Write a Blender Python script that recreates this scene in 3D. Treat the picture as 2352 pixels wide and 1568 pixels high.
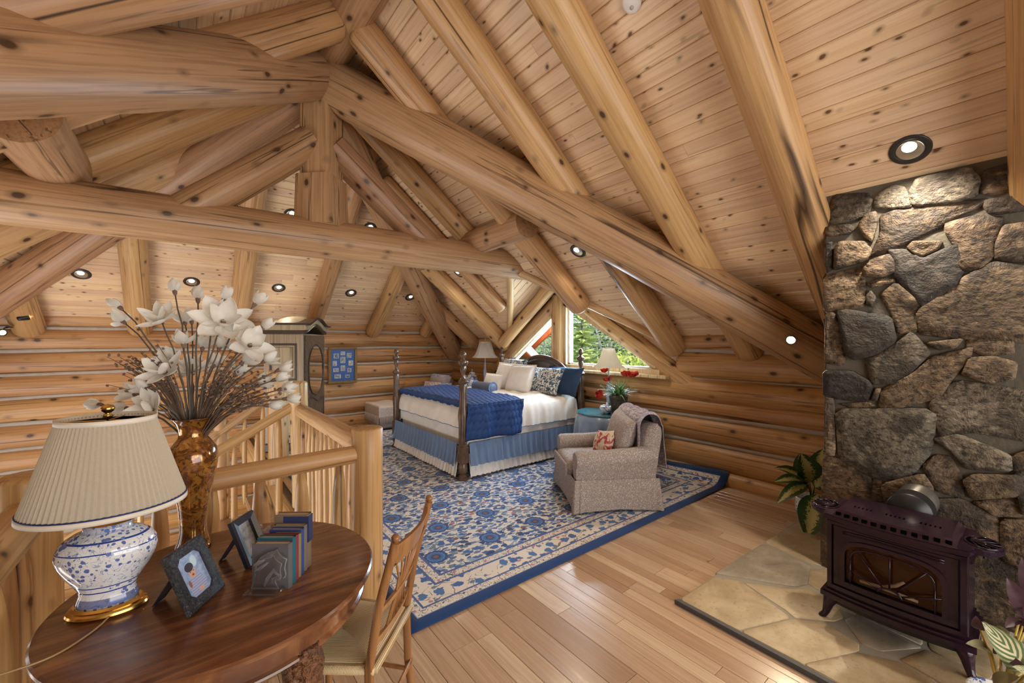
import bpy, math, random
import numpy as np
from mathutils import Vector, Matrix, Quaternion, noise as mnoise

scene = bpy.context.scene
for _o in list(bpy.data.objects):
    bpy.data.objects.remove(_o)
COL = scene.collection
PI = math.pi

# ------------------------------------------------------------------ camera
CAM_H = 1.55
YAW = math.radians(38.25)
cam_data = bpy.data.cameras.new('camera')
cam_data.sensor_width = 36.0
cam_data.lens = 36.0 * 950.0 / 2352.0
cam_data.clip_start = 0.02
cam_data.clip_end = 300
cam = bpy.data.objects.new('camera', cam_data)
cam.location = (0, 0, CAM_H)
cam.rotation_euler = (PI / 2, 0, -YAW)
COL.objects.link(cam)
scene.camera = cam

# ------------------------------------------------------------------ world, sun, exposure
scene.view_settings.view_transform = 'Standard'
scene.view_settings.look = 'None'
scene.view_settings.gamma = 1.0
scene.view_settings.use_curve_mapping = False
scene.view_settings.exposure = 0.04
cy = scene.cycles
cy.max_bounces = 5
cy.diffuse_bounces = 3
cy.glossy_bounces = 3
cy.transmission_bounces = 5
cy.transparent_max_bounces = 10
cy.caustics_reflective = False
cy.caustics_refractive = False
cy.use_adaptive_sampling = True
cy.adaptive_threshold = 0.1
cy.adaptive_min_samples = 16

world = bpy.data.worlds.new('sky')
scene.world = world
world.use_nodes = True
_wn = world.node_tree
_wn.nodes.clear()
_sky = _wn.nodes.new('ShaderNodeTexSky')
_sky.sky_type = 'NISHITA'
_sky.sun_disc = False
_sky.sun_elevation = math.radians(48)
_sky.sun_rotation = math.radians(200)
_bg = _wn.nodes.new('ShaderNodeBackground')
_bg.inputs['Strength'].default_value = 0.42
_out = _wn.nodes.new('ShaderNodeOutputWorld')
_wn.links.new(_sky.outputs[0], _bg.inputs[0])
_wn.links.new(_bg.outputs[0], _out.inputs[0])

def light(name, kind, loc, energy, color=(1, 1, 1), rot=None, target=None, size=None, size_y=None, spot=None, blend=0.5, radius=None, parent=None):
    d = bpy.data.lights.new(name, kind)
    d.energy = energy
    d.color = color
    if kind == 'AREA':
        d.shape = 'RECTANGLE'
        d.size = size
        d.size_y = size_y or size
    if kind == 'SPOT':
        d.spot_size = spot
        d.spot_blend = blend
    if radius is not None and kind in ('SPOT', 'POINT'):
        d.shadow_soft_size = radius
    o = bpy.data.objects.new(name, d)
    o.location = loc
    if target is not None:
        o.rotation_euler = (Vector(target) - Vector(loc)).to_track_quat('-Z', 'Y').to_euler()
    elif rot:
        o.rotation_euler = rot
    if parent:
        o.parent = parent
    COL.objects.link(o)
    return o

_sun = light('sun', 'SUN', (30, 5, 30), 5.5, (1, 0.95, 0.86), target=None)
_sun.data.angle = math.radians(0.6)
_sun.rotation_euler = (Vector((0, 0, 0)) - Vector((-0.12, -1.0, 1.0))).to_track_quat('-Z', 'Y').to_euler()

# unseen fill lights added behind the camera and at the stair hall, then dormer daylight
light('gable_fill', 'AREA', (1.6, -2.75, 1.25), 190, (1.0, 0.96, 0.92), target=(1.6, 5, 1.7), size=4.6, size_y=2.3)
light('stair_hall_fill', 'AREA', (-2.15, 4.6, -0.6), 165, (1.0, 0.97, 0.94), target=(3, 5.2, 1.4), size=4.5, size_y=3.0)
light('dormer_daylight', 'AREA', (4.95, 4.35, 1.75), 330, (0.60, 0.78, 1.0), target=(1.5, 4.35, 0.2), size=2.2, size_y=0.9)

# ------------------------------------------------------------------ helpers
def tag(o, label=None, cat=None, group=None, kind=None):
    if label: o['label'] = label
    if cat: o['category'] = cat
    if group: o['group'] = group
    if kind: o['kind'] = kind
    return o

def thing(name, label, cat, loc=(0, 0, 0), rotz=0.0, group=None):
    o = bpy.data.objects.new(name, None)
    o.empty_display_size = 0.1
    o.location = loc
    o.rotation_euler = (0, 0, rotz)
    COL.objects.link(o)
    return tag(o, label, cat, group)

def mk(name, verts, faces, mat, parent=None, M=None, smooth=False, uvs=None, mesh=None, mats=None, midx=None):
    if mesh is None:
        mesh = bpy.data.meshes.new(name)
        mesh.from_pydata([tuple(v) for v in verts], [], faces)
        if smooth:
            mesh.polygons.foreach_set('use_smooth', [True] * len(mesh.polygons))
        if uvs is not None:
            uvl = mesh.uv_layers.new(name='UVMap')
            loops = np.empty(len(mesh.loops), dtype=np.int32)
            mesh.loops.foreach_get('vertex_index', loops)
            arr = np.asarray(uvs, dtype=np.float32)[loops]
            uvl.data.foreach_set('uv', arr.ravel())
        for m in (mats or [mat]):
            mesh.materials.append(m)
        if midx is not None:
            mesh.polygons.foreach_set('material_index', midx)
        mesh.update()
    o = bpy.data.objects.new(name, mesh)
    COL.objects.link(o)
    if parent is not None:
        o.parent = parent
    if M is not None:
        o.matrix_local = M
    return o

def dup(root, loc=None, rotz=None, label=None, group=None, parent=None):
    r = root.copy()
    COL.objects.link(r)
    if loc is not None: r.location = loc
    if rotz is not None: r.rotation_euler = (0, 0, rotz)
    if label: r['label'] = label
    if group: r['group'] = group
    if parent is not None: r.parent = parent
    for ch in list(root.children):
        c = ch.copy()
        COL.objects.link(c)
        c.parent = r
        for g in list(ch.children):
            d = g.copy()
            COL.objects.link(d)
            d.parent = c
    return r

class MB:
    """collects shapes that form ONE part"""
    def __init__(s):
        s.v = []; s.f = []; s.uv = []
    def add(s, verts, faces, uvs=None):
        b = len(s.v)
        s.v += [tuple(x) for x in verts]
        s.f += [tuple(b + i for i in f) for f in faces]
        if uvs is not None: s.uv += list(uvs)
        return s
    def box(s, x0, x1, y0, y1, z0, z1, bev=0.0, M=None):
        v, f = box_vf(x0, x1, y0, y1, z0, z1, bev)
        if M is not None: v = [M @ Vector(p) for p in v]
        return s.add(v, f)
    def lathe(s, prof, n=24, M=None, ax=1.0, ay=1.0, closed=False):
        v, f = lathe_vf(prof, n, ax, ay)
        if M is not None: v = [M @ Vector(p) for p in v]
        return s.add(v, f)
    def tube(s, pts, rad, n=8, caps=True, squash=1.0):
        v, f = tube_vf(pts, rad, n, caps)
        return s.add(v, f)
    def prism(s, poly, z0, z1, M=None):
        v, f = prism_vf(poly, z0, z1)
        if M is not None: v = [M @ Vector(p) for p in v]
        return s.add(v, f)
    def build(s, name, mat, parent=None, smooth=False, M=None, auto=None):
        o = mk(name, s.v, s.f, mat, parent, M, smooth, uvs=s.uv if s.uv and len(s.uv) == len(s.v) else None)
        if auto is not None:
            shade_auto(o.data, auto)
        return o

def shade_auto(me, deg=35):
    me.polygons.foreach_set('use_smooth', [True] * len(me.polygons))
    try:
        me.set_sharp_from_angle(angle=math.radians(deg))
    except Exception:
        pass

def box_vf(x0, x1, y0, y1, z0, z1, bev=0.0):
    if bev <= 0:
        v = [(x0, y0, z0), (x1, y0, z0), (x1, y1, z0), (x0, y1, z0), (x0, y0, z1), (x1, y0, z1), (x1, y1, z1), (x0, y1, z1)]
        f = [(3, 2, 1, 0), (4, 5, 6, 7), (0, 1, 5, 4), (1, 2, 6, 5), (2, 3, 7, 6), (3, 0, 4, 7)]
        return v, f
    b = bev
    xs, ys, zs = (x0, x1), (y0, y1), (z0, z1)
    v = []; idx = {}
    for i in (0, 1):
        for j in (0, 1):
            for k in (0, 1):
                sx = 1 if i == 0 else -1; sy = 1 if j == 0 else -1; sz = 1 if k == 0 else -1
                c = (xs[i], ys[j], zs[k])
                idx[i, j, k, 'x'] = len(v); v.append((c[0], c[1] + sy * b, c[2] + sz * b))
                idx[i, j, k, 'y'] = len(v); v.append((c[0] + sx * b, c[1], c[2] + sz * b))
                idx[i, j, k, 'z'] = len(v); v.append((c[0] + sx * b, c[1] + sy * b, c[2]))
    f = []
    q = lambda i, a: [idx[i, 0, 0, a], idx[i, 1, 0, a], idx[i, 1, 1, a], idx[i, 0, 1, a]]
    f.append(tuple(idx[0, j, k, 'x'] for j, k in ((0, 0), (0, 1), (1, 1), (1, 0))))
    f.append(tuple(idx[1, j, k, 'x'] for j, k in ((0, 0), (1, 0), (1, 1), (0, 1))))
    f.append(tuple(idx[i, 0, k, 'y'] for i, k in ((0, 0), (1, 0), (1, 1), (0, 1))))
    f.append(tuple(idx[i, 1, k, 'y'] for i, k in ((0, 0), (0, 1), (1, 1), (1, 0))))
    f.append(tuple(idx[i, j, 0, 'z'] for i, j in ((0, 0), (0, 1), (1, 1), (1, 0))))
    f.append(tuple(idx[i, j, 1, 'z'] for i, j in ((0, 0), (1, 0), (1, 1), (0, 1))))
    for j in (0, 1):
        for k in (0, 1):
            a = (idx[0, j, k, 'y'], idx[1, j, k, 'y'], idx[1, j, k, 'z'], idx[0, j, k, 'z'])
            f.append(a if (j + k) % 2 else a[::-1])
    for i in (0, 1):
        for k in (0, 1):
            a = (idx[i, 0, k, 'x'], idx[i, 1, k, 'x'], idx[i, 1, k, 'z'], idx[i, 0, k, 'z'])
            f.append(a if (i + k) % 2 == 0 else a[::-1])
    for i in (0, 1):
        for j in (0, 1):
            a = (idx[i, j, 0, 'x'], idx[i, j, 1, 'x'], idx[i, j, 1, 'y'], idx[i, j, 0, 'y'])
            f.append(a if (i + j) % 2 else a[::-1])
    for i in (0, 1):
        for j in (0, 1):
            for k in (0, 1):
                a = (idx[i, j, k, 'x'], idx[i, j, k, 'y'], idx[i, j, k, 'z'])
                f.append(a if (i + j + k) % 2 else a[::-1])
    return v, f

def lathe_vf(prof, n=24, ax=1.0, ay=1.0):
    v = []; f = []
    m = len(prof)
    for (r, z) in prof:
        for i in range(n):
            a = 2 * PI * i / n
            v.append((r * math.cos(a) * ax, r * math.sin(a) * ay, z))
    for j in range(m - 1):
        for i in range(n):
            k = (i + 1) % n
            f.append((j * n + i, j * n + k, (j + 1) * n + k, (j + 1) * n + i))
    if prof[0][0] > 1e-6: f.append(tuple(range(n - 1, -1, -1)))
    if prof[-1][0] > 1e-6: f.append(tuple((m - 1) * n + i for i in range(n)))
    return v, f

def tube_vf(pts, rad, n=8, caps=True):
    pts = [Vector(p) for p in pts]
    m = len(pts)
    if not hasattr(rad, '__len__'): rad = [rad] * m
    v = []; f = []
    t0 = (pts[1] - pts[0]).normalized()
    up = Vector((0, 0, 1)) if abs(t0.z) < 0.9 else Vector((1, 0, 0))
    nrm = t0.cross(up).normalized()
    for j in range(m):
        if j == 0: t = pts[1] - pts[0]
        elif j == m - 1: t = pts[-1] - pts[-2]
        else: t = pts[j + 1] - pts[j - 1]
        t.normalize()
        nrm = (nrm - t * nrm.dot(t))
        if nrm.length < 1e-6: nrm = t.orthogonal()
        nrm.normalize()
        b = t.cross(nrm)
        for i in range(n):
            a = 2 * PI * i / n
            v.append(pts[j] + (nrm * math.cos(a) + b * math.sin(a)) * rad[j])
    for j in range(m - 1):
        for i in range(n):
            k = (i + 1) % n
            f.append((j * n + i, j * n + k, (j + 1) * n + k, (j + 1) * n + i))
    if caps:
        f.append(tuple(range(n - 1, -1, -1)))
        f.append(tuple((m - 1) * n + i for i in range(n)))
    return v, f

def prism_vf(poly, z0, z1):
    n = len(poly)
    v = [(x, y, z0) for x, y in poly] + [(x, y, z1) for x, y in poly]
    f = [tuple(range(n - 1, -1, -1)), tuple(range(n, 2 * n))]
    for i in range(n):
        k = (i + 1) % n
        f.append((i, k, n + k, n + i))
    return v, f

def grid_vf(nu, nv, fn, wrap_u=False):
    v = []; f = []; uv = []
    for j in range(nv + 1):
        for i in range(nu + (0 if wrap_u else 1)):
            u = i / nu; w = j / nv
            v.append(fn(u, w)); uv.append((u, w))
    c = nu if wrap_u else nu + 1
    for j in range(nv):
        for i in range(nu):
            k = (i + 1) % c if wrap_u else i + 1
            f.append((j * c + i, j * c + k, (j + 1) * c + k, (j + 1) * c + i))
    return v, f, uv

def frame_z(p0, p1, roll=0.0):
    p0 = Vector(p0); d = Vector(p1) - p0
    q = Vector((0, 0, 1)).rotation_difference(d.normalized())
    return Matrix.Translation(p0) @ q.to_matrix().to_4x4() @ Matrix.Rotation(roll, 4, 'Z'), d.length

def fbm(x, y, z, o=3):
    return mnoise.fractal(Vector((x, y, z)), 1.0, 2.0, o)

def log_vf(L, r0, r1, seed, n=22, step=0.14, rough=0.035, bend=0.012, round_end=0.0, flat=None):
    rnd = random.Random(seed)
    m = max(3, int(L / step))
    ox, oy = rnd.uniform(0, 99), rnd.uniform(0, 99)
    v = []; f = []
    bumps = [(rnd.uniform(0, L), rnd.uniform(0, 2 * PI), rnd.uniform(0.02, 0.06)) for _ in range(int(L * 1.4))]
    rings = []
    if round_end:
        rings = [(0, 0.80), (round_end * 0.35, 0.93), (round_end, 1.0)]
        zs = rings + [(L * j / m, 1.0) for j in range(1, m)] + [(L - round_end, 1.0), (L - round_end * 0.35, 0.93), (L, 0.80)]
        zs = [q for k, q in enumerate(zs) if k < 3 or k >= len(zs) - 3 or (round_end * 1.3 < q[0] < L - round_end * 1.3)]
    else:
        zs = [(L * j / m, 1.0) for j in range(m + 1)]
    for (z, s) in zs:
        t = z / L
        r = (r0 + (r1 - r0) * t) * s
        bx = bend * math.sin(PI * t + ox) * L * 0.25
        by = bend * math.cos(PI * t * 1.3 + oy) * L * 0.25
        for i in range(n):
            a = 2 * PI * i / n
            q = fbm(math.cos(a) * 0.9 + ox, math.sin(a) * 0.9 + oy, z * 1.1, 2) * rough * 1.4
            for (bz, ba, bs) in bumps:
                da = (a - ba + PI) % (2 * PI) - PI
                w = math.exp(-((z - bz) / 0.07) ** 2 - (da / 0.35) ** 2)
                q += bs * w
            rr = r * (1 + q)
            v.append((bx + rr * math.cos(a), by + rr * math.sin(a), z))
    k = len(zs)
    for j in range(k - 1):
        for i in range(n):
            e = (i + 1) % n
            f.append((j * n + i, j * n + e, (j + 1) * n + e, (j + 1) * n + i))
    f.append(tuple(range(n - 1, -1, -1)))
    f.append(tuple((k - 1) * n + i for i in range(n)))
    return v, f

def log(name, p0, p1, r0, mat, parent=None, r1=None, seed=0, roll=0.0, n=22, **kw):
    M, L = frame_z(p0, p1, roll)
    v, f = log_vf(L, r0, r0 if r1 is None else r1, seed, n=n, **kw)
    o = mk(name, v, f, mat, parent, M, smooth=True)
    shade_auto(o.data, 50)
    return o

# ------------------------------------------------------------------ material helpers
class NT:
    def __init__(s, name):
        s.m = bpy.data.materials.new(name)
        s.m.use_nodes = True
        s.t = s.m.node_tree
        s.t.nodes.clear()
        s.o = s.t.nodes.new('ShaderNodeOutputMaterial')
    def n(s, typ, ins=None, **props):
        nd = s.t.nodes.new('ShaderNode' + typ)
        for k, val in props.items(): setattr(nd, k, val)
        for k, val in (ins or {}).items():
            sk = nd.inputs[k]
            if isinstance(val, bpy.types.NodeSocket): s.t.links.new(val, sk)
            else:
                if sk.type == 'RGBA' and len(val) == 3: val = (*val, 1.0)
                sk.default_value = val
        return nd
    def coord(s, which='Object'):
        return s.n('TexCoord').outputs[which]
    def map(s, vec, scale=(1, 1, 1), loc=(0, 0, 0), rot=(0, 0, 0)):
        return s.n('Mapping', {'Vector': vec, 'Scale': scale, 'Location': loc, 'Rotation': rot}).outputs[0]
    def noise(s, vec, scale=5, detail=3, rough=0.5, dist=0.0, out='Fac'):
        nd = s.n('TexNoise', {'Vector': vec, 'Scale': scale, 'Detail': detail, 'Roughness': rough, 'Distortion': dist})
        return nd.outputs[0 if out == 'Fac' else 1]
    def voro(s, vec, scale=5, feature='F1', out='Distance', rnd=1.0, dim='3D'):
        nd = s.n('TexVoronoi', {'Vector': vec, 'Scale': scale, 'Randomness': rnd}, feature=feature, voronoi_dimensions=dim)
        return nd.outputs[out]
    def math(s, op, a, b=0.0, c=None, clamp=False):
        nd = s.n('Math', operation=op, use_clamp=clamp)
        for i, val in enumerate((a, b, c)):
            if val is None: continue
            if isinstance(val, bpy.types.NodeSocket): s.t.links.new(val, nd.inputs[i])
            else: nd.inputs[i].default_value = val
        return nd.outputs[0]
    def ramp(s, fac, stops, interp='LINEAR'):
        nd = s.n('ValToRGB', {'Fac': fac})
        cr = nd.color_ramp
        cr.interpolation = interp
        while len(cr.elements) < len(stops): cr.elements.new(0.5)
        for e, (p, c) in zip(cr.elements, stops):
            e.position = p
            e.color = (*c, 1.0) if hasattr(c, '__len__') else (c, c, c, 1.0)
        return nd.outputs[0]
    def mix(s, fac, a, b, mode='MIX'):
        nd = s.n('Mix', data_type='RGBA', blend_type=mode)
        for k, val in ((0, fac), (6, a), (7, b)):
            sk = nd.inputs[k]
            if isinstance(val, bpy.types.NodeSocket): s.t.links.new(val, sk)
            else: sk.default_value = (*val, 1.0) if hasattr(val, '__len__') and len(val) == 3 else val
        return nd.outputs[2]
    def addv(s, a, b):
        nd = s.n('VectorMath', operation='ADD')
        for i, val in enumerate((a, b)):
            if isinstance(val, bpy.types.NodeSocket): s.t.links.new(val, nd.inputs[i])
            else: nd.inputs[i].default_value = val
        return nd.outputs[0]
    def rnd_off(s, vec, k=37.0):
        r = s.n('ObjectInfo').outputs['Random']
        c = s.n('CombineXYZ', {'X': s.math('MULTIPLY', r, k), 'Y': s.math('MULTIPLY', r, k * 1.7), 'Z': s.math('MULTIPLY', r, k * 2.3)}).outputs[0]
        return s.addv(vec, c)
    def rand(s):
        return s.n('ObjectInfo').outputs['Random']
    def sep(s, vec):
        nd = s.n('SeparateXYZ', {'Vector': vec})
        return nd.outputs[0], nd.outputs[1], nd.outputs[2]
    def comb(s, x, y, z):
        nd = s.n('CombineXYZ')
        for i, val in enumerate((x, y, z)):
            if isinstance(val, bpy.types.NodeSocket): s.t.links.new(val, nd.inputs[i])
            else: nd.inputs[i].default_value = val
        return nd.outputs[0]
    def bump(s, h, strength=0.3, dist=0.01, normal=None):
        ins = {'Height': h, 'Strength': strength, 'Distance': dist}
        if normal is not None: ins['Normal'] = normal
        return s.n('Bump', ins).outputs[0]
    def bsdf(s, color, rough=0.5, normal=None, **kw):
        ins = {'Base Color': color, 'Roughness': rough}
        if normal is not None: ins['Normal'] = normal
        for k, val in kw.items(): ins[k.replace('_', ' ')] = val
        b = s.n('BsdfPrincipled', ins)
        s.t.links.new(b.outputs[0], s.o.inputs[0])
        return s.m

def simple(name, col, rough=0.5, bump=None, var=0.08, **kw):
    t = NT(name)
    c = t.coord()
    nz = t.noise(c, 9, 3)
    lo = tuple(max(0, x * (1 - var)) for x in col); hi = tuple(min(1, x * (1 + var)) for x in col)
    base = t.ramp(nz, [(0.3, lo), (0.7, hi)])
    nr = None
    if bump:
        nr = t.bump(t.noise(c, bump[0], 4), bump[1], bump[2])
    return t.bsdf(base, rough, nr, **kw)

def wood_log(name, light, mid, dark, knot=(0.075, 0.034, 0.016), knot_scale=3.2, knot_size=0.10, crack=0.0045, rough=0.42, hue_var=0.10, gscale=1.0, crack_on=True, streak=0.5, checks=True):
    t = NT(name)
    c = t.rnd_off(t.coord())
    tone = t.noise(t.map(c, (5 * gscale, 5 * gscale, 0.45)), 1.0, 2, 0.55, 0.3)
    fine = t.noise(t.map(c, (48, 48, 1.3)), 1.0, 2, 0.65)
    col = t.ramp(tone, [(0.30, mid), (0.62, light)])
    col = t.mix(t.ramp(fine, [(0.36, 0.55), (0.56, 0.0)]), col, dark)
    # knots
    kc = t.addv(t.map(c, (1, 1, 0.6)), t.math('MULTIPLY', tone, 0.05))
    kd = t.voro(kc, knot_scale)
    kmask = t.ramp(kd, [(knot_size * 0.5, 1.0), (knot_size * 0.8, 0.0)])
    halo = t.ramp(kd, [(knot_size * 0.75, 0.7), (knot_size * 1.45, 0.0)])
    col = t.mix(halo, col, tuple(x * 0.50 for x in mid))
    col = t.mix(kmask, col, knot)
    # long drying checks and short splits
    if crack_on:
        cn = t.noise(t.map(c, (2.9, 2.9, 0.05)), 1.0, 1, 0.4)
        cd = t.math('ABSOLUTE', t.math('SUBTRACT', cn, 0.5))
        cm = t.math('MULTIPLY', t.ramp(cd, [(crack * 0.5, 1.0), (crack, 0.0)]), t.ramp(tone, [(0.48, 1.0), (0.54, 0.0)]))
        col = t.mix(cm, col, (0.05, 0.022, 0.01))
    if checks:
        sn = t.noise(t.map(c, (17, 17, 0.5)), 1.0, 2, 0.75)
        sm = t.ramp(sn, [(0.622, 0.0), (0.640, streak), (0.675, streak), (0.70, 0.0)])
        col = t.mix(sm, col, tuple(x * 0.42 for x in dark))
    r = t.rand()
    v = t.math('ADD', t.math('MULTIPLY', r, hue_var * 2), 1.0 - hue_var)
    col = t.n('HueSaturation', {'Color': col, 'Value': v, 'Hue': t.math('ADD', t.math('MULTIPLY', r, 0.012), 0.494)}).outputs[0]
    return t.bsdf(col, rough, t.bump(fine, 0.18, 0.006))

# ------------------------------------------------------------------ shared materials
M_BEAM = wood_log('log_beam_wood', (0.50, 0.295, 0.155), (0.42, 0.235, 0.118), (0.26, 0.135, 0.065), knot_scale=6.0, knot_size=0.17, crack=0.006, streak=0.7)
M_RAFT = wood_log('rafter_wood', (0.61, 0.365, 0.17), (0.53, 0.30, 0.128), (0.36, 0.185, 0.076), knot_scale=6.0, knot_size=0.15, crack=0.006)
M_WLOG = wood_log('wall_log_wood', (0.61, 0.345, 0.142), (0.51, 0.268, 0.10), (0.33, 0.15, 0.052), knot_scale=6.3, knot_size=0.17, streak=0.65)
M_RAIL = wood_log('peeled_rail_wood', (0.72, 0.49, 0.255), (0.62, 0.38, 0.17), (0.40, 0.215, 0.085), knot_scale=8, knot_size=0.15)
M_RAIL_WARM = wood_log('warm_lit_rail_wood', (0.61, 0.37, 0.16), (0.51, 0.285, 0.11), (0.33, 0.165, 0.06), knot_scale=8, knot_size=0.15)  # rail wood copy with the warm, dimmer light put into its colour
M_BOARD = wood_log('ceiling_board_wood', (0.88, 0.655, 0.43), (0.81, 0.57, 0.345), (0.67, 0.43, 0.235), knot=(0.17, 0.075, 0.035), knot_scale=11, knot_size=0.15, rough=0.34, hue_var=0.09, crack_on=False, gscale=1.6, streak=0.30)
M_GRAIN_END = None

def floor_mat():
    t = NT('oak_floor')
    c = t.rnd_off(t.coord())
    g = t.noise(t.map(c, (22, 22, 0.9)), 1.0, 4, 0.6, 0.8)
    g2 = t.noise(t.map(c, (90, 90, 2.2)), 1.0, 2)
    r = t.rand()
    base = t.ramp(r, [(0.0, (0.40, 0.25, 0.145)), (0.3, (0.52, 0.355, 0.23)), (0.7, (0.60, 0.435, 0.295)), (1.0, (0.70, 0.54, 0.37))])
    col = t.mix(t.ramp(g, [(0.3, 0.55), (0.6, 0.0)]), base, t.mix(0.5, base, (0.20, 0.09, 0.035)))
    col = t.mix(t.math('MULTIPLY', t.ramp(g2, [(0.4, 0.5), (0.6, 0.0)]), 0.5), col, (0.30, 0.15, 0.065))
    kd = t.voro(t.map(c, (1, 1, 0.4)), 2.6)
    col = t.mix(t.ramp(kd, [(0.035, 1.0), (0.075, 0.0)]), col, (0.11, 0.05, 0.02))
    return t.bsdf(col, t.ramp(g, [(0.3, 0.30), (0.7, 0.20)]), t.bump(g, 0.12, 0.004), Coat_Weight=0.25, Coat_Roughness=0.12)
M_FLOOR = floor_mat()
M_CHINK = simple('chinking', (0.46, 0.40, 0.345), 0.85, (60, 0.4, 0.004))
M_DARKWOOD = simple('subfloor_dark', (0.10, 0.06, 0.03), 0.8)
M_BLACK = simple('black_metal', (0.012, 0.012, 0.013), 0.4)
M_BRASS = simple('brass', (0.72, 0.44, 0.13), 0.24, Metallic=1.0)
M_WHITE = simple('white_paint', (0.82, 0.80, 0.77), 0.45)
# ================================================================== room shell
XR, YB = 4.55, 7.85           # inner faces of the right and back log walls
RIDGE_X = 1.05
XE_L = -2.45                  # left eave
def zr(x): return 5.27 - 0.8 * x
def zl(x): return 3.59 + 0.8 * x
def zb(y): return 1.88 + 0.733 * (YB - y)
def y_hip_r(x): return YB - (zr(x) - 1.88) / 0.733
def y_hip_l(x): return YB - (zl(x) - 1.88) / 0.733
DR_Y, DR_Z, DR_S = 4.35, 2.55, 0.62       # dormer ridge line and pitch
def dorm_half(x): return max(0.0, (DR_Z - zr(x)) / DR_S)
rnd = random.Random(11)

# ---------- floor
def stuffed(name, verts, faces, mat, kind='structure', **kw):
    return tag(mk(name, verts, faces, mat, **kw), kind=kind)
b = MB()
b.box(-0.64, 0.80, -3.0, 2.55, -0.30, -0.022)
b.box(0.80, 4.9, -3.0, 8.1, -0.30, -0.022)
floor = tag(b.build('floor', M_DARKWOOD), kind='structure')
tag(floor, 'oak plank loft floor with an open stairwell')
x = -0.64
PL = MB
while x < XR - 0.02:
    w = rnd.choice([0.080, 0.10, 0.115, 0.13, 0.145])
    x1 = min(x + w, XR + 0.05)
    spans = []
    if x < 0.80: spans = [(-0.5, 2.55)]
    elif x1 < 1.02 or x > 4.42: spans = [(-0.5, YB)]
    else: spans = [(-0.5, 2.35), (6.55, YB)]
    for (ya, ybb) in spans:
        y = ya - rnd.uniform(0, 0.9)
        while y < ybb:
            L = rnd.uniform(0.55, 1.9)
            y1 = min(y + L, ybb)
            y0 = max(y, ya)
            if y1 - y0 > 0.03:
                g = 0.0007
                v, f = box_vf(g, (x1 - x) - g, -0.0, 0.022, g, (y1 - y0) - g, 0.0012)
                # local z = along the plank, local x = width, local y = down
                M = Matrix(((1, 0, 0, x), (0, 0, 1, y0), (0, -1, 0, 0), (0, 0, 0, 1)))
                mk('floor_plank', v, f, M_FLOOR, floor, M)
            y += L
    x = x1

# loft rim logs around the stairwell
log('rim_log', (-0.64, 2.56, -0.16), (0.82, 2.56, -0.16), 0.13, M_RAIL, floor, seed=501)
log('rim_log', (0.80, 2.5, -0.16), (0.80, 7.9, -0.16), 0.13, M_RAIL, floor, seed=502)

# ---------- back wall
M_BACKING = simple('added_wall_backing', (0.20, 0.12, 0.06), 0.9)
b = MB(); b.box(-2.9, 5.1, YB + 0.20, YB + 0.30, -2.9, 2.2)
wall_back = tag(b.build('wall_back', M_BACKING), 'horizontal log wall with chinking behind armoire and bed', kind='structure')
CH_B = [-2.85, -2.5, -2.18, -1.86, -1.55, -1.24, -0.95, -0.66, -0.36, -0.08, 0.20, 0.52, 0.84, 1.13, 1.43, 1.73, 2.02]
def chink_strip(name, p0, p1, h, parent, seed, nrm):
    p0 = Vector(p0); p1 = Vector(p1); n = Vector(nrm)
    L = (p1 - p0).length; m = max(2, int(L / 0.22))
    v = []; f = []
    for j in range(m + 1):
        t = j / m
        c = p0.lerp(p1, t)
        dz = 0.014 * fbm(seed * 3.1, t * L * 0.9, 0.0, 2)
        hh = h * (1 + 0.35 * fbm(seed * 1.7, t * L * 1.3, 5.0, 2))
        for (o, zz) in ((-0.05, -hh), (0.004, -hh), (0.010, 0), (0.004, hh), (-0.05, hh)):
            v.append(c + n * o + Vector((0, 0, zz + dz)))
    for j in range(m):
        for i in range(4):
            f.append((j * 5 + i, (j + 1) * 5 + i, (j + 1) * 5 + i + 1, j * 5 + i + 1))
    mk(name, v, f, M_CHINK, parent, smooth=True)
for k in range(len(CH_B) - 1):
    a, c = CH_B[k], CH_B[k + 1]
    h = c - a
    R = h * 0.56
    zc = (a + c) / 2
    up = k % 2
    for (xa, xb) in ([(-2.8, 4.75)] if k > 6 else [(-2.8, 1.4)]):
        p, q = (xa, YB + R, zc), (xb, YB + R, zc)
        if up: p, q = q, p
        log('wall_log', p, q, R * 1.02, M_WLOG, wall_back, r1=R * 0.96, seed=100 + k, roll=rnd.uniform(0, 6), rough=0.03, bend=0.0035, step=0.2)
    if k: chink_strip('chinking', (-2.8, YB + 0.052, a), (4.7 if k > 6 else 1.4, YB + 0.052, a), 0.022, wall_back, k, (0, -1, 0))

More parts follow.
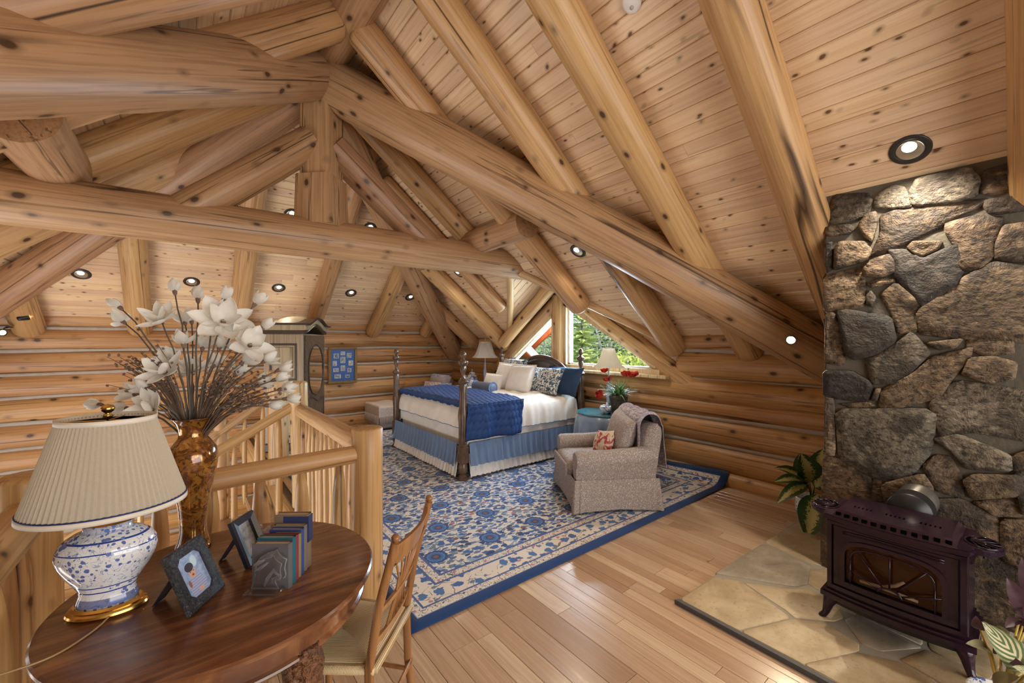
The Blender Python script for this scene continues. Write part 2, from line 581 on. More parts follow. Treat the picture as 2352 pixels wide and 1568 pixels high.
# ---------- right wall with the dormer window opening
SILL_Z = 1.115
b = MB()
b.box(XR + 0.20, XR + 0.30, -3.0, 8.1, -0.3, SILL_Z)
b.box(XR + 0.20, XR + 0.30, -3.0, 2.55, SILL_Z, 1.75)
b.box(XR + 0.20, XR + 0.30, 6.1, 8.1, SILL_Z, 1.75)
wall_right = tag(b.build('wall_right', M_BACKING), 'low log wall under the dormer window beside the bed', kind='structure')
CH_R = [-0.06, 0.11, 0.41, 0.70, 0.90, 1.115, 1.45, 1.66]
for k in range(len(CH_R) - 1):
    a, c = CH_R[k], CH_R[k + 1]
    h = c - a; R = h * (0.58 if h > 0.25 else 0.66); zc = (a + c) / 2
    segs = [(0.5, 7.95)]
    if k == 5: segs = [(0.5, 2.66), (6.0, 7.95)]
    if k == 6: segs = [(0.5, 2.80), (5.95, 7.95)]
    for (ya, yb_) in segs:
        p, q = (XR + R - (0.03 if k in (4,) else 0), ya, zc), (XR + R, yb_, zc)
        if k % 2: p, q = q, p
        log('wall_log', p, q, R * 1.03, M_WLOG, wall_right, r1=R * 0.95, seed=200 + k * 3 + int(ya), roll=rnd.uniform(0, 6), rough=0.035, bend=0.004, step=0.2, round_end=0.06)
    if 0 < k < 5 or k >= 5:
        hh = 0.012 if k == 4 else 0.022
        for (ya, yb_) in ([(0.5, 7.9)] if k < 5 else [(0.5, 2.5 if k == 5 else 2.7), (6.05, 7.9)]):
            chink_strip('chinking', (XR + 0.05, ya, a), (XR + 0.05, yb_, a), hh, wall_right, 40 + k, (-1, 0, 0))

b = MB(); b.box(-2.9, 5.1, -3.12, -3.02, -0.3, 4.6)  # added to keep sun and sky light out of the room
tag(b.build('added_wall_front', M_BACKING), 'unseen wall added behind the viewer to block sunlight', kind='structure')
b = MB(); b.box(-2.75, -2.65, -3.1, 8.1, -2.9, 1.75)  # added to close the left side against light from the sky
tag(b.build('added_wall_left', M_BACKING), 'unseen wall added beside the stair hall to shut out the sky', kind='structure')
# ---------- ceiling
b = MB()
T = 0.05
def deck(p, q, r, s):
    off = Vector((0, 0, T))
    b.add([Vector(c) + Vector((0, 0, 0.02)) for c in (p, q, r, s)] + [Vector(c) + off for c in (p, q, r, s)],
          [(0, 1, 2, 3), (7, 6, 5, 4), (0, 4, 5, 1), (1, 5, 6, 2), (2, 6, 7, 3), (3, 7, 4, 0)])
xk = 3.40
deck((RIDGE_X, -3, zr(RIDGE_X)), (xk, -3, zr(xk)), (xk, y_hip_r(xk), zr(xk)), (RIDGE_X, y_hip_r(RIDGE_X), zr(RIDGE_X)))
xe = 5.0
deck((xk, -3, zr(xk)), (xe, -3, zr(xe)), (xe, DR_Y - dorm_half(xe), zr(xe)), (xk, DR_Y, zr(xk)))
deck((xk, DR_Y, zr(xk)), (xe, DR_Y + dorm_half(xe), zr(xe)), (xe, y_hip_r(xe), zr(xe)), (xk, y_hip_r(xk), zr(xk)))
deck((RIDGE_X, -3, zl(RIDGE_X)), (RIDGE_X, y_hip_l(RIDGE_X), zl(RIDGE_X)), (-2.9, y_hip_l(-2.9), zl(-2.9)), (-2.9, -3, zl(-2.9)))
yk = y_hip_r(RIDGE_X)
deck((RIDGE_X, yk, zb(yk)), (xe, y_hip_r(xe), zb(y_hip_r(xe))), (-2.9, y_hip_l(-2.9), zb(y_hip_l(-2.9))), (RIDGE_X - 0.001, yk, zb(yk)))
for sgn in (-1, 1):
    deck((xk, DR_Y, DR_Z), (5.3, DR_Y, DR_Z), (5.3, DR_Y + sgn * dorm_half(5.3), zr(5.3)), (xk + 0.001, DR_Y, DR_Z))
ceiling = tag(b.build('ceiling', M_BACKING), 'vaulted plank ceiling hipped at the far end', kind='structure')

BW = 0.1155
def board(u0, u1, P, ends, axis):
    """plank between slope offsets u0..u1; P(u, n)->xyz without the along coordinate; ends(u)->(a0,a1)"""
    g = 0.0012; c = 0.0075; th = 0.018
    sec = [(u0 + g, th), (u0 + g, c), (u0 + g + c, 0.0), (u1 - g - c, 0.0), (u1 - g, c), (u1 - g, th)]
    pts = []
    for e in (0, 1):
        for (u, n) in sec:
            a = ends(u)[e]
            pts.append(P(u, n, a))
    n = len(sec)
    f = [tuple(range(n)), tuple(range(2 * n - 1, n - 1, -1))]
    for i in range(n):
        k = (i + 1) % n
        f.append((i, n + i, n + k, k))
    # local frame: z along the board
    p0 = Vector(pts[0]); d = (Vector(pts[n]) - p0)
    if d.length < 0.02: return
    M, _ = frame_z(p0, p0 + d)
    Mi = M.inverted()
    mk('ceiling_plank', [Mi @ Vector(q) for q in pts], f, M_BOARD, ceiling, M)
S = math.sqrt(1 + 0.64)
nR = Vector((0.8, 0, 1)).normalized(); nL = Vector((-0.8, 0, 1)).normalized()
def PR(u, n, a):
    x = RIDGE_X + u / S
    return Vector((x, a, zr(x))) + nR * n
def PL_(u, n, a):
    x = RIDGE_X - u / S
    return Vector((x, a, zl(x))) + nL * n
u = 0.0; k = 0
UMAX = (XR + 0.12 - RIDGE_X) * S
def xu(u): return RIDGE_X + u / S
while u < UMAX:
    u1 = u + BW
    xm = xu(u1)
    if xm <= xk + 0.01:
        hi = lambda q: min(y_hip_r(xu(q)), YB + 0.15)
        cut = -1.6 + rnd.uniform(0, 5.5)
        if cut > y_hip_r(xu(u)) - 0.4: cut = 1.0
        board(u, u1, PR, lambda q: (-1.6, cut - 0.0006), 1)
        board(u, u1, PR, lambda q: (cut + 0.0006, hi(q)), 1)
    else:
        board(u, u1, PR, lambda q: (-1.6, DR_Y - dorm_half(xu(q))), 1)
        board(u, u1, PR, lambda q: (DR_Y + dorm_half(xu(q)), min(y_hip_r(xu(q)), YB + 0.15)), 1)
    u = u1
u = 0.0
while u < (RIDGE_X + 1.9) * S:
    u1 = u + BW
    xl = lambda q: RIDGE_X - q / S
    board(u, u1, PL_, lambda q: (0.4, min(y_hip_l(xl(q)), YB + 0.15)), 1)
    u = u1
SB = math.sqrt(1 + 0.733 ** 2)
nB = Vector((0, 0.733, 1)).normalized()
def PB(u, n, a):
    y = YB + 0.12 - u / SB
    return Vector((a, y, zb(y))) + nB * n
def x_hip(y, side):
    z = zb(y)
    return min((5.27 - z) / 0.8, XR + 0.1) if side > 0 else (z - 3.59) / 0.8
u = 0.0
while u < (YB + 0.12 - yk) * SB - BW:
    u1 = u + BW
    yy = lambda q: YB + 0.12 - q / SB
    cut = rnd.uniform(-0.6, 2.6)
    lo, hi_ = x_hip(yy(u1), -1), x_hip(yy(u1), 1)
    if hi_ - lo < 2.6 or not (lo + 0.5 < cut < hi_ - 0.5):
        board(u, u1, PB, lambda q: (max(x_hip(yy(q), -1), -2.6), x_hip(yy(q), 1)), 0)
    else:
        board(u, u1, PB, lambda q: (max(x_hip(yy(q), -1), -2.6), cut), 0)
        board(u, u1, PB, lambda q: (cut + 0.0012, x_hip(yy(q), 1)), 0)
    u = u1
# dormer ceiling: planks run up the pitch
for sgn in (-1, 1):
    nd = Vector((0, sgn * DR_S, 1)).normalized()
    def PD(u, n, a, sgn=sgn, nd=nd):
        x = xk + 0.02 + u
        return Vector((x, DR_Y + sgn * a, DR_Z - DR_S * a)) + nd * n
    u = 0.0
    while u < 1.18:
        board(u, u + BW, PD, lambda q: (0.0, dorm_half(xk + 0.02 + q)), 2)
        u += BW

# ---------- log frame
def beam(name, p0, p1, r, label, cat='beam', mat=M_BEAM, group=None, seed=0, **kw):
    o = log(name, p0, p1, r, mat, seed=seed, **kw)
    return tag(o, label, cat, group)
KX, KY = RIDGE_X, 4.35
beam('tie_beam', (-2.3, KY, 2.545), (3.95, KY, 2.575), 0.19, 'long horizontal tie beam log crossing the whole room under the king post', seed=1, roll=2.0, n=30, rough=0.03)
beam('ridge_beam', (KX, -2.6, 4.26), (KX, 4.45, 4.30), 0.19, 'ridge log running overhead towards the viewer from the king post', seed=2, roll=1.0)
beam('hip_beam', (KX + 0.06, KY - 0.06, 4.07), (4.62, 0.98, 1.27), 0.23, 'massive diagonal log from king post down to the wall beside the stone chimney', seed=3, r1=0.215, roll=0.6, n=30, rough=0.03, round_end=0.08)
beam('hip_beam', (KX - 0.10, KY - 0.10, 4.06), (-2.1, 1.25, 1.50), 0.215, 'massive diagonal log from king post to the upper left edge of the picture', seed=4, roll=2.6, n=30, rough=0.03, round_end=0.08)
beam('hip_rafter', (KX + 0.12, KY + 0.15, 4.02), (4.55, YB - 0.02, 1.32), 0.165, 'hip log running down into the far corner behind the bed', 'rafter', seed=5, r1=0.185, n=26)
beam('hip_rafter', (KX - 0.12, KY + 0.15, 4.02), (-2.35, YB - 0.05, 1.45), 0.165, 'hip log descending to the left wall above the magnolia flowers', 'rafter', seed=6, r1=0.185, n=26)
beam('strut', (KX - 1.10, KY, 2.58), (KX - 0.10, KY, 3.48), 0.150, 'short diagonal strut left of the king post on the tie beam', 'strut', seed=7, n=26)
beam('strut', (KX + 1.24, KY, 2.58), (KX + 0.10, KY, 3.48), 0.150, 'short diagonal strut right of the king post on the tie beam', 'strut', seed=8, n=26)
beam('purlin', (KX - 1.78, 3.42, 2.83), (KX - 1.78, 6.1, 2.83), 0.185, 'stubby purlin log with sawn end resting on tie beam at left', 'purlin', seed=9, roll=1.2, n=26)
beam('purlin', (KX + 1.78, 3.33, 2.80), (KX + 1.78, 6.1, 2.80), 0.155, 'stubby purlin log with sawn end above the tie beam near the window', 'purlin', seed=10, roll=0.4, n=26)

# king post: squared shaft and a wider notched base block
kp = thing('king_post', 'squared king post standing on the tie beam where the logs meet', 'post', (KX, KY, 2.70))
def sq_post(h0, h1, hd, seed, taper=1.0):
    v = []; f = []
    rr = random.Random(seed)
    for j in range(7):
        z = h0 + (h1 - h0) * j / 6
        s = hd * (1 + (taper - 1) * j / 6)
        for k in range(4):
            a = k * PI / 2
            for da in (-0.10, 0.10):
                v.append((s * math.cos(a + da) * (1 + rr.uniform(-.012, .012)), s * math.sin(a + da) * (1 + rr.uniform(-.012, .012)), z))
    for j in range(6):
        for i in range(8):
            e = (i + 1) % 8
            f.append((j * 8 + i, j * 8 + e, (j + 1) * 8 + e, (j + 1) * 8 + i))
    f.append(tuple(range(7, -1, -1))); f.append(tuple(48 + i for i in range(8)))
    return v, f
v, f = sq_post(0.40, 1.50, 0.195, 3)
o = mk('shaft', v, f, M_BEAM, kp); shade_auto(o.data, 30)
v, f = sq_post(-0.03, 0.44, 0.245, 4, 0.96)
o = mk('base_block', v, f, M_BEAM, kp); shade_auto(o.data, 30)

# common rafters of the right slope
def raft(y, x0, x1, r, label, seed, side=1, end_round=0.04, dz=0.0, mat=M_RAFT, group='common log rafters'):
    off = (r * 0.80) * S
    fz = zr if side > 0 else zl
    p0 = (x0, y, fz(x0) - off + dz); p1 = (x1, y, fz(x1) - off + dz)
    return beam('rafter', p0, p1, r, label, 'rafter', mat, group, seed=seed, roll=seed * 1.3, round_end=end_round)
raft(-0.05, 1.15, 4.5, 0.145, 'log rafter at the right edge of the picture beyond the large ceiling light', 21)
raft(0.99, 1.15, 4.5, 0.135, 'thick log rafter running down to the top of the stone chimney', 22)
raft(1.85, 1.15, 4.62, 0.14, 'cracked log rafter second from the chimney on the right slope', 23)
raft(2.66, 1.15, 4.60, 0.135, 'pale log rafter third from the chimney landing beside the window', 24)
raft(3.56, 1.15, 3.93, 0.14, 'log rafter ending above the window centre post', 25)
raft(4.47, 1.30, 3.30, 0.135, 'log rafter directly behind the king post on the window side', 26)
raft(5.15, 1.95, 3.86, 0.11, 'short log rafter cut off at the left side of the dormer', 27)
raft(5.95, 2.65, 4.58, 0.135, 'log rafter landing left of the dormer window above the bedside lamp', 28)
raft(6.95, 3.60, 4.60, 0.125, 'short jack rafter beside the corner hip log', 29)
# left slope
raft(2.70, -2.0, 0.95, 0.16, 'log rafter in the extreme upper left corner', 31, side=-1)
raft(3.60, -2.0, 0.95, 0.165, 'log rafter at upper left meeting the ridge log', 32, side=-1, dz=0.05)
raft(4.50, -2.0, 0.85, 0.165, 'log rafter above the tie beam left of the king post', 33, side=-1)
raft(5.40, -2.3, 0.15, 0.16, 'log rafter glimpsed under the tie beam at far left', 34, side=-1)
# back slope rafters (constant x)
for i, (xx, ytop, r, lab) in enumerate([(-1.55, 6.9, 0.15, 'stub of log rafter lit by spotlight at far left of back slope'),
                          (-0.50, 5.85, 0.135, 'log rafter on the back slope directly above the magnolia vase'),
                          (0.63, 4.75, 0.135, 'log rafter on the back slope above the left of the armoire'),
                          (1.72, 4.9, 0.13, 'log rafter on the back slope meeting the top of the armoire'),
                          (2.80, 6.15, 0.13, 'log rafter on the back slope above the framed picture'),
                          (3.90, 7.15, 0.13, 'short jack rafter lit by spotlight beside the corner hip log')]):
    off = r * 0.8 * SB
    y1 = YB + 0.02
    beam('rafter', (xx, ytop, zb(ytop) - off), (xx, y1, zb(y1) - off - 0.02), r, lab, 'rafter', M_RAFT, 'common log rafters', seed=41 + i, roll=i * 1.1, round_end=0.04)

# ---------- dormer: gable logs, valley poles, centre post, window
for sgn, nm in ((-1, 'slanting log framing the right side of the triangular window'), (1, 'slanting log framing the left side of the triangular window')):
    beam('gable_log', (4.57, DR_Y + 0.06 + sgn * 0.02, 2.30), (4.66, DR_Y + 0.06 + sgn * 1.92, 2.30 - 0.665 * 1.92), 0.120, nm, 'log', M_RAFT, seed=61 + sgn, roll=1.0 + sgn, r1=0.13)
beam('gable_log', (4.24, DR_Y + 0.05, 2.40), (4.36, DR_Y + 1.42, 2.40 - 0.62 * 1.42), 0.095, 'inner slanting log under the left dormer ceiling', 'log', M_RAFT, seed=64)
for sgn, nm in ((-1, 'thin half-round pole along the right valley of the dormer'), (1, 'thin half-round pole along the left valley of the dormer')):
    xb = 4.52
    beam('valley_pole', (xk + 0.05, DR_Y + sgn * dorm_half(xk + 0.05), zr(xk + 0.05) - 0.02), (xb, DR_Y + sgn * dorm_half(xb), zr(xb) - 0.03), 0.052, nm, 'pole', M_RAIL, seed=66 + sgn, n=14)
beam('window_post', (4.56, 4.59, 1.10), (4.56, 4.59, 2.26), 0.115, 'upright peeled log post between the two window panes', 'post', M_RAIL, seed=70)

M_FRAME = wood_log('window_frame_pine', (0.80, 0.62, 0.38), (0.72, 0.52, 0.29), (0.55, 0.36, 0.17), knot_scale=7, crack_on=False)
def glass_mat(name, tint=(1, 1, 1), rough=0.0):
    t = NT(name)
    tr = t.n('BsdfTransparent', {'Color': tint})
    gl = t.n('BsdfGlossy', {'Roughness': rough})
    fr = t.n('LayerWeight', {'Blend': 0.12})
    mx = t.n('MixShader', {0: t.math('MULTIPLY', fr.outputs['Fresnel'], 0.55), 1: tr.outputs[0], 2: gl.outputs[0]})
    t.t.links.new(mx.outputs[0], t.o.inputs[0])
    return t.m
M_PANE = glass_mat('window_glass', (0.97, 0.99, 0.98))
def bar(mb, p0, p1, w, xa, xb):
    p0 = Vector(p0); p1 = Vector(p1); d = (p1 - p0).normalized()
    n = Vector((0, -d.z, d.y)) * w / 2
    q = [p0 + n, p1 + n, p1 - n, p0 - n]
    mb.add([(xa, a.y, a.z) for a in q] + [(xb, a.y, a.z) for a in q], [(0, 1, 2, 3), (7, 6, 5, 4), (0, 4, 5, 1), (1, 5, 6, 2), (2, 6, 7, 3), (3, 7, 4, 0)])
mb = MB()
for sgn in (-1, 1):
    P5 = [(DR_Y + 0.06, 2.24), (DR_Y + 0.06 + sgn * 2.0, 2.24 - 0.665 * 2.0), (DR_Y + sgn * 2.0, DR_Z + 0.06 - DR_S * 2.0), (DR_Y, DR_Z + 0.06)]
    mb.add([(4.64, a, c) for a, c in P5] + [(4.70, a, c) for a, c in P5], [(0, 1, 2, 3), (7, 6, 5, 4), (0, 4, 5, 1), (1, 5, 6, 2), (2, 6, 7, 3), (3, 7, 4, 0)])
mb.build('gable_infill', M_BOARD, wall_right)
zs0 = 1.155
for wi, sgn in ((1, -1), (2, 1)):
    y_in = 4.47 if sgn < 0 else 4.70
    ya = y_in; yb2 = DR_Y + sgn * 1.40
    zt = 2.20 - 0.66 * abs(ya - DR_Y)
    zbm = 2.20 - 0.66 * 1.40
    mb = MB()
    bar(mb, (0, ya, zs0), (0, yb2 + sgn * 0.1, zs0), 0.10, XR - 0.02, XR + 0.14)
    bar(mb, (0, ya + sgn * -0.03, zs0), (0, ya + sgn * -0.03, zt + 0.12), 0.15, XR - 0.02, XR + 0.14)
    bar(mb, (0, ya, zt + 0.03), (0, yb2 + sgn * 0.06, zbm - 0.02), 0.09, XR - 0.02, XR + 0.14)
    wn = tag(mb.build('window_%d' % wi, M_FRAME), 'triangular dormer window pane looking onto trees' if wi == 1 else 'triangular dormer window pane showing the red soffit', kind='structure')
    mb = MB()
    bar(mb, (0, ya + sgn * 0.05, zs0 + 0.06), (0, yb2 + sgn * 0.02, zs0 + 0.06), 0.03, XR + 0.03, XR + 0.09)
    bar(mb, (0, ya + sgn * 0.06, zs0 + 0.05), (0, ya + sgn * 0.06, zt - 0.04), 0.03, XR + 0.03, XR + 0.09)
    bar(mb, (0, ya + sgn * 0.05, zt - 0.035), (0, yb2, zbm - 0.055), 0.03, XR + 0.03, XR + 0.09)
    mb.build('sash', M_WHITE, wn)
    mk('pane', [(XR + 0.06, ya + sgn * 0.05, zs0 + 0.05), (XR + 0.06, yb2, zs0 + 0.05), (XR + 0.06, ya + sgn * 0.05, zt - 0.02),
                (XR + 0.066, ya + sgn * 0.05, zs0 + 0.05), (XR + 0.066, yb2, zs0 + 0.05), (XR + 0.066, ya + sgn * 0.05, zt - 0.02)],
       [(0, 1, 2), (5, 4, 3), (0, 3, 4, 1), (1, 4, 5, 2), (2, 5, 3, 0)], M_PANE, wn)
mb = MB(); mb.box(XR - 0.10, XR + 0.22, 2.72, 6.0, SILL_Z - 0.015, SILL_Z + 0.03, 0.008)
tag(mb.build('trim_1', M_FRAME), 'pine window sill board under the dormer window', kind='structure')

# ---------- stone chimney
M_MORTAR = simple('mortar', (0.125, 0.108, 0.082), 0.9, (45, 0.6, 0.008))
def stone_mat(name, cols, seed, sc=1.0):
    t = NT(name)
    c = t.rnd_off(t.coord())
    n1 = t.noise(c, 7 * sc, 5, 0.65, 0.6)
    n2 = t.noise(t.map(c, (1, 1, 1.6)), 26 * sc, 4, 0.7)
    n3 = t.noise(c, 3.2 * sc, 3, 0.6, 1.0)
    col = t.ramp(n1, [(0.30, cols[0]), (0.46, cols[1]), (0.60, cols[2]), (0.75, cols[3])])
    col = t.mix(t.ramp(n2, [(0.50, 0.0), (0.60, 0.85)]), col, tuple(x * 0.45 for x in cols[0]))
    col = t.mix(t.ramp(n2, [(0.32, 0.8), (0.43, 0.0)]), col, tuple(min(1, x * 1.35) for x in cols[3]))
    col = t.mix(t.ramp(n3, [(0.52, 0.0), (0.58, 0.8)]), col, (0.065, 0.046, 0.032))
    v = t.math('ADD', t.math('MULTIPLY', t.rand(), 0.3), 0.38)
    col = t.n('HueSaturation', {'Color': col, 'Value': v}).outputs[0]
    h = t.math('ADD', t.math('MULTIPLY', n1, 1.0), t.math('MULTIPLY', n2, 0.45))
    return t.bsdf(col, 0.72, t.bump(h, 0.9, 0.03))
M_ST = [stone_mat('stone_tan', [(0.12, 0.075, 0.045), (0.26, 0.175, 0.10), (0.36, 0.25, 0.15), (0.48, 0.34, 0.20)], 1),
        stone_mat('stone_grey', [(0.12, 0.098, 0.068), (0.23, 0.185, 0.13), (0.32, 0.26, 0.185), (0.42, 0.35, 0.25)], 2),
        stone_mat('stone_brown', [(0.075, 0.045, 0.026), (0.17, 0.105, 0.06), (0.27, 0.175, 0.10), (0.40, 0.27, 0.15)], 3),
        stone_mat('stone_dark', [(0.045, 0.038, 0.034), (0.07, 0.060, 0.052), (0.10, 0.085, 0.072), (0.17, 0.13, 0.095)], 4)]
STONES=[
[(0.838,2.526),(0.679,2.494),(0.653,2.44),(0.688,2.358),(0.762,2.34),(0.858,2.35),(0.853,2.452)],
[(0.631,2.395),(0.618,2.465),(0.542,2.505),(0.494,2.474),(0.466,2.364),(0.502,2.356)],
[(0.458,2.383),(0.462,2.443),(0.431,2.509),(0.237,2.502),(0.204,2.434),(0.217,2.354),(0.292,2.339),(0.439,2.357)],
[(0.184,2.364),(0.187,2.449),(0.171,2.478),(0.051,2.49),(0.06,2.409),(0.084,2.35),(0.146,2.344)],
[(0.174,2.278),(0.168,2.316),(0.04,2.305),(0.025,2.231),(0.121,2.231),(0.158,2.245)],
[(0.711,2.299),(0.67,2.353),(0.626,2.36),(0.618,2.301),(0.644,2.187),(0.679,2.223)],
[(0.64,2.101),(0.584,2.237),(0.592,2.329),(0.502,2.351),(0.197,2.319),(0.21,2.278),(0.313,2.242),(0.356,2.2),(0.567,2.111)],
[(0.883,2.288),(0.878,2.324),(0.762,2.316),(0.738,2.282),(0.762,2.257),(0.858,2.259)],
[(0.824,2.18),(0.8,2.205),(0.679,2.183),(0.657,2.127),(0.67,2.072),(0.762,2.051),(0.829,2.036)],
[(0.883,2.215),(0.848,2.208),(0.853,2.04),(0.883,2.026)],
[(0.317,2.171),(0.313,2.216),(0.21,2.228),(0.118,2.202),(0.121,2.13),(0.146,2.019),(0.184,1.967),(0.251,1.956),(0.271,2.01),(0.278,2.082)],
[(0.133,2.075),(0.108,2.156),(0.04,2.156),(0.013,1.96),(0.136,1.994)],
[(0.478,2.118),(0.454,2.146),(0.342,2.124),(0.356,2.085),(0.416,2.054),(0.454,2.076)],
[(0.555,2.104),(0.486,2.097),(0.416,2.032),(0.335,2.071),(0.292,2.084),(0.261,1.958),(0.292,1.881),(0.349,1.825),(0.416,1.778),(0.454,1.823),(0.526,1.951),(0.53,2.039)],
[(0.679,2.016),(0.635,2.066),(0.567,2.084),(0.546,2.042),(0.542,1.975),(0.601,1.954),(0.679,1.97)],
[(0.888,1.984),(0.706,2.02),(0.688,1.959),(0.688,1.786),(0.762,1.774),(0.888,1.763)],
[(0.666,1.922),(0.601,1.943),(0.542,1.931),(0.542,1.914),(0.635,1.89)],
[(0.67,1.842),(0.648,1.869),(0.626,1.827),(0.64,1.771),(0.67,1.791)],
[(0.601,1.836),(0.526,1.896),(0.454,1.802),(0.431,1.757),(0.462,1.706),(0.439,1.624),(0.518,1.61),(0.55,1.71)],
[(0.412,1.608),(0.42,1.735),(0.292,1.865),(0.158,1.963),(0.013,1.905),(0.013,1.563),(0.278,1.585)],
[(0.809,1.735),(0.762,1.744),(0.567,1.694),(0.542,1.555),(0.635,1.476),(0.725,1.445),(0.771,1.473)],
[(0.883,1.727),(0.838,1.724),(0.814,1.651),(0.785,1.449),(0.8,1.406),(0.888,1.421)],
[(0.67,1.429),(0.534,1.528),(0.47,1.593),(0.393,1.481),(0.454,1.388),(0.518,1.308),(0.635,1.294)],
[(0.393,1.544),(0.257,1.565),(0.285,1.514),(0.349,1.503)],
[(0.234,1.555),(0.184,1.569),(0.084,1.554),(0.081,1.488),(0.178,1.476),(0.234,1.515)],
[(0.378,1.45),(0.237,1.5),(0.244,1.444),(0.313,1.319),(0.349,1.233),(0.502,1.163),(0.592,1.151),(0.584,1.253),(0.454,1.356)],
[(0.251,1.364),(0.224,1.455),(0.146,1.467),(0.069,1.437),(0.078,1.356),(0.158,1.331)],
[(0.375,1.178),(0.278,1.316),(0.013,1.277),(0.013,1.037),(0.21,1.059),(0.327,1.011),(0.356,1.097)],
[(0.888,1.342),(0.743,1.35),(0.661,1.292),(0.648,1.259),(0.67,1.182),(0.725,1.17),(0.883,1.177)],
[(0.644,1.179),(0.622,1.255),(0.601,1.252),(0.618,1.182)],
[(0.814,1.136),(0.67,1.165),(0.635,1.146),(0.725,1.112)],
[(0.888,1.152),(0.838,1.152),(0.833,0.809),(0.888,0.798)],
[(0.804,1.083),(0.423,1.134),(0.377,1.103),(0.395,0.909),(0.488,0.733),(0.649,0.719),(0.793,0.798)],
[(0.888,0.763),(0.793,0.76),(0.654,0.676),(0.66,0.537),(0.9,0.464)],
[(0.637,0.681),(0.597,0.672),(0.583,0.56),(0.645,0.541)],
[(0.587,0.664),(0.417,0.767),(0.377,0.693),(0.395,0.592),(0.567,0.538)],
[(0.41,0.817),(0.356,0.887),(0.304,0.889),(0.254,0.771),(0.259,0.68),(0.361,0.698)],
[(0.361,0.979),(0.265,1.024),(0.095,0.951),(0.091,0.876),(0.241,0.847),(0.291,0.929)],
[(0.247,0.773),(0.21,0.819),(0.052,0.852),(0.058,0.749),(0.217,0.683)],
[(0.217,0.666),(0.058,0.731),(0.05,0.64),(0.136,0.617)],
[(0.361,0.627),(0.254,0.66),(0.13,0.593),(0.124,0.444),(0.274,0.41),(0.359,0.502)],
[(0.112,0.599),(0.001,0.626),(-0.012,0.366),(0.116,0.401)],
[(0.274,0.38),(0.124,0.41),(-0.026,0.328),(-0.039,-0.059),(0.116,-0.107),(0.257,0.052)],
[(0.9,0.419),(0.671,0.492),(0.649,0.154),(0.9,0.02)],
[(0.628,0.492),(0.377,0.559),(0.359,0.175),(0.628,0.081)],
[(0.527,0.06),(0.282,0.161),(0.265,-0.026),(0.488,-0.118)],
[(0.888,-0.01),(0.547,0.091),(0.547,-0.069),(0.875,-0.102)],
[(0.072,0.863),(-0.065,0.951),(-0.078,0.761),(0.04,0.657)],
[(0.359,0.477),(0.291,0.379),(0.291,0.182),(0.345,0.169)],
[(0.072,0.954),(-0.078,1.062),(-0.078,0.976),(0.072,0.874)],
]
FLAGS=[
[(3.459,1.274),(4.069,1.236),(4.091,1.061),(3.431,0.853),(3.394,0.964)],
[(2.746,1.305),(3.402,1.27),(3.347,0.96),(3.067,0.897),(2.979,0.931),(2.82,1.173)],
[(3.262,0.935),(3.372,0.874),(3.041,0.764),(3.052,0.841),(3.079,0.887)],
[(2.284,1.3),(2.679,1.284),(2.764,1.169),(2.618,0.85),(2.291,0.981)],
[(2.774,1.139),(2.939,0.919),(3.005,0.878),(2.983,0.75),(2.852,0.665),(2.776,0.69),(2.646,0.827),(2.676,0.876)],
[(2.289,0.956),(2.616,0.825),(2.71,0.717),(2.659,0.561),(2.602,0.549),(2.27,0.683),(2.24,0.7)],
[(2.253,0.672),(2.586,0.533),(2.66,0.408),(2.644,0.297),(2.512,0.187),(2.221,0.518)],
[(2.832,0.646),(2.966,0.611),(2.9,0.509),(2.879,0.358),(2.697,0.474),(2.678,0.545)],
[(2.686,0.401),(2.874,0.334),(2.866,0.183),(2.618,0.104),(2.65,0.246)],
[(3.374,0.822),(3.289,0.654),(3.325,0.44),(2.911,0.362),(2.934,0.515),(2.941,0.686)],
[(3.348,0.403),(3.483,0.222),(3.255,0.076),(2.847,0.137),(2.902,0.326)],
[(4.061,1.01),(4.458,0.929),(3.949,0.823),(3.527,0.859)],
]
CHX, CHY = 3.40, 0.885
chim = thing('stone_chimney', 'floor to ceiling fieldstone chimney with grey mortar joints', 'chimney', (CHX, 0, 0))
mb = MB()
mb.add([(0.02, -1.3, 0), (0.02, CHY, 0), (0.02, CHY, zr(CHX) + 0.05), (0.02, -1.3, zr(CHX) + 0.05),
        (1.2, -1.3, 0), (1.2, CHY, 0), (1.2, CHY, zr(CHX + 1.2) + 0.03), (1.2, -1.3, zr(CHX + 1.2) + 0.03)],
       [(0, 1, 2, 3), (7, 6, 5, 4), (1, 5, 6, 2), (0, 3, 7, 4), (3, 2, 6, 7), (0, 4, 5, 1)])
mb.build('mortar_core', M_MORTAR, chim)
def round_poly(P, it=2, k=0.22):
    for _ in range(it):
        Q = []
        n = len(P)
        for i in range(n):
            a = P[i]; c = P[(i + 1) % n]
            Q.append((a[0] + (c[0] - a[0]) * k, a[1] + (c[1] - a[1]) * k))
            Q.append((a[0] + (c[0] - a[0]) * (1 - k), a[1] + (c[1] - a[1]) * (1 - k)))
        P = Q
    return P
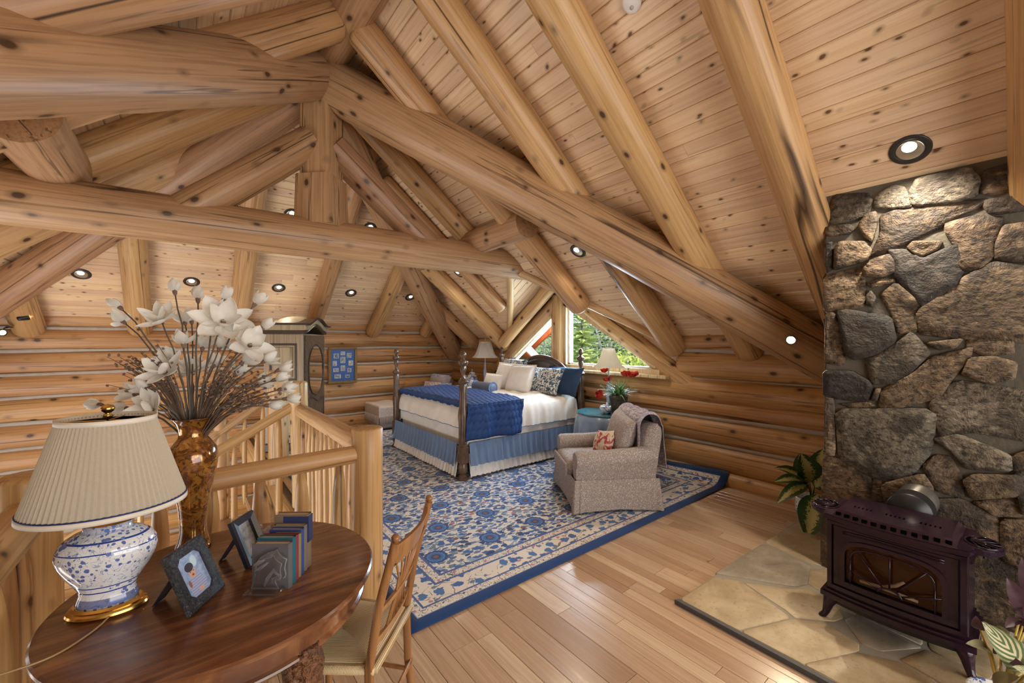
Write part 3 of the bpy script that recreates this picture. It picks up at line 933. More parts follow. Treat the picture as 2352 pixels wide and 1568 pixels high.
def stone_piece(P, fn, mat, parent, name, seed, proud=0.03, grow=1.0, it=1, rough=0.016, k=0.11):
    """P: outline; fn(a,b,h) -> xyz with h = height above the bed"""
    P = round_poly(P, it, k)
    rr = random.Random(seed)
    cx = sum(p[0] for p in P) / len(P); cy = sum(p[1] for p in P) / len(P)
    n = len(P); v = []; f = []
    for (s, h) in ((1.0, -0.03), (1.0, proud * 0.6), (0.972, proud * 0.95), (0.70, proud), (0.36, proud * 1.03)):
        for (a, c) in P:
            aa = cx + (a - cx) * s * grow; cc = cy + (c - cy) * s * grow
            hh = h + (rough * fbm(aa * 9 + seed, cc * 9, seed * 0.7, 2) if h > 0 else 0)
            v.append(fn(aa, cc, hh))
    v.append(fn(cx, cy, proud * 1.08 + rough * fbm(cx * 9 + seed, cy * 9, 0, 2)))
    for j in range(4):
        for i in range(n):
            e = (i + 1) % n
            f.append((j * n + i, j * n + e, (j + 1) * n + e, (j + 1) * n + i))
    for i in range(n):
        f.append((4 * n + i, 4 * n + (i + 1) % n, 5 * n))
    # local origin at the piece's own centre so that the texture differs
    o0 = Vector(fn(cx, cy, 0))
    o = mk(name, [Vector(q) - o0 for q in v], f, mat, parent, Matrix.Translation(o0), smooth=True)
    return o
DARK_ST = {6: 2, 13: 3, 10: 2, 20: 3, 28: 3, 7: 0, 19: 0, 2: 1, 1: 1, 0: 1, 9: 3, 11: 0, 12: 0, 24: 0, 41: 2, 42: 2, 40: 2, 39: 0}
for i, P in enumerate(STONES):
    m = M_ST[DARK_ST.get(i, [0, 0, 1, 0, 2][i % 5])]
    zc = sum(p[1] for p in P) / len(P)
    stone_piece([(max(min(a, CHY + 0.02), -1.25), max(c, 0.03)) for a, c in P], lambda a, c, h: (0.02 - h, a, c), m, chim, 'stone', i + 1, proud=0.014 + 0.009 * ((i * 7) % 3), grow=1.13)
# stones past the right edge of the picture and on the far flank
rr = random.Random(5)
z = 0.05
while z < 2.45:
    h = rr.uniform(0.2, 0.36)
    y = -1.2
    while y < -0.12:
        w = rr.uniform(0.22, 0.42)
        y1 = min(y + w, -0.10)
        if y1 - y > 0.08:
            j = lambda: rr.uniform(-0.02, 0.02)
            P = [(y + .02 + j(), z + .02 + j()), (y1 - .02 + j(), z + .02 + j()), (y1 - .02 + j(), z + h - .02 + j()), ((y + y1) / 2 + j(), z + h - .02 + j()), (y + .02 + j(), z + h - .02 + j())]
            stone_piece(P, lambda a, c, h2: (0.02 - h2, a, min(c, 2.52)), rr.choice(M_ST[:3]), chim, 'stone', int(z * 100 + y * 31) + 7)
        y = y1
    x = 0.03
    while x < 1.1:
        w = rr.uniform(0.25, 0.5); x1 = min(x + w, 1.15)
        P = [(x + .02, z + .02), (x1 - .02, z + .02), (x1 - .02, min(z + h - .02, zr(CHX + x1) - 0.03)), (x + .02, min(z + h - .02, zr(CHX + x) - 0.03))]
        if x1 - x > 0.1 and P[2][1] - P[1][1] > 0.06:
            stone_piece(P, lambda a, c, h2: (a, CHY + h2 * 0.7, c), rr.choice(M_ST[:3]), chim, 'stone', int(z * 90 + x * 57) + 3)
        x = x1
    z += h

# ---------- hearth
def flag_mat(name, a, b_, c_):
    t = NT(name)
    c = t.rnd_off(t.coord())
    n1 = t.noise(c, 4.5, 4, 0.6, 0.8)
    n2 = t.noise(c, 38, 3, 0.7)
    col = t.ramp(n1, [(0.32, a), (0.5, b_), (0.68, c_)])
    col = t.mix(t.ramp(n2, [(0.56, 0.0), (0.72, 0.45)]), col, tuple(x * 0.5 for x in a))
    v = t.math('ADD', t.math('MULTIPLY', t.rand(), 0.25), 0.85)
    col = t.n('HueSaturation', {'Color': col, 'Value': v}).outputs[0]
    return t.bsdf(col, 0.5, t.bump(t.math('ADD', n1, t.math('MULTIPLY', n2, 0.3)), 0.35, 0.01))
M_FL = [flag_mat('flagstone_sand', (0.36, 0.265, 0.145), (0.45, 0.34, 0.20), (0.54, 0.43, 0.28)),
        flag_mat('flagstone_grey', (0.27, 0.225, 0.165), (0.37, 0.31, 0.23), (0.46, 0.40, 0.31))]
M_GROUT = simple('hearth_grout', (0.31, 0.275, 0.215), 0.85, (40, 0.3, 0.004))
hearth = thing('hearth', 'sandy flagstone hearth slab under the stove', 'hearth', (0, 0, 0))
mb = MB(); mb.prism([(2.255, -0.6), (4.55, -0.6), (4.55, 1.25), (3.3, 1.285), (2.29, 1.31)], 0.0, 0.024)
mb.build('mortar_bed', M_GROUT, hearth)
mb = MB(); mb.prism([(2.235, -0.6), (2.262, -0.6), (2.296, 1.31), (2.268, 1.325)], 0.001, 0.027)
mb.build('slate_edge', simple('slate_edging', (0.075, 0.075, 0.078), 0.6, (50, 0.5, 0.006)), hearth)
for i, P in enumerate(FLAGS + [[(2.262, 0.50), (2.50, 0.17), (2.62, 0.05), (2.9, -0.3), (2.262, -0.3)], [(2.75, 0.03), (3.3, 0.04), (3.36, -0.4), (2.98, -0.4)], [(4.1, 1.22), (4.5, 1.20), (4.5, 0.98), (4.12, 1.03)]]):
    P = [(max(a, 2.30), c) for a, c in P]
    stone_piece(P, lambda a, c, h: (max(a, 2.27), c, 0.022 + h), M_FL[0 if i in (3, 5, 6, 8, 12) else (i % 2)], hearth, 'flagstone', 300 + i, proud=0.006, rough=0.002, grow=1.045, it=1, k=0.05)
# ================================================================== railings and stair
def baluster_mesh(L, r, seed, neck=0.5, mat=None):
    rr = random.Random(seed)
    n = 10; m = 9
    v = []; f = []
    ox = rr.uniform(0, 9)
    bx, by = rr.uniform(-.012, .012), rr.uniform(-.012, .012)
    for j in range(m + 1):
        t = j / m
        s = r * (1.0 + 0.12 * math.sin(3 * t + ox))
        if t > 0.84: s *= 1 - (1 - neck) * (t - 0.84) / 0.16
        if t < 0.06: s *= 0.75
        for i in range(n):
            a = 2 * PI * i / n
            q = 1 + 0.16 * fbm(math.cos(a) + ox, math.sin(a), t * 4, 2)
            v.append((s * q * math.cos(a) + bx * math.sin(PI * t), s * q * math.sin(a) * 0.9 + by * math.sin(PI * t), L * t))
    for j in range(m):
        for i in range(n):
            e = (i + 1) % n
            f.append((j * n + i, j * n + e, (j + 1) * n + e, (j + 1) * n + i))
    f.append(tuple(range(n - 1, -1, -1))); f.append(tuple(m * n + i for i in range(n)))
    o = mk('baluster', v, f, mat or M_RAIL, smooth=True)
    me = o.data
    bpy.data.objects.remove(o)
    return me
BAL_BIG = [baluster_mesh(0.88, 0.043, s, 0.45, M_RAIL_WARM) for s in (1, 2, 3)]
BAL_SM = [baluster_mesh(0.86, 0.026, s + 9, 0.6) for s in (1, 2, 3, 4)]
BAL_ST = [baluster_mesh(0.95, 0.028, s + 19, 0.6) for s in (1, 2, 3)]
def put_bal(meshes, parent, p, k, sc=1.0):
    o = bpy.data.objects.new('baluster', meshes[k % len(meshes)])
    COL.objects.link(o); o.parent = parent
    o.location = p; o.rotation_euler = (0, 0, k * 2.1); o.scale = (sc, sc, sc if sc > 1 else 1)
rl = thing('railing', 'peeled log railing behind the round table along the stairwell', 'railing', (0, 2.45, 0))
log('newel_post', (0.842, 0.0, -0.02), (0.842, 0.0, 1.045), 0.088, M_RAIL_WARM, rl, seed=81, step=0.2, rough=0.01, bend=0.002, round_end=0.012)
log('newel_post', (-0.48, 0.0, -0.02), (-0.48, 0.0, 1.03), 0.092, M_RAIL_WARM, rl, seed=82, step=0.2, rough=0.02, round_end=0.02)
log('handrail', (-0.44, 0, 0.875), (0.80, 0, 0.895), 0.056, M_RAIL_WARM, rl, seed=83, r1=0.05, roll=1.0, rough=0.03)
for k in range(6): put_bal(BAL_BIG, rl, (-0.29 + k * 0.195, 0.0, -0.02), k)
rl = thing('railing', 'peeled log railing beside the rug with slender crooked balusters', 'railing', (0.85, 2.45, 0))
log('handrail', (0.0, 0.07, 0.915), (0.005, 1.86, 0.905), 0.068, M_RAIL, rl, seed=84, r1=0.06, rough=0.03)
M, L = frame_z((0, 0, 0), (0, 0, 1))
v, f = log_vf(1.20, 0.072, 0.083, 85, n=20, rough=0.03, bend=0.05, round_end=0.02)
o = mk('newel_post', v, f, M_RAIL, rl, Matrix.Translation((0.0, 1.92, -0.03)), smooth=True); shade_auto(o.data, 50)
for k in range(13): put_bal(BAL_SM, rl, (0.0, 0.17 + k * 0.128, -0.02), k)
rl = thing('railing', 'thick log railing at the left edge beside the table lamp', 'railing', (-0.48, 2.45, 0))
log('handrail', (0, -0.06, 0.885), (0.01, -2.3, 0.885), 0.070, M_RAIL_WARM, rl, seed=86, rough=0.03)
for k in range(9): put_bal(BAL_BIG, rl, (0.0, -0.16 - k * 0.15, -0.02), k + 1, 1.0)
st = thing('staircase', 'log staircase descending from the loft between two sloping handrails', 'staircase', (0.80, 4.37, 0))
def stair_z(x): return 0.62 * x
log('handrail', (0.0, 0.0, 0.93), (-1.7, 0.0, 0.93 - 1.7 * 0.56), 0.045, M_RAIL, st, seed=87)
log('handrail', (0.0, 1.0, 0.95), (-1.7, 1.0, 0.95 - 1.7 * 0.72), 0.045, M_RAIL, st, seed=88)
log('newel_post', (0.03, 1.0, -0.3), (0.03, 1.0, 1.22), 0.105, M_RAIL, st, seed=89, round_end=0.015)
log('newel_post', (-0.50, 1.02, -1.4), (-0.50, 1.02, 0.72), 0.062, M_RAIL, st, seed=90, round_end=0.015)
for k in range(8):
    x = -0.12 - k * 0.17
    put_bal(BAL_ST, st, (x, 0.0, 0.93 + x * 0.56 - 0.97), k)
    put_bal(BAL_ST, st, (x, 1.0, 0.95 + x * 0.72 - 0.97), k + 1)
for yy in (0.06, 0.94):
    log('stringer', (0.0, yy, -0.22), (-2.3, yy, -0.22 - 2.3 * 0.78), 0.10, M_RAIL, st, seed=91 + int(yy * 10))
for k in range(9):
    mb = MB(); mb.box(-0.30 - k * 0.25, -0.02 - k * 0.25, 0.02, 0.98, -0.20 - k * 0.195, -0.14 - k * 0.195, 0.015)
    mb.build('tread', M_FLOOR, st)
# lower storey seen through the balusters
mb = MB(); mb.box(-2.9, 1.5, -1.0, 8.1, -2.95, -2.86)
tag(mb.build('floor_lower', M_FLOOR), kind='structure')
mb = MB(); mb.box(1.3, 1.36, 2.6, 8.1, -2.9, -0.3)
tag(mb.build('wall_lower', M_WLOG), kind='structure')

# ================================================================== round table
def mahog():
    t = NT('mahogany')
    c = t.coord()
    g = t.noise(t.map(c, (1.6, 16, 5), rot=(0, 0, 0.7)), 1.0, 4, 0.62, 1.4)
    g2 = t.noise(t.map(c, (2.2, 5.5, 3), rot=(0, 0, 0.5)), 1.0, 3, 0.5, 1.5)
    col = t.ramp(g, [(0.30, (0.075, 0.028, 0.013)), (0.48, (0.20, 0.075, 0.030)), (0.66, (0.33, 0.145, 0.06))])
    col = t.mix(t.ramp(g2, [(0.40, 0.55), (0.58, 0.0)]), col, (0.085, 0.032, 0.015))
    col = t.mix(t.ramp(g2, [(0.58, 0.0), (0.72, 0.55)]), col, (0.44, 0.21, 0.09))
    return t.bsdf(col, 0.24, t.bump(g, 0.08, 0.003), Coat_Weight=0.3, Coat_Roughness=0.15)
M_MAHOG = mahog()
def carved(name, base, sc=28, dist=0.02, rough=0.35):
    t = NT(name)
    c = t.coord()
    n = t.noise(c, sc, 3, 0.6, 2.2)
    vv = t.voro(c, sc * 1.1, 'SMOOTH_F1')
    h = t.math('ADD', n, vv)
    col = t.ramp(n, [(0.3, tuple(x * 0.35 for x in base)), (0.6, base)])
    return t.bsdf(col, rough, t.bump(h, 1.0, dist))
M_CARVE = carved('carved_mahogany', (0.24, 0.10, 0.045), 34, 0.02)
TB = Vector((0.122, 1.700, 0.0)); TZ = 0.745
tb = thing('round_table', 'round mahogany table with carved apron in the foreground', 'table', TB)
mb = MB(); mb.lathe([(0.0, TZ), (0.43, TZ), (0.450, TZ - 0.002), (0.4555, TZ - 0.008), (0.4555, TZ - 0.018), (0.447, TZ - 0.024), (0.438, TZ - 0.027), (0.0, TZ - 0.027)], 128)
mb.build('tabletop', M_MAHOG, tb, auto=30)
mb = MB(); mb.lathe([(0.405, TZ - 0.027), (0.418, TZ - 0.035), (0.418, TZ - 0.085), (0.426, TZ - 0.092), (0.428, TZ - 0.098), (0.418, TZ - 0.106), (0.395, TZ - 0.108), (0.395, TZ - 0.027)], 128)
mb.build('apron', M_MAHOG, tb, auto=30)
mb = MB()
v, f = [], []
for s_ in (0, 1):
    pass
v, f, uv = grid_vf(60, 3, lambda u, w: ((0.4215 + 0.003 * math.sin(u * 120)) * math.cos(-0.15 + u * 0.95), (0.4215 + 0.003 * math.sin(u * 120)) * math.sin(-0.15 + u * 0.95), TZ - 0.083 + 0.044 * w))
mk('carved_panel', v, f, M_CARVE, tb, smooth=True)
def cabriole(ang, parent):
    ca, sa = math.cos(ang), math.sin(ang)
    prof = [(0.385, 0.66, 0.050, 0.052), (0.398, 0.60, 0.056, 0.058), (0.400, 0.53, 0.050, 0.05), (0.375, 0.44, 0.038, 0.038), (0.345, 0.32, 0.028, 0.028), (0.325, 0.20, 0.023, 0.023), (0.33, 0.11, 0.023, 0.023), (0.36, 0.06, 0.030, 0.030), (0.385, 0.03, 0.042, 0.04), (0.39, 0.0, 0.040, 0.038)]
    v = []; f = []; n = 12
    for (r, z, a, b) in prof:
        for i in range(n):
            t = 2 * PI * i / n
            rr = r + a * math.cos(t) * (1 + 0.06 * math.cos(4 * t)); tt = b * math.sin(t)
            v.append((rr * ca - tt * sa, rr * sa + tt * ca, z))
    for j in range(len(prof) - 1):
        for i in range(n):
            e = (i + 1) % n
            f.append((j * n + i, (j + 1) * n + i, (j + 1) * n + e, j * n + e))
    f.append(tuple(range(n))); f.append(tuple((len(prof) - 1) * n + n - 1 - i for i in range(n)))
    mk('leg', v, f, M_CARVE, parent, smooth=True)
for k in range(4): cabriole(math.radians(-68 + 90 * k), tb)

# ================================================================== blue and white lamp
def porcelain(name, density=1.0, zband=None, scale=22, white=(0.78, 0.78, 0.79), dark=(0.020, 0.055, 0.27)):
    t = NT(name)
    c = t.coord()
    w = t.addv(c, t.n('VectorMath', {0: t.noise(c, scale * 0.9, 1, out='Color'), 1: (0.6 / scale,) * 3}, operation='MULTIPLY').outputs[0])
    vd = t.voro(w, scale * 1.15)
    big = t.noise(c, scale * 0.22, 1)
    size = t.ramp(big, [(0.36, 0.0), (0.62, 1.0)])
    m2 = t.math('LESS_THAN', vd, t.math('ADD', t.math('MULTIPLY', size, 0.34 * density), 0.12))
    ln = t.noise(c, scale * 0.55, 1, 0.5, 1.5)
    m1 = t.ramp(t.math('ABSOLUTE', t.math('SUBTRACT', ln, 0.5)), [(0.010, 0.55), (0.018, 0.0)])
    m = t.math('MAXIMUM', m1, t.math('MULTIPLY', m2, 0.92))
    shade_ = t.mix(t.noise(c, scale * 2.0, 1), dark, (0.10, 0.18, 0.48))
    col = t.mix(m, white, shade_)
    if zband:
        x, y, z = t.sep(c)
        for (z0, z1, k) in zband:
            bm = t.math('MULTIPLY', t.math('GREATER_THAN', z, z0), t.math('LESS_THAN', z, z1))
            col = t.mix(t.math('MULTIPLY', bm, k), col, t.mix(m2, dark, (0.16, 0.24, 0.58)))
    return t.bsdf(col, 0.12, None, Coat_Weight=0.5, Coat_Roughness=0.05)
M_PORC = porcelain('blue_white_porcelain', 1.0, [(0.030, 0.052, 0.75), (0.0705, 0.074, 1.0), (0.088, 0.0915, 1.0), (0.195, 0.1985, 1.0), (0.222, 0.226, 1.0), (0.240, 0.262, 0.35)], scale=62)
lamp = thing('table_lamp', 'large table lamp with blue and white jar base and pleated cream shade', 'lamp', (-0.185, 1.735, TZ), -YAW + 0.35)
mb = MB(); mb.lathe([(0.0, 0.0), (0.092, 0.0), (0.097, 0.006), (0.094, 0.012), (0.086, 0.016), (0.088, 0.021), (0.080, 0.027), (0.0, 0.027)], 48, ax=1.0, ay=0.68)
mb.build('gilt_base', M_BRASS, lamp, auto=30)
prof = [(0.0, 0.026), (0.070, 0.026), (0.075, 0.034), (0.070, 0.046), (0.066, 0.060), (0.070, 0.076), (0.083, 0.098), (0.102, 0.126), (0.115, 0.154), (0.120, 0.178), (0.117, 0.200), (0.104, 0.220), (0.083, 0.234), (0.062, 0.241), (0.057, 0.248), (0.057, 0.262), (0.0, 0.262)]
v, f = lathe_vf(prof, 64, 1.0, 0.70)
v2 = []
for (x, y, z) in v:
    a = math.atan2(y, x); s = 1 - 0.018 * (0.5 + 0.5 * math.cos(8 * a))
    v2.append((x * s, y * s, z))
mk('jar_body', v2, f, M_PORC, lamp, smooth=True)
mb = MB(); mb.lathe([(0.0, 0.262), (0.061, 0.262), (0.063, 0.268), (0.053, 0.275), (0.02, 0.279), (0.012, 0.29), (0.012, 0.31), (0.0, 0.31)], 32, ax=1, ay=0.72)
mb.build('neck_cap', M_BRASS, lamp, auto=30)
def shade_mat():
    t = NT('pleated_shade_fabric')
    c = t.coord()
    n = t.noise(c, 160, 2)
    col = t.ramp(n, [(0.3, (0.74, 0.66, 0.53)), (0.7, (0.80, 0.73, 0.61))])
    d = t.n('BsdfDiffuse', {'Color': col, 'Roughness': 0.8})
    tl = t.n('BsdfTranslucent', {'Color': (0.85, 0.72, 0.52, 1)})
    mx = t.n('MixShader', {0: 0.42, 1: d.outputs[0], 2: tl.outputs[0]})
    t.t.links.new(mx.outputs[0], t.o.inputs[0])
    return t.m
M_SHADE = shade_mat()
def pleated(r0, z0, r1, z1, npl=76, amp=0.0022, ay=0.86, thick=0.0):
    n = npl * 4
    v = []; f = []
    rows = 6
    for j in range(rows + 1):
        t = j / rows
        r = r0 + (r1 - r0) * t
        z = z0 + (z1 - z0) * t
        for i in range(n):
            a = 2 * PI * i / n
            k = (i % 4) / 4.0
            q = amp * (1 - 2 * abs(k * 2 - 1)) * (r / r0)
            v.append(((r + q) * math.cos(a), (r + q) * math.sin(a) * ay, z))
    for j in range(rows):
        for i in range(n):
            e = (i + 1) % n
            f.append((j * n + i, j * n + e, (j + 1) * n + e, (j + 1) * n + i))
    return v, f
v, f = pleated(0.188, 0.318, 0.112, 0.572)
sh = mk('lamp_shade', v, f, M_SHADE, lamp, smooth=False)
M_TRIM = simple('shade_trim', (0.80, 0.73, 0.62), 0.7)
for (r, z0, z1) in ((0.1905, 0.308, 0.322), (0.1145, 0.564, 0.579)):
    mb = MB(); mb.lathe([(r - 0.002, z0), (r + 0.0015, z0), (r + 0.001, z1), (r - 0.002, z1), (r - 0.002, z0)], 96, ax=1, ay=0.86)
    mb.build('shade_binding', M_TRIM, sh, smooth=True)
mb = MB(); mb.lathe([(0.1898, 0.3225), (0.1912, 0.3225), (0.1906, 0.3255), (0.1892, 0.3255)], 96, ax=1, ay=0.86)
mb.build('shade_piping', simple('navy_piping', (0.02, 0.03, 0.14), 0.6), sh, smooth=True)
mb = MB()
mb.tube([(-0.111, 0, 0.567), (0.111, 0, 0.567)], 0.0018, 6); mb.tube([(0, -0.094, 0.567), (0, 0.094, 0.567)], 0.0018, 6)
mb.build('shade_spider', M_BRASS, lamp)
mb = MB(); mb.lathe([(0.0, 0.30), (0.004, 0.30), (0.004, 0.577), (0.012, 0.578), (0.010, 0.585), (0.006, 0.589), (0.014, 0.596), (0.0165, 0.604), (0.013, 0.612), (0.0, 0.617)], 20)
mb.build('finial', M_BRASS, lamp, smooth=True)
pts = [(0.03, -0.06, 0.006), (0.02, -0.12, 0.004), (-0.02, -0.20, 0.004), (-0.10, -0.235, 0.004), (-0.165, -0.245, 0.004), (-0.195, -0.25, -0.015), (-0.21, -0.252, -0.10), (-0.215, -0.255, -0.40)]
def smooth_path(P, n=6):
    P = [Vector(q) for q in P]; out = []
    for i in range(len(P) - 1):
        a = P[max(i - 1, 0)]; b1 = P[i]; b2 = P[i + 1]; c_ = P[min(i + 2, len(P) - 1)]
        for k in range(n):
            s = k / n
            out.append(0.5 * ((2 * b1) + (b2 - a) * s + (2 * a - 5 * b1 + 4 * b2 - c_) * s * s + (3 * b1 - a - 3 * b2 + c_) * s ** 3))
    return out + [P[-1]]
mb = MB(); mb.tube(smooth_path(pts), 0.0026, 6)
mb.build('cord', simple('lamp_cord', (0.42, 0.28, 0.13), 0.25), lamp, smooth=True)

# ================================================================== gold vase with magnolias
def amber():
    t = NT('gilded_amber_glass')
    c = t.coord()
    n = t.noise(c, 17, 4, 0.7, 1.0)
    n2 = t.noise(c, 40, 3, 0.65, 0.8)
    col = t.ramp(n, [(0.36, (0.055, 0.018, 0.006)), (0.47, (0.22, 0.075, 0.015)), (0.55, (0.46, 0.20, 0.035)), (0.66, (0.68, 0.44, 0.12))])
    col = t.mix(t.ramp(n2, [(0.53, 0.0), (0.57, 0.85)]), col, (0.10, 0.035, 0.010))
    met = t.ramp(n, [(0.45, 0.1), (0.6, 0.75)])
    return t.bsdf(col, 0.16, None, Metallic=met, Coat_Weight=0.6, Coat_Roughness=0.05)
VX, VY = 0.022, 2.035
vase = thing('vase', 'tall gold and brown mottled glass vase on the round table', 'vase', (VX, VY, TZ))
mb = MB(); mb.lathe([(0.0, 0.0), (0.056, 0.0), (0.060, 0.006), (0.057, 0.018), (0.048, 0.04), (0.043, 0.07), (0.043, 0.10), (0.048, 0.16), (0.060, 0.23), (0.073, 0.29), (0.080, 0.33), (0.081, 0.36), (0.075, 0.392), (0.060, 0.415), (0.048, 0.432), (0.045, 0.448), (0.047, 0.468), (0.056, 0.492), (0.070, 0.508), (0.073, 0.511), (0.068, 0.509), (0.053, 0.490), (0.043, 0.466), (0.041, 0.448), (0.05, 0.42), (0.06, 0.36), (0.0, 0.34)], 48)
mb.build('vase_body', amber(), vase, smooth=True)
M_STEM = simple('magnolia_stem', (0.13, 0.10, 0.075), 0.8, (80, 0.5, 0.004))
M_TWIG = simple('dry_twig', (0.145, 0.085, 0.055), 0.85)
M_BUDB = simple('dry_bud', (0.17, 0.115, 0.085), 0.85)
M_CALYX = simple('calyx', (0.20, 0.125, 0.095), 0.7)
def petal_mat():
    t = NT('magnolia_petal')
    c = t.coord()
    n = t.noise(c, 60, 2)
    x, y, z = t.sep(c)
    col = t.ramp(n, [(0.3, (0.86, 0.83, 0.76)), (0.7, (0.93, 0.915, 0.87))])
    d = t.n('BsdfPrincipled', {'Base Color': col, 'Roughness': 0.55})
    tl = t.n('BsdfTranslucent', {'Color': (0.9, 0.85, 0.72, 1)})
    mx = t.n('MixShader', {0: 0.32, 1: d.outputs[0], 2: tl.outputs[0]})
    t.t.links.new(mx.outputs[0], t.o.inputs[0])
    return t.m
M_PETAL = petal_mat()
def petal_mesh(L, W, cup, seed):
    rr = random.Random(seed)
    tip = rr.uniform(0.55, 0.9)
    def fn(u, w):
        s = (u - 0.5) * 2
        prof = (math.sin(PI * min(1, w ** 0.75)) ** 0.7) * (0.9 if w < 0.98 else 0.3)
        x = s * W * prof
        z = L * w
        y = cup * (s * s) * W * 0.9 * prof - 0.30 * cup * L * math.sin(PI * w * 0.85) + 0.03 * W * math.sin(7 * w + 3 * s + seed)
        return (x, y, z)
    v, f, uv = grid_vf(6, 8, fn)
    o = mk('petal', v, f, M_PETAL, smooth=True)
    me = o.data; bpy.data.objects.remove(o)
    return me
PET = [petal_mesh(0.052, 0.019, 0.8, s) for s in range(3)] + [petal_mesh(0.072, 0.026, 0.45, s + 5) for s in range(3)]
def calyx_mesh():
    v, f = lathe_vf([(0.0, -0.012), (0.004, -0.010), (0.0075, -0.002), (0.0085, 0.008), (0.006, 0.018), (0.002, 0.024)], 10)
    o = mk('blossom', v, f, M_CALYX, smooth=True); me = o.data; bpy.data.objects.remove(o); return me
CALYX = calyx_mesh()
M_STAMEN = simple('stamen', (0.55, 0.50, 0.12), 0.6)
BLOOMS=[
(-0.035,2.176,1.747,1),(0.038,2.080,1.712,1),(0.115,1.969,1.708,1),(0.214,1.942,1.695,1),(-0.205,2.285,1.682,1),(-0.199,2.318,1.627,2),(-0.075,2.143,1.628,3),(-0.003,2.189,1.624,2),(0.111,1.921,1.618,4),(0.241,1.958,1.600,1),(-0.007,2.064,1.535,2),(0.053,2.106,1.520,2),(0.103,2.004,1.521,2),(0.193,1.895,1.530,3),(0.182,2.043,1.461,2),(0.245,1.929,1.468,2),(-0.040,2.141,1.477,2),(-0.061,2.056,1.430,3),(0.023,2.169,1.420,3),(0.090,2.128,1.446,2),(0.162,2.084,1.409,2),(0.285,1.860,1.435,1),(0.279,1.916,1.393,1),(0.291,1.855,1.360,1),(-0.114,2.111,1.366,2),(-0.154,2.180,1.342,2),(-0.084,2.049,1.317,2),(-0.264,2.293,1.300,1),(-0.174,2.171,1.291,1),(-0.094,2.006,1.299,3),(0.231,1.979,1.368,2),(0.308,1.841,1.323,1),(0.255,1.922,1.292,1),(0.019,2.223,1.630,2)]
TWIGS=[
(-0.167,2.161,1.496),(-0.196,2.143,1.465),(-0.144,2.192,1.456),(-0.185,2.150,1.422),(-0.105,2.061,1.522),(-0.131,2.183,1.418),(-0.097,2.315,1.463),(0.169,2.069,1.501),(0.210,2.025,1.429),(0.135,1.918,1.388),(0.238,1.933,1.397),(0.282,1.819,1.344),(0.173,1.873,1.347),(0.236,1.803,1.333),(0.096,1.947,1.413),(0.077,2.180,1.370),(0.227,2.032,1.336),(0.290,1.975,1.364),(-0.167,2.334,1.428),(0.122,1.920,1.447)]
rr = random.Random(77)
BR_LAB = {7: 'magnolia branch with half open flower just right of the upper left open flower', 10: 'magnolia branch with half open flower in the exact middle of the bouquet', 11: 'magnolia branch with half open flower between the middle and the widest flower', 12: 'magnolia branch with half open flower directly under the widest flower', 14: 'magnolia branch with half open flower under the open flower before the armoire', 15: 'magnolia branch with half open flower beside the armoire edge', 16: 'magnolia branch with half open flower above the yellow centred flower', 18: 'magnolia branch with open flower deep in the middle above the vase', 19: 'magnolia branch with half open flower deep right of the middle', 20: 'magnolia branch with half open flower low right among the brown twigs', 22: 'magnolia branch pointing right with the second bud down by the armoire', 23: 'magnolia branch pointing right with the third bud down by the armoire', 24: 'magnolia branch with half open flower low left beside the twig tips', 25: 'magnolia branch with half open flower farther left beside the twig tips', 26: 'magnolia branch with half open flower just above the drooping open flower', 30: 'magnolia branch with half open flower low right near the stair newel', 33: 'magnolia branch with half open flower at the back behind the upper flowers',
  0: 'tallest magnolia branch tipped with an upright closed bud', 1: 'magnolia branch with small upright bud in the middle top of the bouquet', 2: 'magnolia branch with bud just above the widest open flower', 3: 'magnolia branch ending in a pointed bud nearest the armoire',
  4: 'magnolia branch arching left to the highest bud on the left', 5: 'magnolia branch with half open flower at the upper left of the bouquet', 6: 'magnolia branch with large open flower at upper left centre', 8: 'magnolia branch carrying the largest wide open flower',
  9: 'magnolia branch with closed bud in front of the armoire cornice', 13: 'magnolia branch with open flower in front of the armoire panel', 17: 'magnolia branch with yellow centred open flower facing the viewer', 27: 'magnolia branch reaching farthest left above the lamp shade', 28: 'magnolia branch with bud low over the lamp finial', 29: 'magnolia branch with open flower drooping against the lamp shade', 31: 'magnolia branch drooping farthest right with a closed bud', 21: 'magnolia branch pointing right with bud beside the armoire door', 32: 'magnolia branch with drooping bud low on the right'}
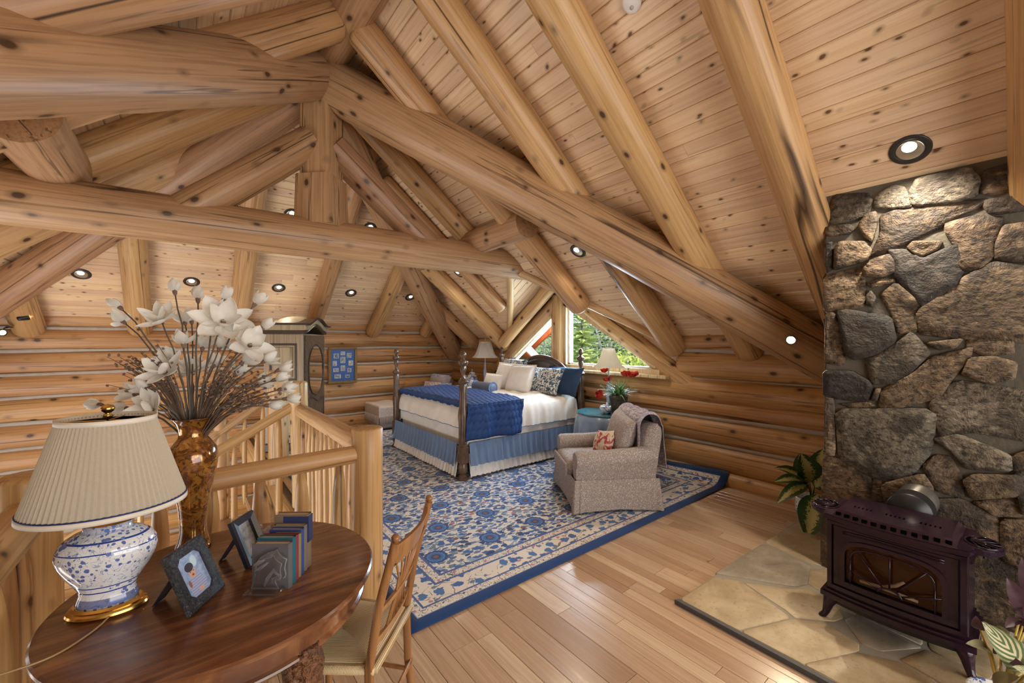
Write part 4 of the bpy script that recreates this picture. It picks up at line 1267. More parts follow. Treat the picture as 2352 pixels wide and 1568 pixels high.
for i, (x, y, z, s) in enumerate(BLOOMS):
    lab = BR_LAB[i]
    br = thing('magnolia_branch', lab, 'flower', (VX, VY, TZ + 0.45), 0, 'magnolia branches in the gold vase')
    tip = Vector((x - VX, y - VY, z - TZ - 0.45))
    a0 = math.atan2(tip.y, tip.x)
    base = Vector((0.022 * math.cos(a0), 0.022 * math.sin(a0), -0.06))
    lift = Vector((tip.x * 0.25, tip.y * 0.25, max(tip.z * 0.62, 0.10)))
    pts = []
    for k in range(8):
        t = k / 7
        p = base * (1 - t) ** 2 + lift * 2 * t * (1 - t) + tip * t * t
        p += Vector((rr.uniform(-1, 1), rr.uniform(-1, 1), rr.uniform(-1, 1))) * 0.004 * (0 < k < 7)
        pts.append(p)
    mb = MB(); mb.tube(pts, [0.0044 - 0.0018 * k / 7 for k in range(8)], 6)
    mb.build('stem', M_STEM, br, smooth=True)
    d = (pts[-1] - pts[-2]).normalized()
    if s >= 3:
        d = (d + Vector((-0.3, -0.9, 0.15))).normalized()
    q = Vector((0, 0, 1)).rotation_difference(d)
    bl = mk('blossom', None, None, None, br, Matrix.Translation(tip) @ q.to_matrix().to_4x4() @ Matrix.Rotation(rr.uniform(0, 6), 4, 'Z'), mesh=CALYX)
    sets = {1: [(4, 0.10, 1.0)], 2: [(3, 0.18, 1.05), (3, 0.55, 1.0)], 3: [(4, 0.45, 1.0), (5, 1.05, 1.1)], 4: [(4, 0.5, 1.15), (7, 1.15, 1.35)]}[s]
    for (cnt, tilt, sc) in sets:
        ph = rr.uniform(0, 6)
        for k in range(cnt):
            pm = PET[rr.randrange(3) + (3 if s >= 3 else 0)]
            o = bpy.data.objects.new('petal', pm); COL.objects.link(o); o.parent = bl
            o.matrix_local = Matrix.Rotation(ph + 2 * PI * k / cnt + rr.uniform(-.15, .15), 4, 'Z') @ Matrix.Rotation(tilt + rr.uniform(-.1, .1), 4, 'X') @ Matrix.Translation((0, -0.003, 0.006)) @ Matrix.Scale(1.12 * sc * rr.uniform(0.9, 1.1), 4)
    if s >= 3:
        v, f = lathe_vf([(0.0, 0.004), (0.006, 0.006), (0.007, 0.014), (0.004, 0.022), (0.0, 0.024)], 8)
        mk('stamens', v, f, M_STAMEN, bl, smooth=True)
for i, (x, y, z) in enumerate(TWIGS):
    side = 'left' if x < 0 else 'right'
    tw = thing('twig_spray', 'dry brown twig with small buds on the %s of the bouquet' % side, 'twig', (VX, VY, TZ + 0.45), 0, 'dry twigs %s of the bouquet' % side)
    tip = Vector((x - VX, y - VY, z - TZ - 0.45))
    base = Vector((tip.x * 0.08, tip.y * 0.08, -0.05))
    mid = Vector((tip.x * 0.35, tip.y * 0.35, tip.z * 0.6 + 0.03))
    mb = MB(); bd = MB()
    for q in range(4):
        dv = Vector((rr.uniform(-1, 1), rr.uniform(-1, 1), rr.uniform(-1, 1))) * (0.0 if q == 0 else 0.045)
        tp = tip + dv
        pts = []
        for k in range(6):
            t = k / 5
            pts.append(base * (1 - t) ** 2 + (mid + dv * 0.3) * 2 * t * (1 - t) + tp * t * t)
        mb.tube(pts, [0.0021 - 0.0011 * k / 5 for k in range(6)], 5)
        for k in range(5):
            t = 0.62 + 0.38 * k / 4
            p = base * (1 - t) ** 2 + (mid + dv * 0.3) * 2 * t * (1 - t) + tp * t * t + Vector((rr.uniform(-1, 1), rr.uniform(-1, 1), rr.uniform(-1, 1))) * 0.009
            v, f = lathe_vf([(0.0, -0.006), (0.0036, -0.003), (0.0046, 0.001), (0.003, 0.005), (0.0, 0.008)], 6)
            Mx = Matrix.Translation(p) @ Matrix.Rotation(rr.uniform(0, 3), 4, 'X') @ Matrix.Rotation(rr.uniform(0, 3), 4, 'Y')
            bd.add([Mx @ Vector(a) for a in v], f)
    mb.build('stem', M_TWIG, tw, smooth=True)
    o = bd.build('buds', M_BUDB, tw, smooth=True); o['kind'] = 'stuff'

# ================================================================== photo frames
def photo_mat_child():
    t = NT('photo_print_child')
    c = t.coord()                       # local: x across, z up (metres from the print centre)
    x, y, z = t.sep(c)
    def ell(cx, cz, rx, rz, soft=0.12):
        a = t.math('DIVIDE', t.math('SUBTRACT', x, cx), rx); b = t.math('DIVIDE', t.math('SUBTRACT', z, cz), rz)
        d = t.math('ADD', t.math('MULTIPLY', a, a), t.math('MULTIPLY', b, b))
        return t.ramp(t.math('MULTIPLY', d, 0.5), [(0.5 - soft / 2, 1.0), (0.5, 0.0)])
    n = t.noise(c, 60, 3)
    col = t.ramp(n, [(0.3, (0.20, 0.28, 0.48)), (0.7, (0.40, 0.48, 0.66))])
    st = t.n('TexWave', {'Vector': c, 'Scale': 42.0, 'Distortion': 1.5}, bands_direction='Z').outputs[1]
    shirt = t.mix(st, (0.42, 0.44, 0.60), (0.27, 0.29, 0.46))
    col = t.mix(ell(0.016, 0.036, 0.014, 0.02, 0.5), col, (0.52, 0.66, 0.72))
    col = t.mix(ell(0.0, -0.038, 0.034, 0.036, 0.2), col, shirt)
    col = t.mix(ell(-0.026, -0.02, 0.006, 0.012, 0.3), col, (0.30, 0.13, 0.10))
    col = t.mix(ell(-0.004, 0.008, 0.014, 0.017), col, (0.62, 0.36, 0.26))
    col = t.mix(ell(-0.008, 0.026, 0.017, 0.014), col, (0.05, 0.045, 0.05))
    col = t.mix(ell(-0.003, 0.000, 0.0048, 0.003), col, (0.32, 0.06, 0.06))
    col = t.mix(ell(-0.010, 0.010, 0.0024, 0.0014), col, (0.04, 0.03, 0.03))
    col = t.mix(ell(0.003, 0.011, 0.0024, 0.0014), col, (0.04, 0.03, 0.03))
    col = t.mix(ell(-0.003, 0.0055, 0.0016, 0.0022), col, (0.50, 0.26, 0.19))
    col = t.mix(ell(0.006, -0.050, 0.011, 0.007), col, (0.62, 0.36, 0.26))
    return t.bsdf(col, 0.15)
def photo_mat_generic(name, a, b):
    t = NT(name)
    n = t.noise(t.coord(), 40, 3)
    return t.bsdf(t.ramp(n, [(0.35, a), (0.65, b)]), 0.2)
M_FRBLK = carved('embossed_black_frame', (0.035, 0.037, 0.045), 95, 0.006, 0.28)
M_FRPL = simple('dark_leather_frame', (0.022, 0.024, 0.040), 0.35)
def photo_frame(label, p0, edge, w, h, lean, bw, m_frame, m_photo, thick=0.014, oct_open=False):
    e = Vector((edge[0], edge[1], 0)).normalized()
    ang = math.atan2(e.y, e.x)
    fr = thing('photo_frame', label, 'picture frame', (p0[0], p0[1], TZ), ang)
    # local: x along the bottom edge, front = -y, leaning back towards +y
    Ml = Matrix.Rotation(-lean, 4, 'X') @ Matrix.Translation((0, 0, thick * 0.0))
    mb = MB()
    W = [(0, 0), (w, 0), (w, h), (0, h)]
    c = bw
    if oct_open:
        k = 0.016
        I = [(c + k, c), (w - c - k, c), (w - c, c + k), (w - c, h - c - k), (w - c - k, h - c), (c + k, h - c), (c, h - c - k), (c, c + k)]
        O = [(0, 0), (w, 0), (w, 0), (w, h), (w, h), (0, h), (0, h), (0, 0)]
    else:
        I = [(c, c), (w - c, c), (w - c, h - c), (c, h - c)]; O = W
    n = len(I)
    v = [(x, -thick * 0.6, z) for x, z in O] + [(x * 0.94 + w * 0.03, -thick, z * 0.94 + h * 0.03) for x, z in O] + [(x, -thick * 0.75, z) for x, z in I] + [(x, -0.002, z) for x, z in I] + [(x, 0, z) for x, z in O]
    f = []
    for a, b_ in ((4, 0), (0, 1), (1, 2), (2, 3)):
        for i in range(n):
            j = (i + 1) % n
            f.append((a * n + i, a * n + j, b_ * n + j, b_ * n + i))
    v = [Ml @ Vector(q) for q in v]
    mk('frame_moulding', v, f, m_frame, fr)
    mb = MB(); mb.box(0.004, w - 0.004, -0.002, 0.004, 0.004, h - 0.004, M=Ml)
    mb.build('backing_board', M_FRPL, fr)
    Mp = Ml @ Matrix.Translation((w / 2, -0.0035, h / 2))
    a, b_ = w / 2 - c + 0.004, h / 2 - c + 0.004
    mk('photo_print', [(-a, 0, -b_), (a, 0, -b_), (a, 0, b_), (-a, 0, b_), (-a, 0.001, -b_), (a, 0.001, -b_), (a, 0.001, b_), (-a, 0.001, b_)], [(0, 1, 2, 3), (7, 6, 5, 4), (0, 4, 5, 1), (1, 5, 6, 2), (2, 6, 7, 3), (3, 7, 4, 0)], m_photo, fr, Mp)
    # easel back
    top = Ml @ Vector((w / 2, 0.004, h * 0.72))
    ft = Vector((w / 2, top.y + h * 0.42, 0.0))
    hw = w * 0.22
    v = [(top.x - hw, top.y, top.z), (top.x + hw, top.y, top.z), (ft.x + hw * 0.7, ft.y, 0.004), (ft.x, ft.y + 0.006, 0.0), (ft.x - hw * 0.7, ft.y, 0.004)]
    v2 = [(a_, b2 + 0.003, c2) for a_, b2, c2 in v]
    mk('easel_leg', v + v2, [(0, 1, 2, 3, 4), (9, 8, 7, 6, 5)] + [(i, i + 5, (i + 1) % 5 + 5, (i + 1) % 5) for i in range(5)], M_FRPL, fr)
    return fr
photo_frame('black embossed frame with a snapshot of a laughing child in a striped shirt', (0.003, 1.526), (0.093, 0.131), 0.158, 0.190, math.radians(24), 0.031, M_FRBLK, photo_mat_child(), oct_open=True)
photo_frame('plain dark frame turned sideways beside the row of books', (0.165, 1.728), (0.62, 0.78), 0.118, 0.172, math.radians(22), 0.024, M_FRPL, photo_mat_generic('photo_print_pale', (0.20, 0.19, 0.19), (0.46, 0.45, 0.45)), thick=0.02)

# ================================================================== books and bookends
def cloth(name, col): return simple(name, col, 0.6, (220, 0.3, 0.002))
M_PAGES = simple('page_edges', (0.62, 0.50, 0.34), 0.8, (300, 0.4, 0.001))
rowd = Vector((0.614, 0.79)).normalized(); wid = Vector((-rowd.y, rowd.x))
pos = Vector((0.262, 1.508))
BK = [('worn grey hardcover book at the front against the glass horse', 0.026, 0.118, 0.146, (0.115, 0.105, 0.115)),
      ('teal blue hardcover book second in the row', 0.021, 0.118, 0.154, (0.012, 0.10, 0.145)),
      ('dark red hardcover book third in the row', 0.015, 0.116, 0.152, (0.22, 0.020, 0.028)),
      ('olive tan book fourth in the row', 0.016, 0.085, 0.148, (0.22, 0.18, 0.085)),
      ('navy blue book with pinkish page tops fifth in the row', 0.020, 0.110, 0.156, (0.030, 0.055, 0.20)),
      ('grey brown book sixth in the row', 0.022, 0.110, 0.160, (0.155, 0.130, 0.108)),
      ('tallest brown and navy book at the far end of the row', 0.030, 0.118, 0.188, (0.19, 0.135, 0.085))]
for i, (lab, th, w, h, col) in enumerate(BK):
    bk = thing('book', lab, 'book', (pos.x, pos.y, TZ), math.atan2(wid.y, wid.x), 'books between the glass bookends')
    m = cloth('book_cloth_%d' % i, col)
    # local x = towards the fore edge, local y = -row direction ... spine at x = 0
    mb = MB()
    mb.box(0, w, -th, -th + 0.0025, 0, h, 0.0006); mb.box(0, w, -0.0025, 0, 0, h, 0.0006)
    for k in range(4):
        pass
    v, f, uv = grid_vf(6, 1, lambda u, s: (-0.004 * math.sin(PI * u), -th * u, h * s))
    mb.add(v, f); mb.add([(a + 0.003, b_, c) for a, b_, c in v], [q[::-1] for q in f])
    mb.build('cover', m, bk)
    mb = MB(); mb.box(0.003, w - 0.004, -th + 0.0026, -0.0026, 0.003, h - 0.004)
    mb.build('pages', M_PAGES, bk)
    if i == 6:
        mb = MB(); mb.box(-0.0046, w * 0.72, -th - 0.0004, 0.0004, h * 0.48, h * 0.97)
        mb.build('jacket_band', cloth('navy_band', (0.02, 0.03, 0.10)), bk)
    pos = pos + rowd * (th + 0.001)
def clear_glass(name):
    t = NT(name)
    c = t.coord()
    nr = t.bump(t.noise(c, 40, 1), 0.35, 0.008)
    tr = t.n('BsdfTransparent', {'Color': (0.97, 0.98, 0.99, 1)})
    gl = t.n('BsdfGlossy', {'Roughness': 0.10, 'Normal': nr})
    fr = t.n('LayerWeight', {'Blend': 0.30, 'Normal': nr})
    mx = t.n('MixShader', {0: t.math('ADD', t.math('MULTIPLY', fr.outputs['Facing'], 0.55), 0.06), 1: tr.outputs[0], 2: gl.outputs[0]})
    df = t.n('BsdfTranslucent', {'Color': (0.9, 0.92, 0.94, 1)})
    m2 = t.n('MixShader', {0: 0.10, 1: mx.outputs[0], 2: df.outputs[0]})
    t.t.links.new(m2.outputs[0], t.o.inputs[0])
    return t.m
M_GLASS = clear_glass('pressed_glass')
M_GLINT = clear_glass('pressed_glass_glint')
for _n in M_GLINT.node_tree.nodes:
    if _n.type == 'MIX_SHADER' and not _n.inputs[0].is_linked: _n.inputs[0].default_value = 0.40  # whiter glass, edge highlights put into the colour
def horse(label, p, ang, group=None):
    hb = thing('horse_bookend', label, 'bookend', (p[0], p[1], TZ), ang)
    P = [(0.0, 0.012), (0.012, 0.066), (0.016, 0.094), (0.030, 0.112), (0.052, 0.124), (0.074, 0.130), (0.082, 0.137), (0.088, 0.124), (0.100, 0.112), (0.112, 0.106), (0.108, 0.092), (0.106, 0.076), (0.110, 0.058), (0.106, 0.048), (0.097, 0.046), (0.088, 0.056), (0.078, 0.050), (0.076, 0.034), (0.086, 0.012)]
    n = len(P); v = []; f = []
    cx, cz = 0.055, 0.06
    for (y, s) in ((-0.030, 0.72), (-0.026, 0.90), (-0.014, 1.0), (0.0, 1.0)):
        v += [(cx + (x - cx) * s, y, cz + (z - cz) * s) for x, z in P]
    for j in range(3):
        for i in range(n):
            e = (i + 1) % n
            f.append((j * n + i, j * n + e, (j + 1) * n + e, (j + 1) * n + i))
    f.append(tuple(range(n - 1, -1, -1))); f.append(tuple(3 * n + i for i in range(n)))
    mk('horse_head', v, f, M_GLASS, hb, smooth=False)
    mb = MB()
    mb.tube([(0.018, -0.030, 0.095), (0.034, -0.033, 0.105), (0.052, -0.033, 0.114)], [0.004, 0.006, 0.003], 6)
    mb.tube([(0.022, -0.031, 0.075), (0.040, -0.034, 0.088), (0.062, -0.033, 0.104)], [0.004, 0.006, 0.003], 6)
    mb.tube([(0.05, -0.030, 0.03), (0.062, -0.034, 0.055), (0.080, -0.033, 0.080), (0.098, -0.031, 0.062)], [0.003, 0.005, 0.006, 0.003], 6)
    mb.build('mane_relief', M_GLINT, hb, smooth=True)
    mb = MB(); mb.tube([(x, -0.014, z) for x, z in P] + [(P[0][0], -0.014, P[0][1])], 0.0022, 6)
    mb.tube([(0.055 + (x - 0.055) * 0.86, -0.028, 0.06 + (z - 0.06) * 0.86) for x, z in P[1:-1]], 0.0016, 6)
    mb.build('edge_glint', M_GLINT, hb, smooth=True)  # rim tubes standing in for highlights along the glass outline
    mb = MB(); mb.box(-0.012, 0.100, -0.046, 0.002, 0.0, 0.012, 0.003)
    mb.build('base_slab', M_GLASS, hb)
e1 = Vector((0.262, 1.508)) + wid * 0.108 - rowd * 0.004
horse('clear glass horse head bookend in front of the grey book', (e1.x, e1.y), math.atan2(-wid.y, -wid.x))
def crystal(label, p, seed):
    cr = thing('crystal_cluster', label, 'ornament', (p[0], p[1], TZ), seed)
    r_ = random.Random(seed)
    for k in range(9):
        a = r_.uniform(0, 6.28); t = r_.uniform(0.1, 0.75)
        L = r_.uniform(0.045, 0.085)
        v, f = lathe_vf([(0.007, 0.0), (0.012, L * 0.5), (0.010, L * 0.8), (0.0, L)], 6)
        Mx = Matrix.Rotation(a, 4, 'Z') @ Matrix.Rotation(t, 4, 'Y')
        mk('crystal_spike', [Mx @ Vector(q) + Vector((0, 0, 0.004)) for q in v], f, M_GLASS, cr)
    mb = MB(); mb.lathe([(0, 0), (0.030, 0), (0.034, 0.006), (0.02, 0.014), (0, 0.018)], 12)
    mb.build('foot', M_GLASS, cr)
crystal('clear crystal ornament just behind the sideways photo frame', (0.232, 1.93), 3)
crystal('clear crystal ornament behind the tallest book', (0.318, 1.975), 8)

# ================================================================== rush seat chair
M_CHAIR = wood_log('cherry_chair_wood', (0.40, 0.195, 0.075), (0.31, 0.14, 0.05), (0.19, 0.08, 0.028), knot_size=0.01, crack_on=False, rough=0.28, gscale=1.5)
def rush():
    t = NT('woven_rush')
    c = t.coord()
    w = t.n('TexWave', {'Vector': c, 'Scale': 62.0, 'Distortion': 0.6, 'Detail': 1.0, 'Detail Scale': 2.0}, bands_direction='Y').outputs[1]
    n = t.noise(t.map(c, (6, 90, 6)), 1.0, 2)
    col = t.ramp(w, [(0.03, (0.30, 0.20, 0.09)), (0.35, (0.62, 0.45, 0.23)), (0.9, (0.80, 0.62, 0.36))])
    col = t.mix(t.math('MULTIPLY', n, 0.25), col, (0.40, 0.28, 0.14))
    return t.bsdf(col, 0.55, t.bump(w, 0.3, 0.003))
M_RUSH = rush()
ch = thing('rush_chair', 'wooden chair with spindle back and woven rush seat at the round table', 'chair', (0.485, 1.655, 0), math.radians(45))
def leg(name, pts, r0, r1, n=12):
    mb = MB(); k = len(pts)
    mb.tube(pts, [r0 + (r1 - r0) * i / (k - 1) for i in range(k)], n)
    return mb.build(name, M_CHAIR, ch, auto=40)
for sx in (-1, 1):
    pts = [(sx * 0.165, -0.215, 0.0), (sx * 0.17, -0.185, 0.22), (sx * 0.172, -0.178, 0.43), (sx * 0.176, -0.215, 0.65), (sx * 0.178, -0.275, 0.875)]
    lg = leg('back_post', pts, 0.0165, 0.0150)
    mb = MB(); mb.lathe([(0.008, 0.870), (0.008, 0.880), (0.0145, 0.885), (0.0155, 0.892), (0.011, 0.900), (0.0, 0.903)], 14, M=Matrix.Translation((sx * 0.178, -0.276, 0)))
    mb.build('post_finial', M_CHAIR, lg, smooth=True)
    leg('front_leg', [(sx * 0.205, 0.19, 0.0), (sx * 0.205, 0.19, 0.45)], 0.014, 0.018)
    leg('stretcher', [(sx * 0.168, -0.20, 0.17), (sx * 0.205, 0.19, 0.17)], 0.009, 0.009, 8)
leg('stretcher', [(-0.205, 0.19, 0.25), (0.205, 0.19, 0.25)], 0.010, 0.010, 8)
leg('stretcher', [(-0.168, -0.20, 0.21), (0.168, -0.20, 0.21)], 0.009, 0.009, 8)
def rail_curve(name, z, yb, h, bow, th=0.012, up=0.0):
    def sec(u):
        x = (u - 0.5) * 0.35
        return x, yb - bow * (1 - (2 * u - 1) ** 2)
    v = []; f = []
    N_ = 16
    for i in range(N_ + 1):
        u = i / N_
        x, y = sec(u)
        zz = z + up * (1 - (2 * u - 1) ** 2)
        lean_ = 0.27 * h
        v += [(x, y + th / 2, zz), (x, y - th / 2, zz), (x, y - th / 2 - lean_, zz + h), (x, y + th / 2 - lean_, zz + h)]
    for i in range(N_):
        for k in range(4):
            e = (k + 1) % 4
            f.append((i * 4 + k, i * 4 + e, (i + 1) * 4 + e, (i + 1) * 4 + k))
    f.append((3, 2, 1, 0)); f.append(tuple(N_ * 4 + k for k in range(4)))
    o = mk(name, v, f, M_CHAIR, ch); shade_auto(o.data, 40)
rail_curve('crest_rail', 0.775, -0.243, 0.080, 0.030, up=0.004)
rail_curve('lower_rail', 0.490, -0.178, 0.034, 0.018)
rail_curve('middle_rail', 0.612, -0.203, 0.022, 0.016)
for k in range(7):
    s = (k - 3) / 3
    mb = MB()
    mb.tube([(s * 0.085, -0.200, 0.515), (s * 0.040, -0.219, 0.618), (s * 0.075, -0.245, 0.70), (s * 0.150, -0.268, 0.785)], [0.0045, 0.005, 0.0045, 0.004], 8)
    mb.build('spindle', M_CHAIR, ch, smooth=True)
fw, bw_, fy, by = 0.205, 0.168, 0.205, -0.195
cen = (0.0, 0.01, 0.438)
corners = [(-fw, fy), (fw, fy), (bw_, by), (-bw_, by)]
for k in range(4):
    a = corners[k]; b_ = corners[(k + 1) % 4]
    ex = Vector((b_[0] - a[0], b_[1] - a[1], 0)); mid = Vector(((a[0] + b_[0]) / 2, (a[1] + b_[1]) / 2, 0))
    ang = math.atan2(ex.y, ex.x)
    Mx = Matrix.Translation((mid.x, mid.y, 0)) @ Matrix.Rotation(ang - PI / 2 + PI / 2, 4, 'Z')
    Mi = Mx.inverted()
    def fn(u, w, a=a, b_=b_):
        ex_ = a[0] + (b_[0] - a[0]) * u; ey_ = a[1] + (b_[1] - a[1]) * u
        x = cen[0] + (ex_ - cen[0]) * w; y = cen[1] + (ey_ - cen[1]) * w
        z = 0.438 + 0.018 * math.sin(PI * min(w, 0.97)) - (0.02 * (w - 0.93) / 0.07 if w > 0.93 else 0)
        return Mi @ Vector((x, y, z))
    v, f, uv = grid_vf(12, 10, fn)
    nv = len(v)
    v2 = [Vector((q.x, q.y, 0.415)) for q in v]
    o = mk('rush_panel', v + v2, f + [tuple(nv + i for i in q[::-1]) for q in f], M_RUSH, ch, Mx @ Matrix.Identity(4), smooth=True)
mb = MB()
for k in range(4):
    a = corners[k]; b_ = corners[(k + 1) % 4]
    mb.tube([(a[0], a[1], 0.428), (b_[0], b_[1], 0.428)], 0.014, 8)
mb.build('seat_frame', M_RUSH, ch, smooth=True)
# ================================================================== rug
def rug_mat(W, L):
    t = NT('floral_rug')
    uv = t.coord('UV')
    x, y, z_ = t.sep(uv)
    mn = lambda a, b: t.math('MINIMUM', a, b)
    dx = mn(x, t.math('SUBTRACT', W, x)); dy = mn(y, t.math('SUBTRACT', L, y))
    e = mn(dx, dy)
    cream = (0.74, 0.69, 0.63)
    NAVY, MID, SLATE, PALE = (0.012, 0.04, 0.15), (0.030, 0.115, 0.36), (0.13, 0.20, 0.30), (0.26, 0.37, 0.52)
    # jittered leaf shapes
    wob = t.noise(uv, 26, 2, out='Color')
    cw = t.addv(uv, t.n('VectorMath', {0: wob, 1: (0.05, 0.05, 0)}, operation='MULTIPLY').outputs[0])
    def leaves(scale, size, rot, sx):
        p = t.map(cw, (1.0, sx, 1), rot=(0, 0, rot))
        nd = t.n('TexVoronoi', {'Vector': p, 'Scale': scale, 'Randomness': 0.9}, voronoi_dimensions='2D')
        m = t.ramp(nd.outputs['Distance'], [(size - 0.025, 1.0), (size + 0.01, 0.0)])
        h = t.n('SeparateColor', {'Color': nd.outputs['Color']}).outputs[0]
        return m, h
    col = cream
    vn = t.noise(t.map(uv, (1, 1, 1)), 7.5, 1, 0.5, 1.2)
    vine = t.ramp(t.math('ABSOLUTE', t.math('SUBTRACT', vn, 0.5)), [(0.008, 0.85), (0.016, 0.0)])
    col = t.mix(vine, col, (0.05, 0.06, 0.07))
    for (sc, size, rot, sx, cols) in ((13, 0.33, 0.5, 1.9, [(0.0, SLATE), (0.35, PALE), (0.6, MID), (0.85, SLATE)]),
                                      (11, 0.30, -0.6, 2.0, [(0.0, MID), (0.3, SLATE), (0.5, NAVY), (0.75, PALE)]),
                                      (9, 0.23, 0.1, 1.2, [(0.0, NAVY), (0.4, MID), (0.62, (0.45, 0.17, 0.20)), (0.72, MID), (0.86, (0.21, 0.075, 0.05)), (0.93, NAVY)])):
        m, h = leaves(sc, size, rot, sx)
        col = t.mix(m, col, t.ramp(h, cols, 'CONSTANT'))
    field = col
    # medallions on a staggered grid
    S_ = 0.47
    gx = t.math('DIVIDE', x, S_); gy = t.math('DIVIDE', y, S_ * 0.86)
    row = t.math('FLOOR', gy)
    off = t.math('MULTIPLY', t.math('MODULO', row, 2.0), 0.5)
    fx = t.math('SUBTRACT', t.math('FRACT', t.math('ADD', gx, off)), 0.5)
    fy = t.math('SUBTRACT', t.math('FRACT', gy), 0.5)
    ddx = t.math('MULTIPLY', fx, S_); ddy = t.math('MULTIPLY', fy, S_ * 0.86)
    r = t.math('SQRT', t.math('ADD', t.math('MULTIPLY', ddx, ddx), t.math('MULTIPLY', ddy, ddy)))
    ang = t.math('ARCTAN2', ddy, ddx)
    r = t.math('ADD', r, t.math('MULTIPLY', t.math('SINE', t.math('MULTIPLY', ang, 14.0)), 0.003))
    rr_ = t.math('MULTIPLY', r, 8.6)
    med = t.ramp(rr_, [(0.0, (0.20, 0.08, 0.06)), (0.17, NAVY), (0.30, (0.03, 0.12, 0.36)), (0.46, (0.06, 0.20, 0.50)), (0.56, (0.012, 0.05, 0.19)), (0.80, (0.014, 0.06, 0.22))], 'CONSTANT')
    field = t.mix(t.math('LESS_THAN', r, 0.086), field, med)
    # border bands
    def band(a, b): return t.math('MULTIPLY', t.math('GREATER_THAN', e, a), t.math('LESS_THAN', e, b))
    m1, h1 = leaves(17, 0.30, 0.3, 1.3)
    m2, h2 = leaves(9.5, 0.30, 0.8, 1.0)
    bcol = t.mix(vine, (0.75, 0.69, 0.61), (0.05, 0.06, 0.07))
    bcol = t.mix(m1, bcol, t.ramp(h1, [(0.0, SLATE), (0.25, (0.75, 0.69, 0.61)), (0.5, (0.52, 0.22, 0.27)), (0.62, MID), (0.8, (0.75, 0.69, 0.61))], 'CONSTANT'))
    bcol = t.mix(m2, bcol, t.ramp(h2, [(0.0, MID), (0.4, (0.05, 0.16, 0.40)), (0.7, (0.75, 0.69, 0.61))], 'CONSTANT'))
    n1 = t.noise(uv, 34, 1, 0.5, 1.0)
    nv = t.ramp(t.math('ABSOLUTE', t.math('SUBTRACT', n1, 0.5)), [(0.02, 1.0), (0.035, 0.0)])
    ncol = t.mix(nv, (0.75, 0.69, 0.61), (0.07, 0.10, 0.11))
    fl, fh = leaves(14, 0.16, 0.0, 1.0)
    ncol = t.mix(fl, ncol, (0.50, 0.20, 0.25))
    LINE = (0.055, 0.11, 0.32)
    out = field
    for (a, b, c) in ((0.355, 0.395, LINE),):
        out = t.mix(t.math('LESS_THAN', e, 0.395), out, LINE)
    out = t.mix(t.math('LESS_THAN', e, 0.375), out, ncol)
    out = t.mix(t.math('LESS_THAN', e, 0.318), out, LINE)
    out = t.mix(t.math('LESS_THAN', e, 0.300), out, bcol)
    out = t.mix(t.math('LESS_THAN', e, 0.150), out, LINE)
    out = t.mix(t.math('LESS_THAN', e, 0.136), out, ncol)
    out = t.mix(t.math('LESS_THAN', e, 0.082), out, (0.30, 0.36, 0.50))
    out = t.mix(t.math('LESS_THAN', e, 0.076), out, (0.007, 0.040, 0.150))
    pile = t.noise(uv, 420, 2)
    return t.bsdf(out, 0.95, t.bump(pile, 0.35, 0.004), Sheen_Weight=0.2)
RX0, RY0 = 0.93, 2.045
RW, RL = 3.72, 5.0
M_RUG = rug_mat(RW, RL)
def rug_pt(s, tt, top):
    x = RX0 + s; y = RY0 + tt
    z = 0.0
    bendx = 3.46                     # where the rug starts to ride up the wall
    if s > bendx:
        a = (s - bendx)
        R_ = 0.20
        th = min(a / R_, 1.25)
        k = 0.55 + 0.45 * math.exp(-((tt) / 0.6) ** 2)
        x = RX0 + bendx + R_ * math.sin(th)
        z = R_ * (1 - math.cos(th)) * k + (a - th * R_) * 0.3
    return (x, y, z + (0.016 if top else 0.002))
NU, NV_ = 46, 50
v, f, uv = [], [], []
for top in (1, 0):
    for j in range(NV_ + 1):
        for i in range(NU + 1):
            s = RW * (i / NU) if i < 30 else RW * (30 / NU) + RW * (1 - 30 / NU) * ((i - 30) / (NU - 30))
            tt = RL * j / NV_
            v.append(rug_pt(s, tt, top)); uv.append((s, tt))
c = NU + 1; tot = (NU + 1) * (NV_ + 1)
for j in range(NV_):
    for i in range(NU):
        q = (j * c + i, j * c + i + 1, (j + 1) * c + i + 1, (j + 1) * c + i)
        f.append(q); f.append(tuple(tot + k for k in q[::-1]))
ring = [i for i in range(NU + 1)] + [j * c + NU for j in range(1, NV_ + 1)] + [NV_ * c + i for i in range(NU - 1, -1, -1)] + [j * c for j in range(NV_ - 1, 0, -1)]
for k in range(len(ring)):
    a, b_ = ring[k], ring[(k + 1) % len(ring)]
    f.append((a, tot + a, tot + b_, b_))
tag(mk('area_rug', v, f, M_RUG, smooth=True, uvs=uv), 'large blue and cream floral rug under the bed with its corner riding up the wall', 'rug')

# ================================================================== bed
def fabric(name, col, sc=180, rough=0.9, var=0.05, **kw):
    return simple(name, col, rough, (sc, 0.25, 0.002), var, **kw)
M_LINEN = fabric('ivory_linen', (0.84, 0.80, 0.74))
M_SHEET = fabric('white_sheet', (0.84, 0.83, 0.82))
M_BLUERUF = fabric('slate_blue_ruffle', (0.16, 0.24, 0.40))
M_WHITERUF = fabric('white_ruffle', (0.80, 0.77, 0.735))
M_QUILT = simple('navy_velvet_quilt', (0.010, 0.048, 0.185), 0.7, (260, 0.3, 0.002), 0.2)
M_POST = simple('dark_turned_bedwood', (0.115, 0.068, 0.042), 0.22, (90, 0.25, 0.003), 0.35)
M_POSTP = simple('dark_bedwood', (0.085, 0.045, 0.028), 0.3, None, 0.2)
BX0, BX1, BY0, BY1 = 2.42, 4.34, 3.95, 5.80     # post axes
BT = 0.765
bed = thing('bed', 'four-poster bed with carved dark wood posts and arched headboard', 'bed', (0, 0, 0))
